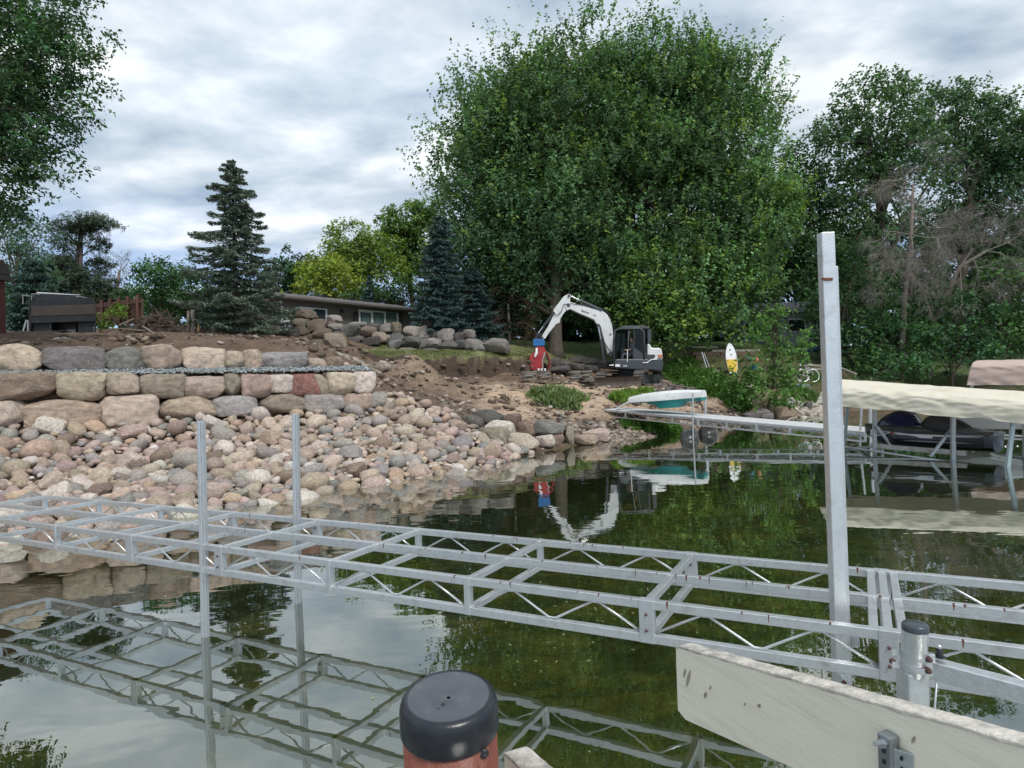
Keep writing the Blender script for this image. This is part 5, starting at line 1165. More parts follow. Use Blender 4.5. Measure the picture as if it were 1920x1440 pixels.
# shrub with big leaves between the dock and the grey-blue house
b = W(1440, 770, 25.5); b.z = gz(b.x, b.y); t_ = tree('shrub', b, 'bright green shrub with a tall leafy top on the bank behind the white dock', 'shrub')
crown('crown', [(1458, 606, 34, 18, 25.5), (1425, 628, 24, 15, 25.5), (1465, 645, 48, 20, 25.5), (1450, 690, 42, 32, 25.5), (1385, 718, 34, 24, 25.3), (1425, 735, 52, 30, 25), (1478, 728, 30, 32, 25.3)], t_, (0.08, 0.17, 0.05), (0.17, 0.29, 0.08), 0.25, k=30, shoots=8, per=7, leaf=0.15, slen=0.45, rcl=0.42, up=0.35, seed=65, spread=0.09, flat=0.4, limbs=(b, W(1452, 625, 25.5), 0.05), limb_r=0.025, nlimb=26, lump=0.3)
def weeds(name, spots, label, col, n_, h, seed, cat='weeds', wd=0.022, kind='stuff'):
    r_ = np.random.default_rng(seed); pos, nr, tn, ln, cc = [], [], [], [], []
    for (u, v, rad) in spots:
        c = ground_at(u, v)
        q = r_.normal(size=(n_, 2)) * rad * 0.5; xy = q + np.array([c.x, c.y]); zz = height_raw(xy[:, 0], xy[:, 1])
        k_ = 5
        for j in range(k_):
            d = np.concatenate([r_.normal(size=(n_, 2)) * 0.45, np.ones((n_, 1))], 1); d /= np.linalg.norm(d, axis=1, keepdims=True)
            L = h * r_.uniform(0.4, 1.2, n_) * np.exp(-(q ** 2).sum(1) / (rad * rad)) ** 0.6
            pos.append(np.column_stack([xy, zz]) + d * (L * 0.45)[:, None] + r_.normal(size=(n_, 3)) * 0.03); tn.append(d); nr.append(r_.normal(size=(n_, 3)) + [0, -0.3, 0.3]); ln.append(L); cc.append(np.array(col) * np.exp(r_.normal(0, 0.42, n_))[:, None])
    pos, nr, tn, ln, cc = map(np.concatenate, (pos, nr, tn, ln, cc))
    leaves_obj(name, pos, nr, tn, ln, ln * 0.16 + wd, cc, MT['leaf'], None, label=label, cat=cat, kind=kind)
weeds('weeds', [(1012, 748, 0.45), (1045, 742, 0.8), (1075, 752, 0.55), (1065, 764, 0.4), (1035, 760, 0.5)], 'clump of green weeds on the bare dirt below the stone slabs', (0.15, 0.20, 0.085), 150, 0.5, 71)
weeds('weeds', [(1180, 748, 0.4), (1210, 742, 0.35), (1160, 752, 0.3)], 'bright green tuft of weeds on the dirt behind the overturned boat', (0.16, 0.26, 0.05), 240, 0.42, 72)
weeds('weeds', [(1180, 802, 0.3), (1210, 806, 0.35), (1240, 806, 0.4), (1262, 808, 0.3)], 'greenery growing at the water edge under the white dock', (0.08, 0.17, 0.03), 220, 0.28, 73)
weeds('undergrowth', [(1262, 700, 0.8), (1290, 708, 0.8), (1320, 712, 0.8), (1350, 722, 0.8), (1300, 728, 0.7), (1340, 740, 0.7), (1375, 735, 0.7), (1280, 690, 0.8), (1380, 760, 0.5)], 'tall green undergrowth on the bank right of the excavator tracks', (0.07, 0.15, 0.03), 420, 0.55, 74, 'undergrowth')
weeds('undergrowth', [(1470, 765, 0.5), (1490, 750, 0.5), (1500, 735, 0.5), (1520, 745, 0.6), (1545, 712, 0.8)], 'low green growth among the pale stones right of the big shrub', (0.09, 0.17, 0.05), 240, 0.28, 75, 'undergrowth')
# short grass on the strip above the cut bank
r_ = np.random.default_rng(80); n_ = 16000
gxr, gyr = r_.uniform(-6.2, 3.4, n_), r_.uniform(0.12, 3.4, n_); gyr = gyr + np.interp(gxr, [-5.9, -4.3, -2.6, -1.0, 0.7, 2.0, 3.4], [26.4, 26.8, 27.3, 27.9, 28.7, 30, 30.4])
gp = np.column_stack([gxr, gyr, height_raw(gxr, gyr) + 0.03]); gd = r_.normal(size=(n_, 3)) * 0.35 + [0, 0, 1]
leaves_obj('grass', gp, r_.normal(size=(n_, 3)), gd, r_.uniform(0.05, 0.13, n_), np.full(n_, 0.03), np.array((0.165, 0.185, 0.08)) * np.exp(r_.normal(0, 0.25, n_))[:, None], MT['leaf'], None, label='strip of short grass between the boulder heap and the cut earth bank', cat='grass', kind='stuff')

# conifers
def spruce(base_px, top_px, Y, halfw, label, col, seed, dens=1.0, name='spruce_tree', whorl=0.2, droop=0.28, sh=0.8, tipcol=None, bottom=0.06, gappy=0.0, thick=1.0, ragged=0.25):
    base = W(base_px[0], base_px[1], Y); top = W(top_px[0], top_px[1], Y); base.z = min(base.z, gz(base.x, base.y) + 0.3)
    r_ = np.random.default_rng(seed); t_ = tree(name, base, label, 'spruce')
    Hh = top.z - base.z; g = G(); ax = lambda f: base.lerp(top, f)
    g.tube([base - Vector((0, 0, 0.3)), ax(0.3), ax(0.7), top], [Hh * 0.02, Hh * 0.015, Hh * 0.007, 0.008], 8); obj('trunk', g, MT['bark'], t_, smooth=True)
    g = G(); pos, nr, tn, ln, wd, cc = [], [], [], [], [], []
    z = bottom * Hh
    while z < Hh * 0.985:
        f = z / Hh; nb_ = 7 if f < 0.85 else 5
        Rr = halfw * ((1 - f) ** sh) * (1.0 if f > 0.12 else 0.85 + f)
        a0 = r_.uniform(0, 6.28)
        for j in range(nb_):
            if r_.random() < gappy: continue
            a = a0 + 6.283 * j / nb_ + r_.normal() * 0.2; L = Rr * r_.uniform(1 - ragged, 1.0 + ragged * 0.8) + 0.06; hd = np.array([math.cos(a), math.sin(a), 0.0]); c0 = np.array(ax(min(0.99, f + r_.normal() * 0.006)))
            up0 = 0.22 if f < 0.8 else 0.7
            def P_(s_): return c0 + hd * (s_ * L) + np.array([0, 0, 1]) * L * (up0 * s_ - (droop + up0 * 0.75) * s_ ** 1.6 + 0.16 * s_ ** 5)
            g.tube([Vector(P_(s_)) for s_ in (0, 0.35, 0.7, 1.0)], [0.012 + 0.018 * L, 0.010 + 0.01 * L, 0.01, 0.004], 4, cap=False)
            m_ = int(dens * (16 + 105 * L)); s_ = r_.random(m_) ** 0.75
            q = np.array([P_(x) for x in s_]); sdv = np.cross(hd, [0, 0, 1]); fan = (1 - s_ * 0.75) * L * 0.36 * thick
            lat = r_.uniform(-1, 1, m_)
            q = q + sdv * (lat * fan)[:, None] + np.array([0, 0, -1.0]) * (np.abs(lat) * fan * 0.32 + r_.random(m_) * 0.09 * thick)[:, None] + hd * (np.abs(lat) * fan * 0.5)[:, None] * (s_ < 0.9)[:, None]
            d = hd * 0.8 + sdv * (lat * 0.9)[:, None] + np.array([0, 0, -0.35]) + r_.normal(size=(m_, 3)) * 0.3
            pos.append(q); tn.append(d); nr.append(r_.normal(size=(m_, 3)) * 0.5 + [0, 0, 1]); ln.append(r_.uniform(0.10, 0.24, m_) * thick ** 0.5); wd.append(r_.uniform(0.035, 0.07, m_) * thick ** 0.5)
            k_ = np.array(col) * np.exp(r_.normal(0, 0.2, m_))[:, None] * r_.uniform(0.8, 1.2)
            if tipcol is not None: e = (s_ > 0.8) | (np.abs(lat) > 0.8); k_[e] = np.array(tipcol) * np.exp(r_.normal(0, 0.15, e.sum()))[:, None]
            cc.append(k_)
        z += whorl * (0.7 + 0.6 * r_.random()) * (1.0 if f < 0.8 else 0.7)
    obj('branches', g, MT['bark'], t_)
    leaves_obj('crown', np.concatenate(pos), np.concatenate(nr), np.concatenate(tn), np.concatenate(ln), np.concatenate(wd), np.concatenate(cc), MT['needle'], t_)
spruce((443, 645), (436, 297), 26, 2.4, 'tall spruce with a thin pointed top standing alone left of the brown house', (0.13, 0.18, 0.135), 91, dens=2.1, whorl=0.31, droop=0.24, sh=0.64, tipcol=(0.16, 0.20, 0.165), gappy=0.13, bottom=0.02, ragged=0.38)
spruce((822, 640), (826, 400), 31, 1.55, 'dense blue spruce at the right end of the brown house', (0.055, 0.10, 0.10), 92, dens=1.5, whorl=0.2, sh=0.55, tipcol=(0.10, 0.16, 0.16), bottom=0.0)
spruce((885, 640), (885, 500), 32, 1.9, 'low spreading blue spruce beside the dense one, at the right end of the boulder heap', (0.05, 0.09, 0.09), 93, dens=1.4, whorl=0.22, sh=0.6, tipcol=(0.08, 0.13, 0.13), bottom=0.0)
spruce((690, 590), (692, 515), 48, 1.1, 'little pale blue spruce peeking over the ridge of the brown roof', (0.09, 0.16, 0.16), 94, dens=1.0, whorl=0.25, sh=0.8)
spruce((945, 655), (945, 520), 33.5, 1.6, 'dark spruce with bare brown lower branches behind the light grey block', (0.022, 0.045, 0.035), 95, dens=1.0, whorl=0.24, sh=0.5, bottom=0.3)
spruce((75, 625), (60, 480), 24, 1.3, 'blue-green spruce half hidden behind the left side of the black trailer', (0.06, 0.115, 0.10), 96, dens=1.4, whorl=0.2, sh=0.6, tipcol=(0.10, 0.18, 0.15))
# flat-topped pine
b = W(143, 625, 31); b.z = gz(b.x, b.y); t_ = tree('pine_tree', b, 'flat-topped pine with twin trunks and dark layered branches behind the black trailer', 'pine')
for dxx in (0, 0.35):
    g = G(); g.tube([b + Vector((dxx - 0.1, 0, -0.3)), W(140 + dxx * 24, 540, 31), W(146 + dxx * 18, 470, 31), W(150 + dxx * 10, 432, 31)], [0.12, 0.11, 0.08, 0.02], 10); obj('trunk', g, mat('pine bark', (0.13, 0.10, 0.085), 0.9, var=0.4, scale=12, bump=0.8), t_, smooth=True)
pl = [(172, 422, 58, 9, 31), (112, 433, 22, 7, 31), (150, 436, 30, 9, 31), (128, 462, 22, 10, 31), (185, 462, 22, 9, 31), (120, 492, 30, 14, 31), (190, 500, 22, 12, 31.4), (85, 505, 34, 14, 30.6), (140, 520, 55, 16, 31), (195, 540, 30, 12, 31), (90, 540, 45, 18, 31), (160, 565, 75, 18, 31.3), (215, 560, 26, 16, 31), (110, 590, 70, 20, 31.5), (190, 590, 45, 16, 31.5)]
crown('crown', pl, t_, (0.05, 0.075, 0.046), (0.08, 0.105, 0.06), 0.12, k=120, shoots=9, per=12, leaf=0.16, asp=0.2, slen=0.28, rcl=0.42, up=0.25, seed=66, spread=0.07, flat=0.4, m=MT['needle'], shell=0.9, vary=0.3)
g = G(); r_ = np.random.default_rng(5)
for (u, v, ru, rv, Y) in pl:
    q = W(u, v + 3, Y); a = W(146, min(v + 25, 600), 31); g.tube([a, a.lerp(q, 0.5) + Vector((0, 0, 0.12)), q, q + (q - a) * 0.35], [0.05, 0.035, 0.02, 0.006], 5, cap=False)
obj('limbs', g, MT['bark'], t_, smooth=True)
# dead trees: recursive twigs
def dead_tree(name, trunk, starts, label, seed, depth=5, spread=0.75, hang=0.25, cat='dead tree', m=None, kids=(3, 5), r0=0.05, shrink=0.68):
    r_ = np.random.default_rng(seed); t_ = tree(name, trunk[0], label, cat)
    g = G(); g.tube(trunk, [r0 * 4.2, r0 * 3.6, r0 * 2.8, r0 * 1.6][:len(trunk)], 10); obj('trunk', g, mat('pale dead bark', (0.20, 0.165, 0.14), 0.9, var=0.3, scale=8, bump=0.6), t_, smooth=True)
    g = G()
    def rec(a, d, L, r, lv):
        m1 = a + d * (L * 0.5) + Vector(r_.normal(size=3) * L * 0.06); e = a + d * L + Vector(r_.normal(size=3) * L * 0.08) - Vector((0, 0, hang * L * 0.25))
        g.tube([a, m1, e], [r, r * 0.75, r * 0.5], 3 if lv < depth - 1 else 5, cap=False)
        if lv <= 0: return
        for _ in range(r_.integers(*kids)):
            f = r_.uniform(0.35, 1.0); s_ = a.lerp(m1, f * 2) if f < 0.5 else m1.lerp(e, f * 2 - 1)
            q = d + Vector(r_.normal(size=3)) * spread; q.z -= hang * r_.random(); rec(s_, q.normalized(), L * r_.uniform(0.5, 0.8) * shrink / 0.68, max(0.0035, r * 0.55), lv - 1)
    for s_, d, L in starts: rec(Vector(s_), Vector(d).normalized(), L, r0, depth)
    obj('branches', g, m or MT['deadbark'], t_)
tk = [W(1688, 705, 33), W(1696, 560, 33), W(1708, 440, 33), W(1712, 350, 33)]
dead_tree('dead_tree', tk, [(tk[1].lerp(tk[2], 0.3), (-0.5, -0.2, 0.3), 1.7), (tk[1].lerp(tk[2], 0.7), (0.5, -0.3, 0.3), 1.8), (tk[2], (-0.9, -0.3, 0.2), 1.9), (tk[2], (0.2, -0.9, -0.3), 1.6), (tk[2], (0.6, -0.2, 0.6), 2.0), (tk[2].lerp(tk[3], 0.5), (-0.5, -0.3, 0.8), 1.8), (tk[2].lerp(tk[3], 0.4), (0.7, 0.1, -0.2), 1.9), (tk[3], (0.3, -0.3, 0.9), 1.6), (tk[3], (-0.6, 0, 0.4), 1.6), (tk[2], (-0.2, -0.5, -0.8), 1.6), (tk[1].lerp(tk[2], 0.5), (0.0, -0.6, -0.7), 1.3)],
          'dead tree with a straight pale trunk and drooping grey twigs before the oaks', 101, depth=5, r0=0.036, hang=0.5, kids=(3, 6))
tk = [W(1740, 712, 34), W(1752, 600, 34), W(1800, 500, 33.5), W(1850, 470, 33)]
dead_tree('dead_tree', tk, [(tk[2], (0.6, -0.2, 0.7), 2.0), (tk[2], (0.9, -0.3, 0.0), 2.0), (tk[3], (0.8, -0.2, 0.5), 2.0), (tk[3], (0.9, -0.2, -0.4), 1.8), (tk[3], (0.2, -0.4, 0.9), 1.9), (tk[2].lerp(tk[3], 0.5), (0.1, -0.3, -0.9), 1.6), (tk[2], (-0.3, -0.3, -0.8), 1.6), (tk[2], (-0.5, -0.1, 0.2), 1.5)],
          'second dead tree leaning right, its brown twigs hanging over the shrub at the right edge', 102, depth=5, r0=0.034, hang=0.6, kids=(3, 6))
tk = [W(215, 590, 36), W(220, 540, 36), W(224, 510, 36)]
dead_tree('bare_tree', tk, [(tk[1], (0.4, 0, 0.8), 0.8), (tk[2], (-0.5, 0, 0.7), 0.8), (tk[2], (0.7, 0, 0.5), 0.8), (tk[2], (0.1, 0, 1), 0.8)], 'small bare tree between the flat-topped pine and the green shrub', 103, depth=4, r0=0.025, hang=0.05, spread=0.5)
tk = [W(955, 660, 33), W(955, 610, 33), W(952, 570, 33)]
dead_tree('bare_tree', tk, [(tk[0].lerp(tk[1], 0.5), (s_, -0.4, 0.1), 1.0) for s_ in (-1, 1)] + [(tk[1], (s_, -0.5, 0.1), 1.1) for s_ in (-1, -0.2, 0.6, 1)] + [(tk[2], (s_, -0.3, 0.2), 1.2) for s_ in (-1, 1)], 'brown leafless lower branches in the shade left of the raised excavator arm', 104, depth=4, r0=0.022, hang=0.3, m=mat('brown dead twigs', (0.13, 0.08, 0.055), 0.9))
# ------------------------------------------------------------------ brown ranch house
H1, H2 = W(505, 575, 33.0), W(779, 590, 41.5)
hA, hd_ = np.array([H1.x, H1.y]), np.array([H2.x - H1.x, H2.y - H1.y]); hd_ = hd_ / np.linalg.norm(hd_); hn = Vector((-hd_[1], hd_[0], 0)); hv = Vector((hd_[0], hd_[1], 0))
def HW(u, v, off=0.0):
    Y = lineY(hA - np.array([hn.x, hn.y]) * off, hd_, u); return W(u, v, Y)
house = thing('house', (H1.x, H1.y, 4.4), 'low grey-brown ranch house with a long shallow roof behind the boulder heap', 'house')
sid = mat('taupe siding', (0.135, 0.122, 0.112), 0.7, var=0.06, scale=3); trimw = mat('white trim', (0.62, 0.63, 0.63), 0.5); roofm = mat('grey-brown shingles', (0.115, 0.10, 0.098), 0.9, var=0.25, scale=20, bump=0.5, bscale=60, stretch=(1, 1, 4)); fasc = mat('taupe fascia', (0.16, 0.145, 0.135), 0.6)
zb, zt = 4.2, 6.86
g = G(); LH = 11.2
g.box(Vector((H1.x, H1.y, (zb + zt) / 2)) + hv * (LH / 2) + hn * 2.0, LH, 4.0, zt - zb, math.atan2(hv.y, hv.x)); obj('wall', g, sid, house)
k = 0
z_ = zb + 0.2
while z_ < zt - 0.02:
    g = G(); a = Vector((H1.x, H1.y, z_)) - hn * 0.012; g.prism([a, a + Vector((0, 0, 0.17)) + hn * 0.008, a + Vector((0, 0, 0.17)) + hn * 0.012, a + hn * 0.012], hv * LH); obj('siding_board', g, sid, house); z_ += 0.175
fz = 6.80
a = Vector((H1.x, H1.y, fz)) - hv * 0.1 - hn * 0.6
g = G(); g.prism([a, a + Vector((0, 0, 0.17)), a + Vector((0, 0, 0.17)) + hn * 0.03, a + hn * 0.03], hv * (LH + 1.2)); obj('fascia', g, fasc, house)
g = G(); g.prism([a + Vector((0, 0, 0.05)) - hn * 0.12, a + Vector((0, 0, 0.16)) - hn * 0.14, a + Vector((0, 0, 0.16)) - hn * 0.003, a + Vector((0, 0, 0.05)) - hn * 0.003], hv * (LH + 1.2)); obj('gutter', g, fasc, house)
g = G(); q = a + Vector((0, 0, 0.175)); r1 = q + hn * 4.0 + Vector((0, 0, 0.85)); r2 = q + hn * 5.2
g.prism([q, r1, r2, r2 - Vector((0, 0, 0.1)), r1 - Vector((0, 0, 0.1)), q - Vector((0, 0, 0.004))], hv * (LH + 1.2)); roof = obj('roof', g, roofm, house)
g = G(); g.prism([a + hn * 0.03, a + hn * 0.6, a + hn * 0.6 + Vector((0, 0, 0.02)), a + hn * 0.03 + Vector((0, 0, 0.02))], hv * (LH + 1.2)); obj('soffit', g, fasc, house)
for t in (0.30, 0.52, 0.72):
    c_ = q + hn * 3.8 + Vector((0, 0, 0.88)) + hv * (t * LH); g = G(); g.box(c_, 0.35, 0.3, 0.14, math.atan2(hv.y, hv.x)); obj('roof_vent', g, MT['black'], roof)
pane = glass_mat('pale reflecting pane', (0.10, 0.15, 0.15), 0.08, 1.0); dpane = glass_mat('dark pane', (0.015, 0.02, 0.025), 0.05, 1.0)
def wall_rect(name, u0, v0, u1, v1, off, th, m, parent, HWf=None):
    F_ = HWf or HW; zt_, zb_ = F_((u0 + u1) / 2, v0, off).z, F_((u0 + u1) / 2, v1, off).z
    a, b = F_(u0, v0, off), F_(u1, v0, off); a.z = b.z = zb_
    n_ = (b - a).cross(Vector((0, 0, 1))).normalized() * -1
    g = G(); g.prism([a, b, b + Vector((0, 0, zt_ - zb_)), a + Vector((0, 0, zt_ - zb_))], n_ * th); return obj(name, g, m, parent)
win = wall_rect('window', 672.5, 583, 747, 622, 0.06, 0.05, trimw, house)
for u0, u1 in ((676, 695), (700, 719.5), (724, 743)):
    s_ = wall_rect('sash', u0, 586, u1, 619, 0.075, 0.03, MT['black'], win); wall_rect('pane', u0 + 1.8, 588, u1 - 1.6, 618, 0.085, 0.02, pane, win)
for u0, u1 in ((664, 672), (747.5, 754)): wall_rect('shutter', u0, 585, u1, 622, 0.05, 0.04, mat('dark shutter', (0.03, 0.02, 0.022), 0.6), house)
dr = wall_rect('sliding_door', 563, 577, 613.5, 622, 0.06, 0.05, trimw, house)
wall_rect('pane', 566.5, 580, 588, 622, 0.08, 0.03, dpane, dr); wall_rect('pane', 589, 580, 610, 622, 0.075, 0.02, glass_mat('blue grey pane', (0.03, 0.045, 0.055), 0.05, 1.0), dr)
wall_rect('corner_board', 527.5, 574, 531, 620, 0.05, 0.06, trimw, house); wall_rect('utility_box', 532, 600, 543, 616, 0.3, 0.3, trimw, house); wall_rect('wall_lamp', 640, 580, 644, 586, 0.12, 0.12, MT['black'], house)

# grey-blue house behind the big shrub
h2 = thing('house', W(1370, 645, 44.5), 'grey-blue house with dark windows and a pale door half hidden behind shrub and trunks', 'house')
sid2 = mat('grey-blue siding', (0.27, 0.32, 0.35), 0.7, var=0.05)
def H2W(u, v, off=0.0): return W(u, v, 44.5 - off)
a, b = W(1395, 648, 44.5), W(1575, 648, 44.5)
g = G(); zt2 = W(1450, 588, 44.5).z; zb2 = W(1450, 650, 44.5).z
g.box(Vector(((a.x + b.x) / 2, 48.5, (zt2 + zb2) / 2)), b.x - a.x, 8, zt2 - zb2); obj('wall', g, sid2, h2)
g = G(); q = Vector((a.x - 0.5, 43.9, zt2)); g.prism([q, q + Vector((0, 0, 0.16)), q + Vector((0, 5, 1.3)), q + Vector((0, 10, 0.16)), q + Vector((0, 10, 0.0))], (b.x - a.x + 1, 0, 0)); obj('roof', g, mat('dark grey shingles', (0.10, 0.105, 0.11), 0.9, var=0.2, scale=20), h2)
g = G(); g.box(q + Vector(((b.x - a.x + 1) / 2, -0.03, 0.07)), b.x - a.x + 1, 0.04, 0.15); obj('fascia', g, mat('pale grey fascia', (0.40, 0.42, 0.43), 0.6), h2)
for u0, v0, u1, v1 in ((1396, 603, 1428, 629), (1477, 597, 1511, 623)):
    w_ = wall_rect('window', u0, v0, u1, v1, 0.06, 0.05, trimw, h2, H2W); wall_rect('pane', u0 + 2.5, v0 + 2.5, u1 - 2.5, v1 - 2.5, 0.09, 0.03, dpane, w_, H2W)
w_ = wall_rect('door', 1530, 598, 1545, 642, 0.06, 0.05, mat('pale door', (0.36, 0.40, 0.42), 0.5), h2, H2W); wall_rect('pane', 1533, 603, 1543, 620, 0.09, 0.03, pane, w_, H2W)
h3 = thing('house', W(1750, 640, 66), 'white gable glimpsed through the trees behind the pale dead trunk', 'house')
g = G(); g.box(W(1760, 600, 66), 6.5, 5, 5.5); obj('wall', g, mat('white siding far', (0.62, 0.63, 0.64), 0.6), h3)
g = G(); q = W(1705, 555, 63.4); g.prism([q, q + Vector((3.4, 0, 1.6)), q + Vector((6.8, 0, 0))], (0, 5.4, 0)); obj('roof', g, roofm, h3)
# corner of a dark red building at the left edge
h4 = thing('house', Vector((-12.6, 12.4, 3.0)), 'corner of a dark red building with a brown eave at the left edge', 'house')
q = W(4, 500, 13.0); q.x -= 2.42
g = G(); g.box((q.x - 1.5, q.y + 1.5, 4.25), 3.0, 3.0, 2.4); obj('wall', g, mat('dark red wall', (0.09, 0.022, 0.02), 0.7), h4)
for i, (v_, ex, hh) in enumerate(((470, 0.13, 0.14), (456, 0.10, 0.12), (443, 0.06, 0.16))):
    z_ = W(8, v_, 13).z; g = G(); g.box((q.x - 1.5 + ex / 2 - 0.02, q.y + 1.5, z_), 3.0 + ex, 3.2, hh); obj('eave', g, mat('brown eave', (0.05, 0.04, 0.035), 0.7), h4)

# ------------------------------------------------------------------ black dump trailer and things beside it
TY = 22.0
tr = thing('dump_trailer', W(118, 634, TY), 'black dump trailer seen from behind, brown tailgate band, white bar on top', 'trailer')
blk = mat('dusty black steel', (0.017, 0.019, 0.022), 0.55, metal=0.2, var=0.3, scale=4, dirt=(0.06, 0.05, 0.045), dirt_amt=0.4); brn = mat('muddy brown tailgate', (0.05, 0.037, 0.03), 0.6, var=0.3, scale=5)
def pbox(name, u0, v0, u1, v1, Y, dep, m, parent, bev=0.006):
    a, b = W(u0, v0, Y), W(u1, v1, Y); g = G(); c_ = (a + b) / 2; g.prism([(a.x, Y, b.z), (b.x, Y, b.z), (b.x, Y, a.z), (a.x, Y, a.z)], Vector((-0.78, 1, 0)) * dep); return obj(name, g, m, parent, bevel=bev)
pbox('box', 56, 566, 179, 603, TY + 0.05, 3.4, blk, tr)
pbox('tailgate_panel', 57, 562, 178, 575, TY - 0.06, 0.10, blk, tr); pbox('tailgate_band', 58, 574.5, 180, 589, TY - 0.10, 0.14, brn, tr); pbox('tailgate_sill', 57, 590, 180, 602, TY - 0.08, 0.12, blk, tr)
pbox('side_post', 53, 560, 58.5, 633, TY - 0.03, 0.14, blk, tr); pbox('side_post', 175.5, 568, 181, 632, TY - 0.03, 0.14, blk, tr)
pbox('mud_flap', 60, 603, 94, 632, TY + 0.05, 0.04, blk, tr); pbox('mud_flap', 146, 603, 176, 634, TY + 0.05, 0.04, blk, tr); pbox('bumper', 96, 603, 144, 629, TY + 0.35, 0.1, blk, tr)
pbox('plate', 125, 618, 142, 628, TY + 0.2, 0.03, mat('pale plate', (0.25, 0.25, 0.24), 0.5), tr); pbox('strut', 92, 603, 97, 631, TY - 0.02, 0.05, blk, tr)
g = G(); g.bar(W(70, 549, TY + 0.3), W(150, 554, TY + 0.3), 0.06, 0.05); obj('tarp_bar', g, MT['white'], tr)
g = G(); g.bar(W(74, 557, TY + 0.3), W(160, 561, TY + 0.3), 0.5, 0.22); obj('tarp_roll', g, MT['black'], tr)
for a_ in ([(59, 562), (60, 551), (75, 552)], [(157, 564), (157, 557), (142, 556)], [(43, 570), (43, 554), (56, 555)], [(160, 558), (172, 563), (176, 566)]):
    g = G(); g.tube([W(u, v, TY) for u, v in a_], 0.014, 6); obj('guard_rail', g, mat('grey rail', (0.3, 0.31, 0.32), 0.4), tr)
g = G(); g.bar(W(50, 600, TY), W(42, 628, TY), 0.04, 0.05, up=(0, 1, 0)); g.bar(W(53, 600, TY), W(53, 628, TY), 0.03, 0.05, up=(0, 1, 0)); obj('prop', g, MT['alu_old'], tr)
bin_ = thing('bucket', W(115, 641, 20.2), 'small black bin with a white sticker standing before the black trailer', 'bin')
a = W(115, 641, 20.2); g = G(); w0, w1, hh = 0.15, 0.19, 0.34
g.add([a + Vector((x * w0, y * w0, 0)) for x, y in ((-1, -1), (1, -1), (1, 1), (-1, 1))] + [a + Vector((x * w1, y * w1, hh)) for x, y in ((-1, -1), (1, -1), (1, 1), (-1, 1))], [(3, 2, 1, 0), (4, 5, 6, 7), (0, 1, 5, 4), (1, 2, 6, 5), (2, 3, 7, 6), (3, 0, 4, 7)]); obj('tub', g, MT['black'], bin_, bevel=0.02)
g = G(); g.box(a + Vector((0, 0, hh)), 0.42, 0.42, 0.035); obj('rim', g, MT['black'], bin_, bevel=0.008)
g = G(); g.box(a + Vector((-0.08, -0.186, 0.19)), 0.09, 0.012, 0.17); obj('sticker', g, MT['white'], bin_)
g = G(); g.tube([W(126, 632, 20.1), W(135, 635, 20.1), W(143, 631, 20.1)], 0.014, 6); obj('garden_hose', g, mat('yellow hose', (0.4, 0.33, 0.12), 0.6), None, loc=W(135, 635, 20.1), label='short pale yellow hose end beside the small black bin', cat='hose')
cen, siz, cols = [], [], []
for i in range(420):
    u = rng.uniform(-60, 82); q = W(u, 636 - rng.random() * 12 * math.sin(math.pi * np.clip((u + 60) / 150, 0.1, 1)), 20.0 + rng.uniform(-0.3, 0.9)); cen.append(tuple(q)); siz.append(rng.uniform(0.05, 0.11)); cols.append(jit((0.27, 0.30, 0.31), 0.35))
joined_stones('stone_chips', cen, siz, cols, 1, MT['rock_attr'], seed=31, flat=0.25, label='low heap of grey slate chips left of the small black bin', cat='stone heap', kind='stuff')
# fence
fe = thing('fence', W(182, 612, 27), 'red-brown wooden fence climbing to the right behind the trailer', 'fence')
fm = mat('red-brown fence wood', (0.12, 0.055, 0.04), 0.8, var=0.25, scale=5, stretch=(1, 1, 0.3))
f0, f1 = W(180, 610, 29.0), W(268, 606, 24.5)
for k in range(24):
    t = k / 24; a = f0.lerp(f1, t); b = f0.lerp(f1, t + 0.038); h = 1.02; g = G(); g.prism([a, b, b + Vector((0, 0, h)), a + Vector((0, 0, h))], (0.02, 0.02, 0)); obj('board', g, fm, fe)
for k in range(6):
    a = f0.lerp(f1, k / 5.3) + Vector((-0.03, -0.05, -0.1)); g = G(); g.box(a + Vector((0, 0, 0.62)), 0.09, 0.09, 1.25); obj('post', g, fm, fe)
for z_ in (0.3, 0.85):
    g = G(); g.bar(f0 + Vector((-0.02, -0.04, z_)), f1 + Vector((-0.02, -0.04, z_)), 0.04, 0.07); obj('rail', g, fm, fe)
# brush mound with boards
r_ = np.random.default_rng(44); g = G()
for i in range(900):
    u = r_.normal(296, 28); hmax = 34 * math.exp(-((u - 292) / 34) ** 2) + 3; v = 625 - r_.random() * hmax; a = W(u, v, 24.6 + r_.uniform(-0.7, 0.7)); d = Vector((r_.normal(), r_.normal() * 0.6, r_.normal() * 0.4 - 0.1)).normalized() * r_.uniform(0.15, 0.7)
    rr = r_.uniform(0.006, 0.028); g.tube([a, a + d * 0.5 + Vector((0, 0, 0.03)), a + d], [rr, rr * 0.8, rr * 0.4], 4)
obj('brush_heap', g, mat('grey brown brush', (0.10, 0.075, 0.06), 0.95, var=0.5, scale=3), None, loc=W(296, 625, 24.6), label='mound of torn roots and brush left of the tall spruce', cat='brush heap', kind='stuff')
cen, siz, cols = [], [], []
for i in range(900):
    u = r_.normal(292, 30); hmax = 30 * math.exp(-((u - 292) / 32) ** 2) + 2; cen.append(tuple(W(u, 626 - r_.random() * hmax, 24.9 + r_.uniform(-0.6, 0.8)))); siz.append(r_.uniform(0.05, 0.16)); cols.append(jit((0.085, 0.062, 0.048), 0.3))
joined_stones('dirt_heap', cen, siz, cols, 1, MT['rock_attr'], seed=45, label='dark earth heap inside the brush mound', cat='dirt heap', kind='stuff')
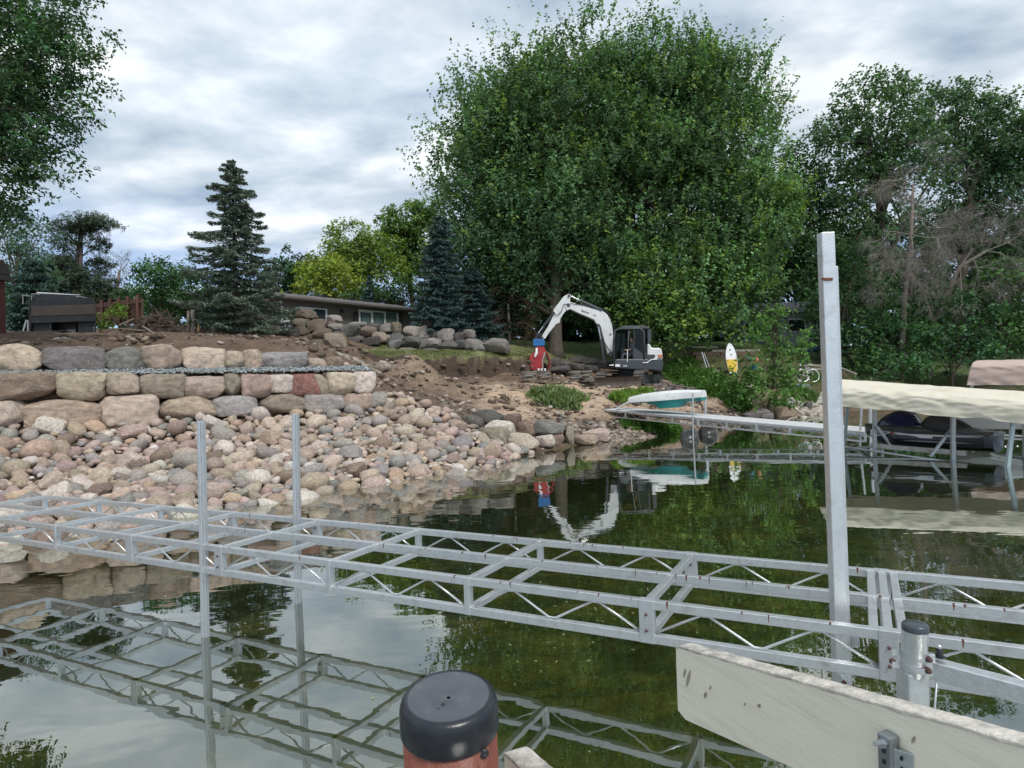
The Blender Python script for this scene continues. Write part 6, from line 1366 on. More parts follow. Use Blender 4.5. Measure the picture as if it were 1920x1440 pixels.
oldw = mat('old grey board', (0.22, 0.19, 0.15), 0.85, var=0.3, scale=9, stretch=(1, 1, 1))
for p_, q_, w_, lab in (((226, 616, 23.2), (271, 620, 23.0), 0.16, 'long grey plank lying flat at the left foot of the brush mound'), ((222, 610, 24.2), (252, 597, 24.6), 0.09, 'board propped up slantwise before the fence'), ((268, 612, 22.8), (310, 640, 21.5), 0.05, 'thin bent branch lying from the brush mound towards the wall'), ((205, 625, 22.5), (222, 622, 22.5), 0.14, 'short pale plank end on the ground right of the trailer')):
    g = G(); g.bar(W(*p_), W(*q_), w_, 0.05); obj('board', g, oldw, None, bevel=0.004, loc=W(*p_), label=lab, cat='board')
for u_, v0, v1, w_, lab in ((353, 583, 622, 0.09, 'thin grey wooden post left of the spruce'), (361.5, 581, 622, 0.13, 'broad grey wooden post touching the left branches of the spruce'), (372, 606, 620, 0.06, 'short yellowish stake below the spruce branches')):
    a, b = W(u_, v1, 24.5), W(u_, v0, 24.5); g = G(); g.bar(a, b, w_, w_ * 0.5, up=(0, 1, 0)); obj('wooden_post', g, oldw if v0 < 600 else mat('yellow stake', (0.4, 0.27, 0.08), 0.8), None, loc=a, label=lab, cat='post')
# black landscape fabric along the wall tops
fabm = mat('black landscape fabric', (0.018, 0.018, 0.02), 0.8, var=0.4)
def fabric(pts_, wd, label, dz_=0.02):
    g = G(); vs_ = []; n_ = 0; ex = []
    for i in range(len(pts_) - 1):
        for k in range(10): ex.append(Vector(pts_[i]).lerp(Vector(pts_[i + 1]), k / 10))
    ex.append(Vector(pts_[-1]))
    for i, p in enumerate(ex):
        for j in range(5):
            q = p + Vector((WN[0], WN[1], 0)) * (wd * j / 4); q.z = p.z + dz_ + 0.05 * mnoise.noise(Vector((p.x * 2.5, j * 0.9, p.y))) + (0.05 if j in (1, 3) else 0); vs_.append(q)
    g.add(vs_, [(i * 5 + j, i * 5 + j + 1, (i + 1) * 5 + j + 1, (i + 1) * 5 + j) for i in range(len(ex) - 1) for j in range(4)])
    o = obj('landscape_fabric', g, fabm, None, smooth=True, loc=pts_[0], label=label, cat='fabric'); m_ = o.modifiers.new('t', 'SOLIDIFY'); m_.thickness = 0.006
    return o
fabric([W(395, 648, 15.6), W(440, 652, 16.0), W(490, 657, 16.3), (W(560, 662, 16.7))], 0.5, 'black fabric edge lapping over the top of the upper boulder wall')
fabric([W(560, 655, 17.2), W(605, 664, 17.3), W(640, 672, 17.4)], 0.55, 'crumpled black fabric hanging over the last stones of the upper wall')
fabric([W(700, 735, 17.0), W(760, 755, 16.9), W(815, 778, 16.6), W(850, 795, 16.4)], 0.12, 'thin black fabric edge along the top right border of the fieldstones')

# ------------------------------------------------------------------ stone slabs under the grapple and behind the excavator
def slab_poly(ce, L, D, th, rz, seed, m, parent):
    r_ = np.random.default_rng(seed); n_ = 9; pts_ = []
    for k in range(n_):
        a = 2 * math.pi * k / n_; rr = r_.uniform(0.8, 1.05); x, y = math.cos(a) * L / 2 * rr, math.sin(a) * D / 2 * rr; pts_.append(Vector(ce) + Vector((x * math.cos(rz) - y * math.sin(rz), x * math.sin(rz) + y * math.cos(rz), r_.uniform(-0.01, 0.01) + x * 0.03)))
    g = G(); g.prism(pts_, (0, 0, th)); o = obj('slab', g, m, parent, bevel=0.008); o.color = (*jit((0.21, 0.20, 0.18), 0.3), 1); return o
for nm, u0, u1, vb, Y, lay, lab, sd in (('slab_stack', 978, 1032, 713, 26.6, 5, 'stack of flat stone slabs on the dirt right under the red grapple', 1), ('slab_stack', 1066, 1112, 716, 27.0, 6, 'taller stack of flat stone slabs left of the excavator blade', 2), ('slab_stack', 1034, 1052, 714, 26.8, 2, 'two small slabs lying between the two stacks', 3)):
    r_ = np.random.default_rng(sd); c_ = W((u0 + u1) / 2, vb, Y); c_.z = max(c_.z, gz(c_.x, c_.y) - 0.05); st = thing(nm, c_, lab, 'stone slabs', 'stacks of flat stone slabs'); wpx = (u1 - u0) / FPX * Y
    for k in range(lay):
        nn = 2 if wpx > 0.8 else 1
        for j in range(nn):
            L = wpx / nn * r_.uniform(0.9, 1.3); x = (j - (nn - 1) / 2) * wpx / nn + r_.uniform(-0.08, 0.08)
            slab_poly(c_ + Vector((x, r_.uniform(-0.1, 0.1), 0.01 + k * 0.082)), L, 0.6, 0.06, r_.uniform(-0.2, 0.2), sd * 50 + k * 3 + j, MT['rock'], st)
ow_ = thing('stone_edging', W(1085, 690, 30), 'old dark dry-stone edging behind the stone slabs, left of the excavator', 'stone edging')
for u0, v0, u1, v1 in ((1030, 672, 1052, 690), (1048, 676, 1070, 688), (1030, 686, 1068, 699), (1068, 668, 1098, 682), (1066, 682, 1100, 696), (1095, 672, 1128, 688), (1092, 686, 1126, 700), (1120, 676, 1140, 692), (985, 692, 1005, 703)):
    o = rock_px(u0, v0, u1, v1, 30.2 - (v1 - 680) * 0.03, 'dark', None, cat=None, grow=1.1, dep=0.6); o.name = 'stone'; w0 = o.location.copy(); o.parent = ow_; o.location = w0 - wloc(ow_)

# ------------------------------------------------------------------ compact excavator
EY = 29.0
ex = thing('excavator', W(1180, 722, EY), 'white and charcoal compact excavator on tracks holding a red grapple over the stone slabs', 'excavator')
ewh = mat('excavator white paint', (0.66, 0.67, 0.68), 0.4, var=0.08, scale=3, dirt=(0.35, 0.32, 0.28), dirt_amt=0.4, coat=0.2); echar = mat('charcoal panel', (0.045, 0.052, 0.06), 0.45, var=0.1, scale=3); esteel = mat('chrome rod', (0.6, 0.6, 0.6), 0.15, metal=0.9); eblk = MT['black']
def E(x, y, d=0.0): return W(980 + x / 6.857, 540 + y / 6.857, EY + d)
def plate(name, pts_, d0, d1, m, parent=None, bev=0.012):
    a = [E(x, y, 0) for x, y in pts_]; a = [Vector((p.x, EY + d0, p.z)) for p in a]
    g = G(); g.prism(a, (0, d1 - d0, 0)); return obj(name, g, m, parent or ex, bevel=bev)
boom = plate('boom', [(548, 205), (600, 188), (660, 198), (770, 232), (960, 288), (1040, 312), (1082, 345), (1112, 400), (1142, 480), (1152, 560), (1162, 660), (1152, 770), (1136, 862), (1092, 858), (1062, 745), (1030, 620), (998, 500), (975, 470), (945, 462), (915, 412), (850, 382), (720, 328), (610, 275), (565, 292), (542, 250)], -0.16, 0.16, ewh)
arm = plate('arm', [(588, 80), (606, 92), (612, 110), (606, 195), (580, 215), (562, 290), (525, 330), (482, 400), (472, 452), (432, 462), (385, 520), (330, 588), (296, 645), (258, 665), (236, 645), (262, 590), (322, 500), (385, 372), (398, 275), (470, 185), (525, 112)], -0.125, 0.125, ewh)
text('boom_lettering', 'Bobcat', E(752, 300, -0.175), 0.135, E(860, 335) - E(752, 300), (0, 0, 1), MT['black'], ex, 0.004)
text('boom_lettering', 'E85', E(905, 352, -0.175), 0.10, E(960, 368) - E(905, 352), (0, 0, 1), mat('grey lettering', (0.2, 0.19, 0.18), 0.5), ex, 0.004)
def rod(name, a, b, r_, m, n=10, d=0.0): g = G(); g.tube([E(*a, d), E(*b, d)], r_, n); return obj(name, g, m, ex, smooth=40)
rod('arm_cylinder_rod', (600, 95), (745, 165), 0.04, esteel); rod('arm_cylinder', (735, 160), (985, 272), 0.075, echar)
rod('bucket_cylinder_rod', (200, 582), (268, 488), 0.035, esteel, d=-0.02); rod('bucket_cylinder', (262, 497), (408, 322), 0.065, echar, d=-0.02)
for d in (-0.3, 0.3): rod('lift_cylinder_rod', (972, 500), (1008, 672), 0.04, esteel, d=d); rod('lift_cylinder', (1004, 655), (1050, 975), 0.07, echar, d=d)
for pth in ([(1045, 265), (1110, 330), (1160, 450), (1185, 560), (1170, 700)], [(395, 340), (450, 350), (500, 300), (530, 210), (600, 200)], [(620, 195), (800, 222), (980, 275), (1060, 280)], [(1050, 690), (1100, 780), (1150, 840)], [(380, 350), (300, 460), (240, 590), (200, 640)]):
    g = G(); g.tube([E(x, y, -0.18) for x, y in pth], 0.016, 6); obj('hose', g, eblk, ex, smooth=True)
for x, y, r_ in ((590, 220, 0.08), (596, 100, 0.06), (1005, 275, 0.08), (975, 480, 0.07), (1125, 850, 0.1), (255, 640, 0.055), (400, 320, 0.06), (1130, 595, 0.04)):
    g = G(); g.lathe(E(x, y, -0.19), [(r_, 0), (r_, 0.38)], 14, 'y'); obj('pin', g, echar, ex, smooth=40)
plate('linkage', [(165, 585), (200, 578), (265, 605), (282, 640), (250, 672), (170, 670)], -0.12, 0.12, eblk)
plate('rotator', [(130, 668), (150, 655), (270, 668), (285, 690), (278, 745), (150, 752), (135, 740)], -0.24, 0.24, mat('blue rotator paint', (0.015, 0.13, 0.36), 0.4, var=0.2, scale=8))
gred = mat('red grapple paint', (0.36, 0.025, 0.03), 0.45, var=0.25, scale=4, dirt=(0.10, 0.06, 0.05), dirt_amt=0.6)
plate('grapple_head', [(165, 752), (272, 750), (292, 820), (280, 850), (150, 850)], -0.2, 0.2, gred)
# clamshell jaws: curved shells
def jaw(x0, x1, sgn, nm, m):
    rows = []
    for i in range(11):
        f = i / 10; a = math.pi * 0.95 * f
        xx = (x0 + x1) / 2 + sgn * (abs(x1 - x0) / 2) * math.sin(a) * 1.0; yy = 842 + 215 * f
        rows.append([E(xx, yy, d) for d in (-0.42, 0.42)])
    g = G(); g.add([p for r in rows for p in r], [(i * 2, i * 2 + 1, i * 2 + 3, i * 2 + 2) for i in range(10)])
    o = obj(nm, g, m, ex, smooth=True); m_ = o.modifiers.new('t', 'SOLIDIFY'); m_.thickness = 0.05
plate('grapple_jaw', [(84, 925), (90, 868), (145, 832), (262, 832), (270, 870), (240, 960), (245, 1050), (110, 1055), (88, 1000)], -0.42, -0.36, gred); plate('grapple_jaw', [(84, 925), (90, 868), (145, 832), (262, 832), (270, 870), (240, 960), (245, 1050), (110, 1055), (88, 1000)], 0.36, 0.42, gred)
plate('jaw_skin', [(84, 925), (92, 868), (148, 830), (262, 830), (262, 845), (155, 845), (100, 880), (96, 930), (118, 1040), (108, 1055), (86, 1000)], -0.36, 0.36, gred)
plate('jaw_skin', [(262, 830), (300, 822), (335, 880), (352, 955), (345, 1020), (320, 1050), (310, 1040), (332, 1015), (338, 958), (320, 888), (292, 838), (262, 846)], -0.40, 0.40, gred)
plate('jaw_rim', [(270, 832), (292, 842), (255, 930), (262, 1045), (246, 1048), (238, 940)], -0.44, -0.37, mat('worn steel rim', (0.35, 0.28, 0.26), 0.5))
g = G(); g.tube([E(180, 775, -0.34), E(178, 835, -0.44), E(155, 888, -0.46)], [0.05, 0.07, 0.04], 10); obj('grapple_cylinder', g, MT['white'], ex, smooth=40)
for x in (205, 245, 287): g = G(); g.box(E(x, 1050, -0.40), 0.10, 0.08, 0.11); obj('tooth', g, MT['white'], ex, bevel=0.02)
# house of the machine
plate('swing_body', [(1130, 960), (1150, 925), (1560, 925), (1735, 915), (1742, 1000), (1725, 1078), (1600, 1062), (1400, 1058), (1145, 1040), (1128, 1005)], -1.05, 1.05, echar, bev=0.05)
plate('engine_cover', [(1543, 735), (1575, 738), (1600, 785), (1690, 785), (1720, 800), (1730, 850), (1738, 925), (1690, 918), (1660, 940), (1543, 945)], -1.02, 1.02, ewh, bev=0.06)
plate('side_vent', [(1545, 868), (1625, 868), (1642, 885), (1618, 930), (1545, 940)], -1.05, -1.01, echar)
plate('exhaust', [(1556, 740), (1560, 690), (1585, 682), (1588, 740)], 0.2, 0.4, ewh)
plate('tail_light', [(1672, 870), (1726, 868), (1728, 900), (1676, 905)], -1.055, -1.015, mat('orange lens', (0.6, 0.16, 0.05), 0.3))
g = G(); g.tube([E(1543, 962, -1.07), E(1600, 960, -1.07), E(1650, 922, -1.07), E(1725, 915, -1.07)], 0.026, 6); obj('trim_stripe', g, MT['white'], ex)
plate('number_plate', [(1143, 990), (1202, 990), (1202, 1022), (1143, 1022)], -1.065, -1.045, MT['white']); plate('badge', [(1240, 1000), (1290, 1000), (1290, 1022), (1240, 1022)], -1.065, -1.045, mat('grey badge', (0.35, 0.36, 0.36), 0.5))
plate('step', [(1072, 998), (1140, 996), (1140, 1004), (1072, 1006)], -1.0, -0.7, MT['alu'])
plate('cab_floor', [(1165, 925), (1545, 925), (1545, 950), (1165, 950)], -1.03, 0.05, echar)
def frame(name, pts_, w_, m, d): g = G(); g.tube([E(x, y, d) for x, y in pts_], w_, 8); return obj(name, g, m, ex, smooth=True)
c_out = [(1172, 940), (1170, 760), (1178, 600), (1195, 548), (1235, 522), (1500, 520), (1545, 545), (1560, 600), (1560, 940)]
frame('cab_pillar', c_out, 0.05, echar, -1.0); frame('cab_pillar', c_out, 0.05, echar, 0.0)
plate('cab_roof', [(1192, 545), (1235, 512), (1510, 510), (1570, 535), (1572, 550), (1235, 548)], -1.02, 0.04, echar, bev=0.04)
plate('cab_rear', [(1545, 545), (1590, 560), (1600, 610), (1598, 700), (1565, 745), (1550, 745)], -0.95, 0.0, echar, bev=0.04)
frame('door_frame', [(1352, 945), (1356, 700), (1366, 545)], 0.035, echar, -1.01)
gl_ = glass_mat('cab glass', (0.02, 0.025, 0.03), 0.08, 0.35)
plate('door_glass', [(1388, 560), (1400, 548), (1500, 548), (1520, 565), (1522, 840), (1480, 850), (1375, 780)], -1.005, -0.995, gl_, bev=0); plate('door_panel', [(1362, 770), (1530, 850), (1540, 940), (1360, 945)], -1.0, -0.96, echar)
plate('front_glass', [(1180, 600), (1200, 552), (1350, 548), (1345, 900), (1180, 920)], -0.02, -0.01, gl_, bev=0)
plate('window_edge', [(1372, 560), (1384, 552), (1376, 930), (1364, 935)], -1.03, -1.0, echar)
g = G(); g.tube([E(1348, 790, -1.05), E(1345, 950, -1.05)], 0.02, 6); obj('grab_handle', g, MT['white'], ex)
plate('seat', [(1420, 640), (1500, 640), (1500, 900), (1300, 905), (1300, 870), (1420, 860)], -0.75, -0.3, eblk, bev=0.05)
plate('console', [(1240, 800), (1275, 790), (1260, 930), (1230, 930)], -0.6, -0.4, eblk)
frame('mirror', [(1190, 600), (1175, 640), (1182, 700)], 0.02, eblk, -1.1)
# operator seen through the open side: one skinned body
def skin_body(name, J, Eg, rad, m_fn, label, cat='person', root=0):
    me = bpy.data.meshes.new(name); me.from_pydata([tuple(j) for j in J], Eg, []); me.update()
    o = bpy.data.objects.new(name, me); COL.objects.link(o)
    sk = o.modifiers.new('skin', 'SKIN'); sk.use_smooth_shade = True
    for i, r_ in enumerate(rad): me.skin_vertices[0].data[i].radius = (r_, r_)
    me.skin_vertices[0].data[root].use_root = True
    sb = o.modifiers.new('sub', 'SUBSURF'); sb.levels = 1; sb.render_levels = 1
    dg = bpy.context.evaluated_depsgraph_get(); ev = o.evaluated_get(dg); m2 = bpy.data.meshes.new_from_object(ev)
    o.modifiers.clear(); o.data = m2; m2.materials.clear()
    mats, fn_ = m_fn
    for mm in mats: m2.materials.append(mm)
    for p in m2.polygons: p.material_index = fn_(p.center); p.use_smooth = True
    return tag(o, label=label, cat=cat)
hip = E(1420, 860, -0.5)
def hp(x, y, z): return hip + Vector((x, y, z))
J = [hp(0, 0, 0.05), hp(-0.02, 0, 0.30), hp(-0.03, 0, 0.50), hp(-0.04, 0, 0.60), hp(-0.06, 0, 0.70), hp(-0.07, 0, 0.80),
     hp(-0.03, -0.2, 0.48), hp(-0.10, -0.27, 0.24), hp(-0.34, -0.22, 0.22), hp(-0.42, -0.2, 0.24), hp(-0.03, 0.2, 0.48), hp(-0.10, 0.27, 0.24), hp(-0.34, 0.22, 0.22), hp(-0.42, 0.2, 0.24),
     hp(-0.1, -0.1, 0.02), hp(-0.48, -0.13, 0.06), hp(-0.58, -0.13, -0.36), hp(-0.70, -0.13, -0.38), hp(-0.1, 0.1, 0.02), hp(-0.48, 0.13, 0.06), hp(-0.58, 0.13, -0.36), hp(-0.70, 0.13, -0.38)]
J = [Vector(q) + Vector((0, 0, 0.0)) for q in J]
skin_body('person', J, [(0, 1), (1, 2), (2, 3), (3, 4), (4, 5), (2, 6), (6, 7), (7, 8), (8, 9), (2, 10), (10, 11), (11, 12), (12, 13), (0, 14), (14, 15), (15, 16), (16, 17), (0, 18), (18, 19), (19, 20), (20, 21)],
          [0.15, 0.14, 0.13, 0.055, 0.095, 0.08, 0.075, 0.05, 0.04, 0.04, 0.075, 0.05, 0.04, 0.04, 0.09, 0.07, 0.05, 0.045, 0.09, 0.07, 0.05, 0.045],
          ([mat('skin', (0.42, 0.25, 0.18), 0.6), mat('grey work clothes', (0.11, 0.12, 0.14), 0.9), mat('dark cap', (0.03, 0.03, 0.04), 0.8)],
           lambda c: (2 if c.z > hip.z + 0.80 else 0) if c.z > hip.z + 0.60 else (0 if c.x < hip.x - 0.17 and c.z > hip.z + 0.14 else 1)), 'operator in grey work clothes seated in the excavator cab, arms forward at the levers')
# undercarriage: two tracks angled towards the viewer, blade in front
th_ = math.radians(31); hdv = Vector((-math.sin(th_), -math.cos(th_), 0)); sdv_ = Vector((hdv.y, -hdv.x, 0)) * -1   # heading, and its left side
uc = W(1182, 716, EY + 0.15); uc = uc.copy(); zg = W(1215, 722, 28.2).z
trk = mat('worn rubber track', (0.10, 0.09, 0.08), 0.85, var=0.4, scale=6, dirt=(0.24, 0.2, 0.16), dirt_amt=0.7)
for sg in (-1, 1):
    cc_ = Vector((uc.x, uc.y, zg)) + sdv_ * (0.90 * sg)
    def TP(a, z, s_=0.0): return cc_ + hdv * a + Vector((0, 0, z)) + sdv_ * s_
    rad_, half, n_ = 0.33, 1.15, 56; path = []
    per_ = 4 * half + 2 * math.pi * rad_
    for i in range(n_):
        L = per_ * i / n_
        if L < 2 * half: a, z, tx, tz = -half + L, 2 * rad_, 1, 0
        elif L < 2 * half + math.pi * rad_: q = (L - 2 * half) / rad_; a, z = half + rad_ * math.sin(q), rad_ + rad_ * math.cos(q); tx, tz = math.cos(q), -math.sin(q)
        elif L < 4 * half + math.pi * rad_: a, z, tx, tz = half - (L - 2 * half - math.pi * rad_), 0.0, -1, 0
        else: q = (L - 4 * half - math.pi * rad_) / rad_; a, z = -half - rad_ * math.sin(q), rad_ - rad_ * math.cos(q); tx, tz = -math.cos(q), math.sin(q)
        path.append((a, z + 0.02, tx, tz))
    g = G(); w_ = 0.22; vs_ = []
    for a, z, tx, tz in path: vs_ += [TP(a, z, -w_), TP(a, z, w_), TP(a + tz * 0.05, z - tx * 0.05, w_), TP(a + tz * 0.05, z - tx * 0.05, -w_)]
    g.add(vs_, [(i * 4 + j, i * 4 + (j + 1) % 4, ((i + 1) % n_) * 4 + (j + 1) % 4, ((i + 1) % n_) * 4 + j) for i in range(n_) for j in range(4)]); tr_ = obj('track', g, trk, ex)
    for i in range(0, n_, 2):
        a, z, tx, tz = path[i]; nx_, nz_ = -tz, tx
        g = G(); g.prism([TP(a - tx * 0.03, z - tz * 0.03, -w_), TP(a + tx * 0.03, z + tz * 0.03, -w_), TP(a + tx * 0.02 - tz * 0.035, z + tz * 0.02 + tx * 0.035, -w_), TP(a - tx * 0.02 - tz * 0.035, z - tz * 0.02 + tx * 0.035, -w_)], sdv_ * (2 * w_)); obj('tread_bar', g, trk, tr_)
    g = G(); g.prism([TP(-0.95, 0.14, -0.1), TP(0.95, 0.14, -0.1), TP(0.95, 0.5, -0.1), TP(-0.95, 0.5, -0.1)], sdv_ * 0.2); obj('track_frame', g, echar, ex)
    for a in (-1.15, 1.15): g = G(); n__ = 18; ring = [TP(a + 0.22 * math.cos(q), 0.31 + 0.22 * math.sin(q), -0.14) for q in np.linspace(0, 2 * math.pi, n__ + 1)[:-1]]; g.prism(ring, sdv_ * 0.28); obj('sprocket', g, echar, ex)
    for a in (-0.7, -0.35, 0, 0.35, 0.7): g = G(); ring = [TP(a + 0.09 * math.cos(q), 0.13 + 0.09 * math.sin(q), -0.15) for q in np.linspace(0, 2 * math.pi, 13)[:-1]]; g.prism(ring, sdv_ * 0.3); obj('track_roller', g, echar, ex)
g = G(); g.box(Vector((uc.x, uc.y, zg + 0.45)), 1.2, 1.2, 0.28, th_); obj('undercarriage', g, echar, ex)
g = G(); g.lathe(Vector((uc.x, uc.y, zg + 0.58)), [(0.55, 0), (0.55, 0.16)], 24); obj('slew_ring', g, echar, ex)
bm = mat('scraped blade steel', (0.13, 0.105, 0.09), 0.6, metal=0.3, var=0.4, scale=5)
bc = Vector((uc.x, uc.y, zg)) + hdv * 1.72; pr = [(0.05, -0.02), (-0.02, 0.06), (-0.05, 0.2), (-0.02, 0.34), (0.04, 0.42), (0.08, 0.42), (0.01, 0.33), (-0.01, 0.2), (0.02, 0.07), (0.09, -0.01)]
g = G(); g.prism([bc + hdv * -a + Vector((0, 0, z)) - sdv_ * 1.12 for a, z in [(-x, z) for x, z in pr]], sdv_ * 2.24); obj('blade', g, bm, ex)
for sg in (-1, 1): g = G(); g.bar(bc + sdv_ * (0.35 * sg) + Vector((0, 0, 0.2)) - hdv * 0.02, bc - hdv * 1.2 + sdv_ * (0.45 * sg) + Vector((0, 0, 0.35)), 0.12, 0.12); obj('blade_arm', g, echar, ex)

# ------------------------------------------------------------------ small things in the right-hand yard
def bar_obj(name, p_, q_, w_, h, m, label, cat, group=None, up=(0, 0, 1)):
    g = G(); g.bar(W(*p_), W(*q_), w_, h, up=up); return obj(name, g, m, None, bevel=0.004, loc=W(*p_), label=label, cat=cat, group=group)
timb = mat('grey garden timber', (0.30, 0.27, 0.22), 0.85, var=0.25)
bar_obj('timber', (1298, 651, 34.2), (1345, 651, 34.2), 0.12, 0.09, timb, 'grey timber edging the lawn left of the surfboard, highest of the terrace timbers', 'timber', 'terrace timbers')
bar_obj('timber', (1334, 658, 33.6), (1424, 657, 33.8), 0.12, 0.12, timb, 'long timber edging behind the surfboard', 'timber', 'terrace timbers')
bar_obj('timber', (1300, 695, 31.0), (1355, 696, 31.0), 0.12, 0.10, timb, 'lowest timber left of the surfboard, above the undergrowth', 'timber', 'terrace timbers')
bar_obj('timber', (1505, 684, 33.0), (1548, 686, 33.0), 0.12, 0.10, timb, 'timber above the bicycle, left of the tall post', 'timber', 'terrace timbers')
bar_obj('timber', (1510, 693, 32.5), (1560, 691, 32.5), 0.12, 0.10, timb, 'timber at bicycle height, left of the tall post', 'timber', 'terrace timbers')
bar_obj('timber', (1575, 690, 32.0), (1605, 702, 31.0), 0.12, 0.10, timb, 'slanting timber just right of the tall post', 'timber', 'terrace timbers')
tw = thing('block_wall', W(1342, 690, 33), 'low brown block retaining wall left of the surfboard', 'retaining wall')
bk = mat('brown retaining block', (0.14, 0.095, 0.07), 0.9, var=0.3, scale=6)
for r2_ in range(5):
    for k in range(9):
        c_ = W(1304 + k * 13.2 + (r2_ % 2) * 6, 689 - r2_ * 6.4, 33.2); g = G(); g.box(c_, 0.365, 0.28, 0.175); obj('block', g, bk, tw, bevel=0.012)
tw = thing('block_wall', W(1530, 705, 33), 'low brown earth-stained block wall behind the bicycle', 'retaining wall')
for r2_ in range(3):
    for k in range(6):
        c_ = W(1510 + k * 13.2 + (r2_ % 2) * 6, 712 - r2_ * 6.4, 32.2); g = G(); g.box(c_, 0.36, 0.28, 0.17); obj('block', g, bk, tw, bevel=0.012)
sb = thing('surfboard', W(1374, 690, 30.5), 'white surfboard with a yellow patch standing upright left of the big shrub', 'surfboard')
def sbo(scale, dy, name, m, t0=0.0, t1=1.0):
    a, b = W(1375, 700, 30.5 + dy), W(1368, 643, 30.9 + dy); ax_ = b - a; pts_ = []
    n_ = 24
    for i in range(n_ + 1):
        t = t0 + (t1 - t0) * i / n_; w_ = 0.285 * scale * math.sin(math.pi * min(1, max(0.0, 0.12 + 0.88 * t))) ** 0.55; pts_.append((a + ax_ * t, w_))
    poly_ = [p + Vector((-w_, 0, 0)) for p, w_ in pts_] + [p + Vector((w_, 0, 0)) for p, w_ in pts_[::-1]]
    g = G(); g.prism(poly_, (0, 0.05, 0)); return obj(name, g, m, sb)
sbo(1.12, 0.03, 'rail', mat('black rail', (0.02, 0.025, 0.04), 0.4)); sbo(1.0, -0.025, 'deck', MT['white']); sbo(0.92, -0.05, 'yellow_patch', mat('yellow print', (0.65, 0.42, 0.02), 0.5), 0.05, 0.46)
for u_, v_ in ((1369, 656), (1371, 665)): g = G(); g.box(W(u_, v_, 30.40), 0.07, 0.03, 0.06); obj('mark', g, MT['black'], sb)
c_ = W(1417, 675.5, 27.5); d_, f_ = ICO[3]
g = G(); g.add([c_ + Vector(tuple(q * 0.125)) for q in d_], f_.tolist()); obj('ball', g, mat('salmon plastic', (0.55, 0.17, 0.11), 0.4), None, smooth=True, loc=c_, label='salmon-coloured round ball caught at the left side of the big shrub', cat='ball')
c_ = W(1413, 688, 27.4)
g = G(); g.lathe(c_, [(0.10, -0.10), (0.16, 0.05), (0.17, 0.06), (0.14, 0.05), (0.02, 0.0)], 16); obj('plastic_bowl', g, mat('sky blue plastic', (0.03, 0.30, 0.55), 0.4), None, smooth=40, loc=c_, label='sky-blue plastic bowl under the salmon ball at the left side of the big shrub', cat='bowl')
c_ = W(1405, 672, 27.6); g = G(); g.bar(c_ + Vector((-0.12, 0, 0.08)), c_ + Vector((0.10, 0, -0.08)), 0.05, 0.07); obj('toy_paddle', g, mat('pale blue plastic', (0.12, 0.3, 0.4), 0.4), None, loc=c_, label='small pale blue toy paddle just left of the salmon ball', cat='toy')
mp_ = thing('metal_stand', W(1328, 692, 31.5), 'thin pale metal stand with a dark foot left of the surfboard', 'stand')
g = G(); g.tube([W(1316, 660, 31.6), W(1325, 690, 31.4)], 0.03, 6); g.tube([W(1320, 662, 31.6), W(1330, 688, 31.4)], 0.02, 6); obj('pole', g, MT['alu'], mp_); g = G(); g.box(W(1330, 691, 31.3), 0.22, 0.15, 0.08); obj('foot', g, MT['black'], mp_)
by = thing('bicycle', W(1512, 716, 29.5), 'silver bicycle standing between the big shrub and the tall post', 'bicycle')
for u_, v_, nm in ((1505, 704, 'wheel'), (1524, 704, 'wheel')):
    c_ = W(u_, v_, 29.5); g = G(); ring = [c_ + Vector((0.30 * math.cos(a), 0.08 * math.sin(a), 0.30 * math.sin(a))) for a in np.linspace(0, 2 * math.pi, 25)]; g.tube(ring, 0.022, 6, cap=False); obj(nm, g, MT['alu'], by, smooth=True)
for a, b in (((1505, 704), (1512, 690)), ((1512, 690), (1522, 690)), ((1524, 704), (1520, 684)), ((1505, 704), (1514, 706)), ((1514, 706), (1522, 690)), ((1514, 706), (1510, 684)), ((1516, 684), (1524, 683))):
    g = G(); g.tube([W(*a, 29.5), W(*b, 29.5)], 0.018, 6); obj('frame_tube', g, MT['alu'], by)
g = G(); g.box(W(1510, 683, 29.5), 0.2, 0.1, 0.05); obj('saddle', g, MT['black'], by)
zp = thing('striped_pole', W(1499, 715, 28.8), 'thin white pole with black bands left of the bicycle', 'pole')
for k in range(8):
    a, b = W(1501 - k * 0.25, 676 + k * 5, 28.8), W(1501 - (k + 1) * 0.25, 676 + (k + 1) * 5, 28.8); g = G(); g.tube([a, b], 0.03, 8); obj('band', g, MT['white'] if k % 2 else MT['black'], zp)
kb = thing('kayak', W(1530, 660, 37), 'blue kayak lying on the lawn, half hidden by the tall post', 'kayak'); rows = []
a, b = W(1512, 662, 37), W(1575, 655, 37)
for i in range(13):
    t = i / 12; c_ = a.lerp(b, t); w_ = 0.33 * math.sin(math.pi * (0.04 + 0.92 * t)) ** 0.7; rows.append([c_ + Vector((0, w_ * y, 0.36 * z * (0.4 + 0.6 * w_ / 0.33))) for y, z in ((-0.5, 0), (-1, 0.5), (-0.6, 0.9), (0, 1.0), (0.6, 0.9), (1, 0.5), (0.5, 0))])
obj('hull', loft(rows), mat('blue kayak plastic', (0.01, 0.06, 0.30), 0.35), kb, smooth=40)
g = G(); g.bar(W(1494, 721, 27.5), W(1520, 723, 27.2), 0.12, 0.07); obj('pale_blue_plank', g, mat('pale blue plank', (0.25, 0.36, 0.40), 0.6), None, loc=W(1494, 721, 27.5), label='pale blue plank on the ground below the bicycle', cat='plank')
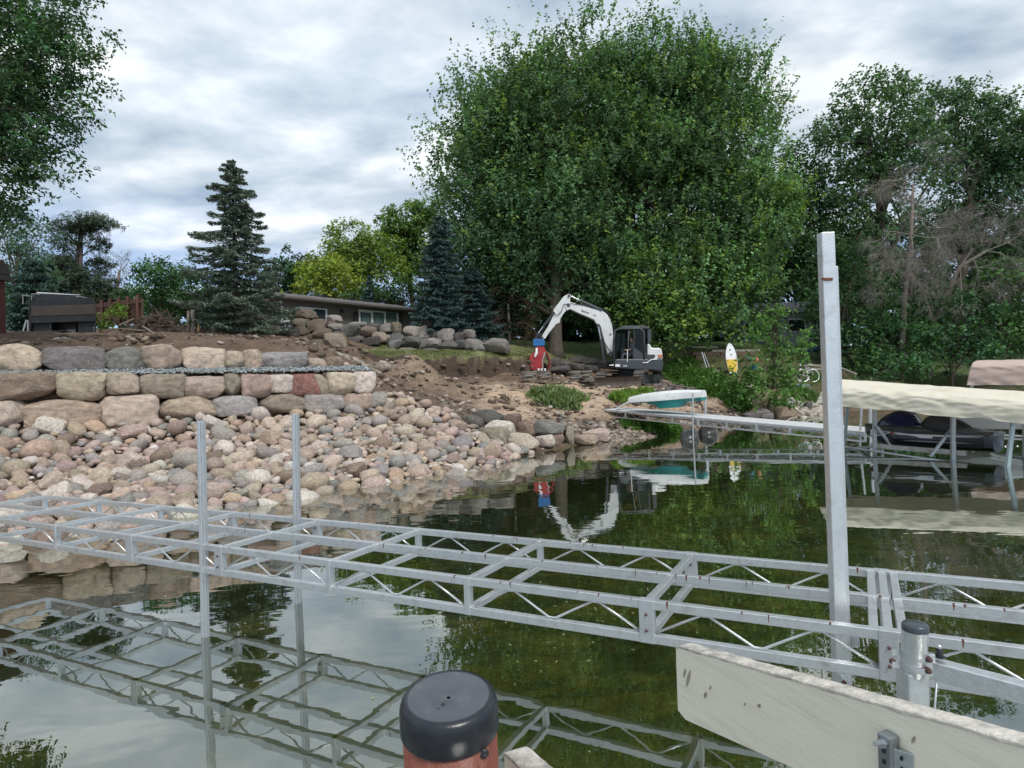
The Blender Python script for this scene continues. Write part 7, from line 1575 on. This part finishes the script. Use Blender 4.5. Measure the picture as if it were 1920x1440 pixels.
# pale stones on the right bank, sticks on the dirt
cen, siz, cols = [], [], []
for i in range(420):
    u, v = rng.uniform(1475, 1560), rng.uniform(735, 778)
    if rng.random() < 0.3: u, v = rng.uniform(1360, 1410), rng.uniform(722, 748)
    p = ground_at(u, v) if i < 0 else None
    Y = 28.5 - (v - 735) * 0.07; q = W(u, v, Y); q.z = gz(q.x, q.y) + 0.04; cen.append(tuple(q)); siz.append(rng.uniform(0.05, 0.15)); cols.append(jit([(0.45, 0.42, 0.38), (0.30, 0.28, 0.24), (0.5, 0.44, 0.38)][rng.integers(3)], 0.2))
joined_stones('bank_stones', cen, siz, cols, 1, MT['rock_attr'], seed=55, label='scattered pale stones on the right bank around the big shrub', cat='stones', kind='stuff')
cen, siz, cols = [], [], []
for i in range(500):
    k = rng.random(); s0 = shore[14].lerp(shore[15], k) if rng.random() < 0.5 else shore[15 + rng.integers(3)].lerp(shore[16 + rng.integers(2)], k)
    q = Vector((s0.x + rng.normal() * 0.25, s0.y + rng.normal() * 0.4, 0)); q.z = gz(q.x, q.y) + 0.02; cen.append(tuple(q)); siz.append(rng.uniform(0.03, 0.11)); cols.append(jit([(0.24, 0.2, 0.17), (0.35, 0.28, 0.23), (0.15, 0.13, 0.11)][rng.integers(3)], 0.2))
joined_stones('shore_stones', cen, siz, cols, 1, MT['rock_attr'], seed=56, label='small stones along the waterline under the white dock', cat='stones', kind='stuff')
cen, siz, cols = [], [], []
for i in range(260):
    u, v = rng.uniform(1225, 1300), rng.uniform(712, 765); q = W(u, v, 27.5 - (v - 715) * 0.09); q.z = gz(q.x, q.y) + 0.05; cen.append(tuple(q)); siz.append(rng.uniform(0.06, 0.2)); cols.append(jit([(0.14, 0.12, 0.11), (0.20, 0.16, 0.13), (0.11, 0.10, 0.10)][rng.integers(3)], 0.2))
joined_stones('broken_slabs', cen, siz, cols, 1, MT['rock_attr'], seed=57, flat=0.35, label='broken dark slabs on the slope right of the excavator blade', cat='stones', kind='stuff')
stick = mat('pale stick', (0.38, 0.31, 0.24), 0.8)
for p_, q_, r_, lab in (((1242, 715, 28.0), (1256, 717, 28.0), 0.045, 'pale yellowish log end right of the excavator track'), ((640, 672, 20.5), (672, 670, 20.8), 0.02, 'pale stick on the earth right of the upper wall end'), ((1005, 765, 20.2), (1032, 769, 20.0), 0.018, 'thin pale stick on the tan dirt below the weeds'), ((1474, 790, 22.5), (1495, 781, 23.5), 0.035, 'pale driftwood stick lying at the water behind the white dock')):
    a, b = W(*p_), W(*q_); g = G(); g.tube([a, a.lerp(b, 0.5) + Vector((0, 0, 0.03)), b], [r_, r_ * 0.9, r_ * 0.6], 6); obj('stick', g, stick, None, smooth=True, loc=a, label=lab, cat='stick')
# floating bits and a few leaves on the water
cen, siz, cols = [], [], []
pos = []
for i in range(80):
    u, v = rng.uniform(20, 1900), rng.uniform(1000, 1430)
    if rng.random() < 0.6: u, v = rng.normal(1040, 110), rng.normal(1165, 45)
    q = Z(u, v, 0.004); pos.append(tuple(q))
pos = np.array(pos); n_ = len(pos)
leaves_obj('floating_leaves', pos, np.tile([0.02, 0.0, 1.0], (n_, 1)) + rng.normal(size=(n_, 3)) * 0.02, rng.normal(size=(n_, 3)), rng.uniform(0.012, 0.045, n_), rng.uniform(0.008, 0.02, n_), np.array((0.30, 0.31, 0.18)) * np.exp(rng.normal(0, 0.3, n_))[:, None], MT['leaf'], None, label='small pale leaves and bits floating on the dark water', cat='floating leaves', kind='stuff')
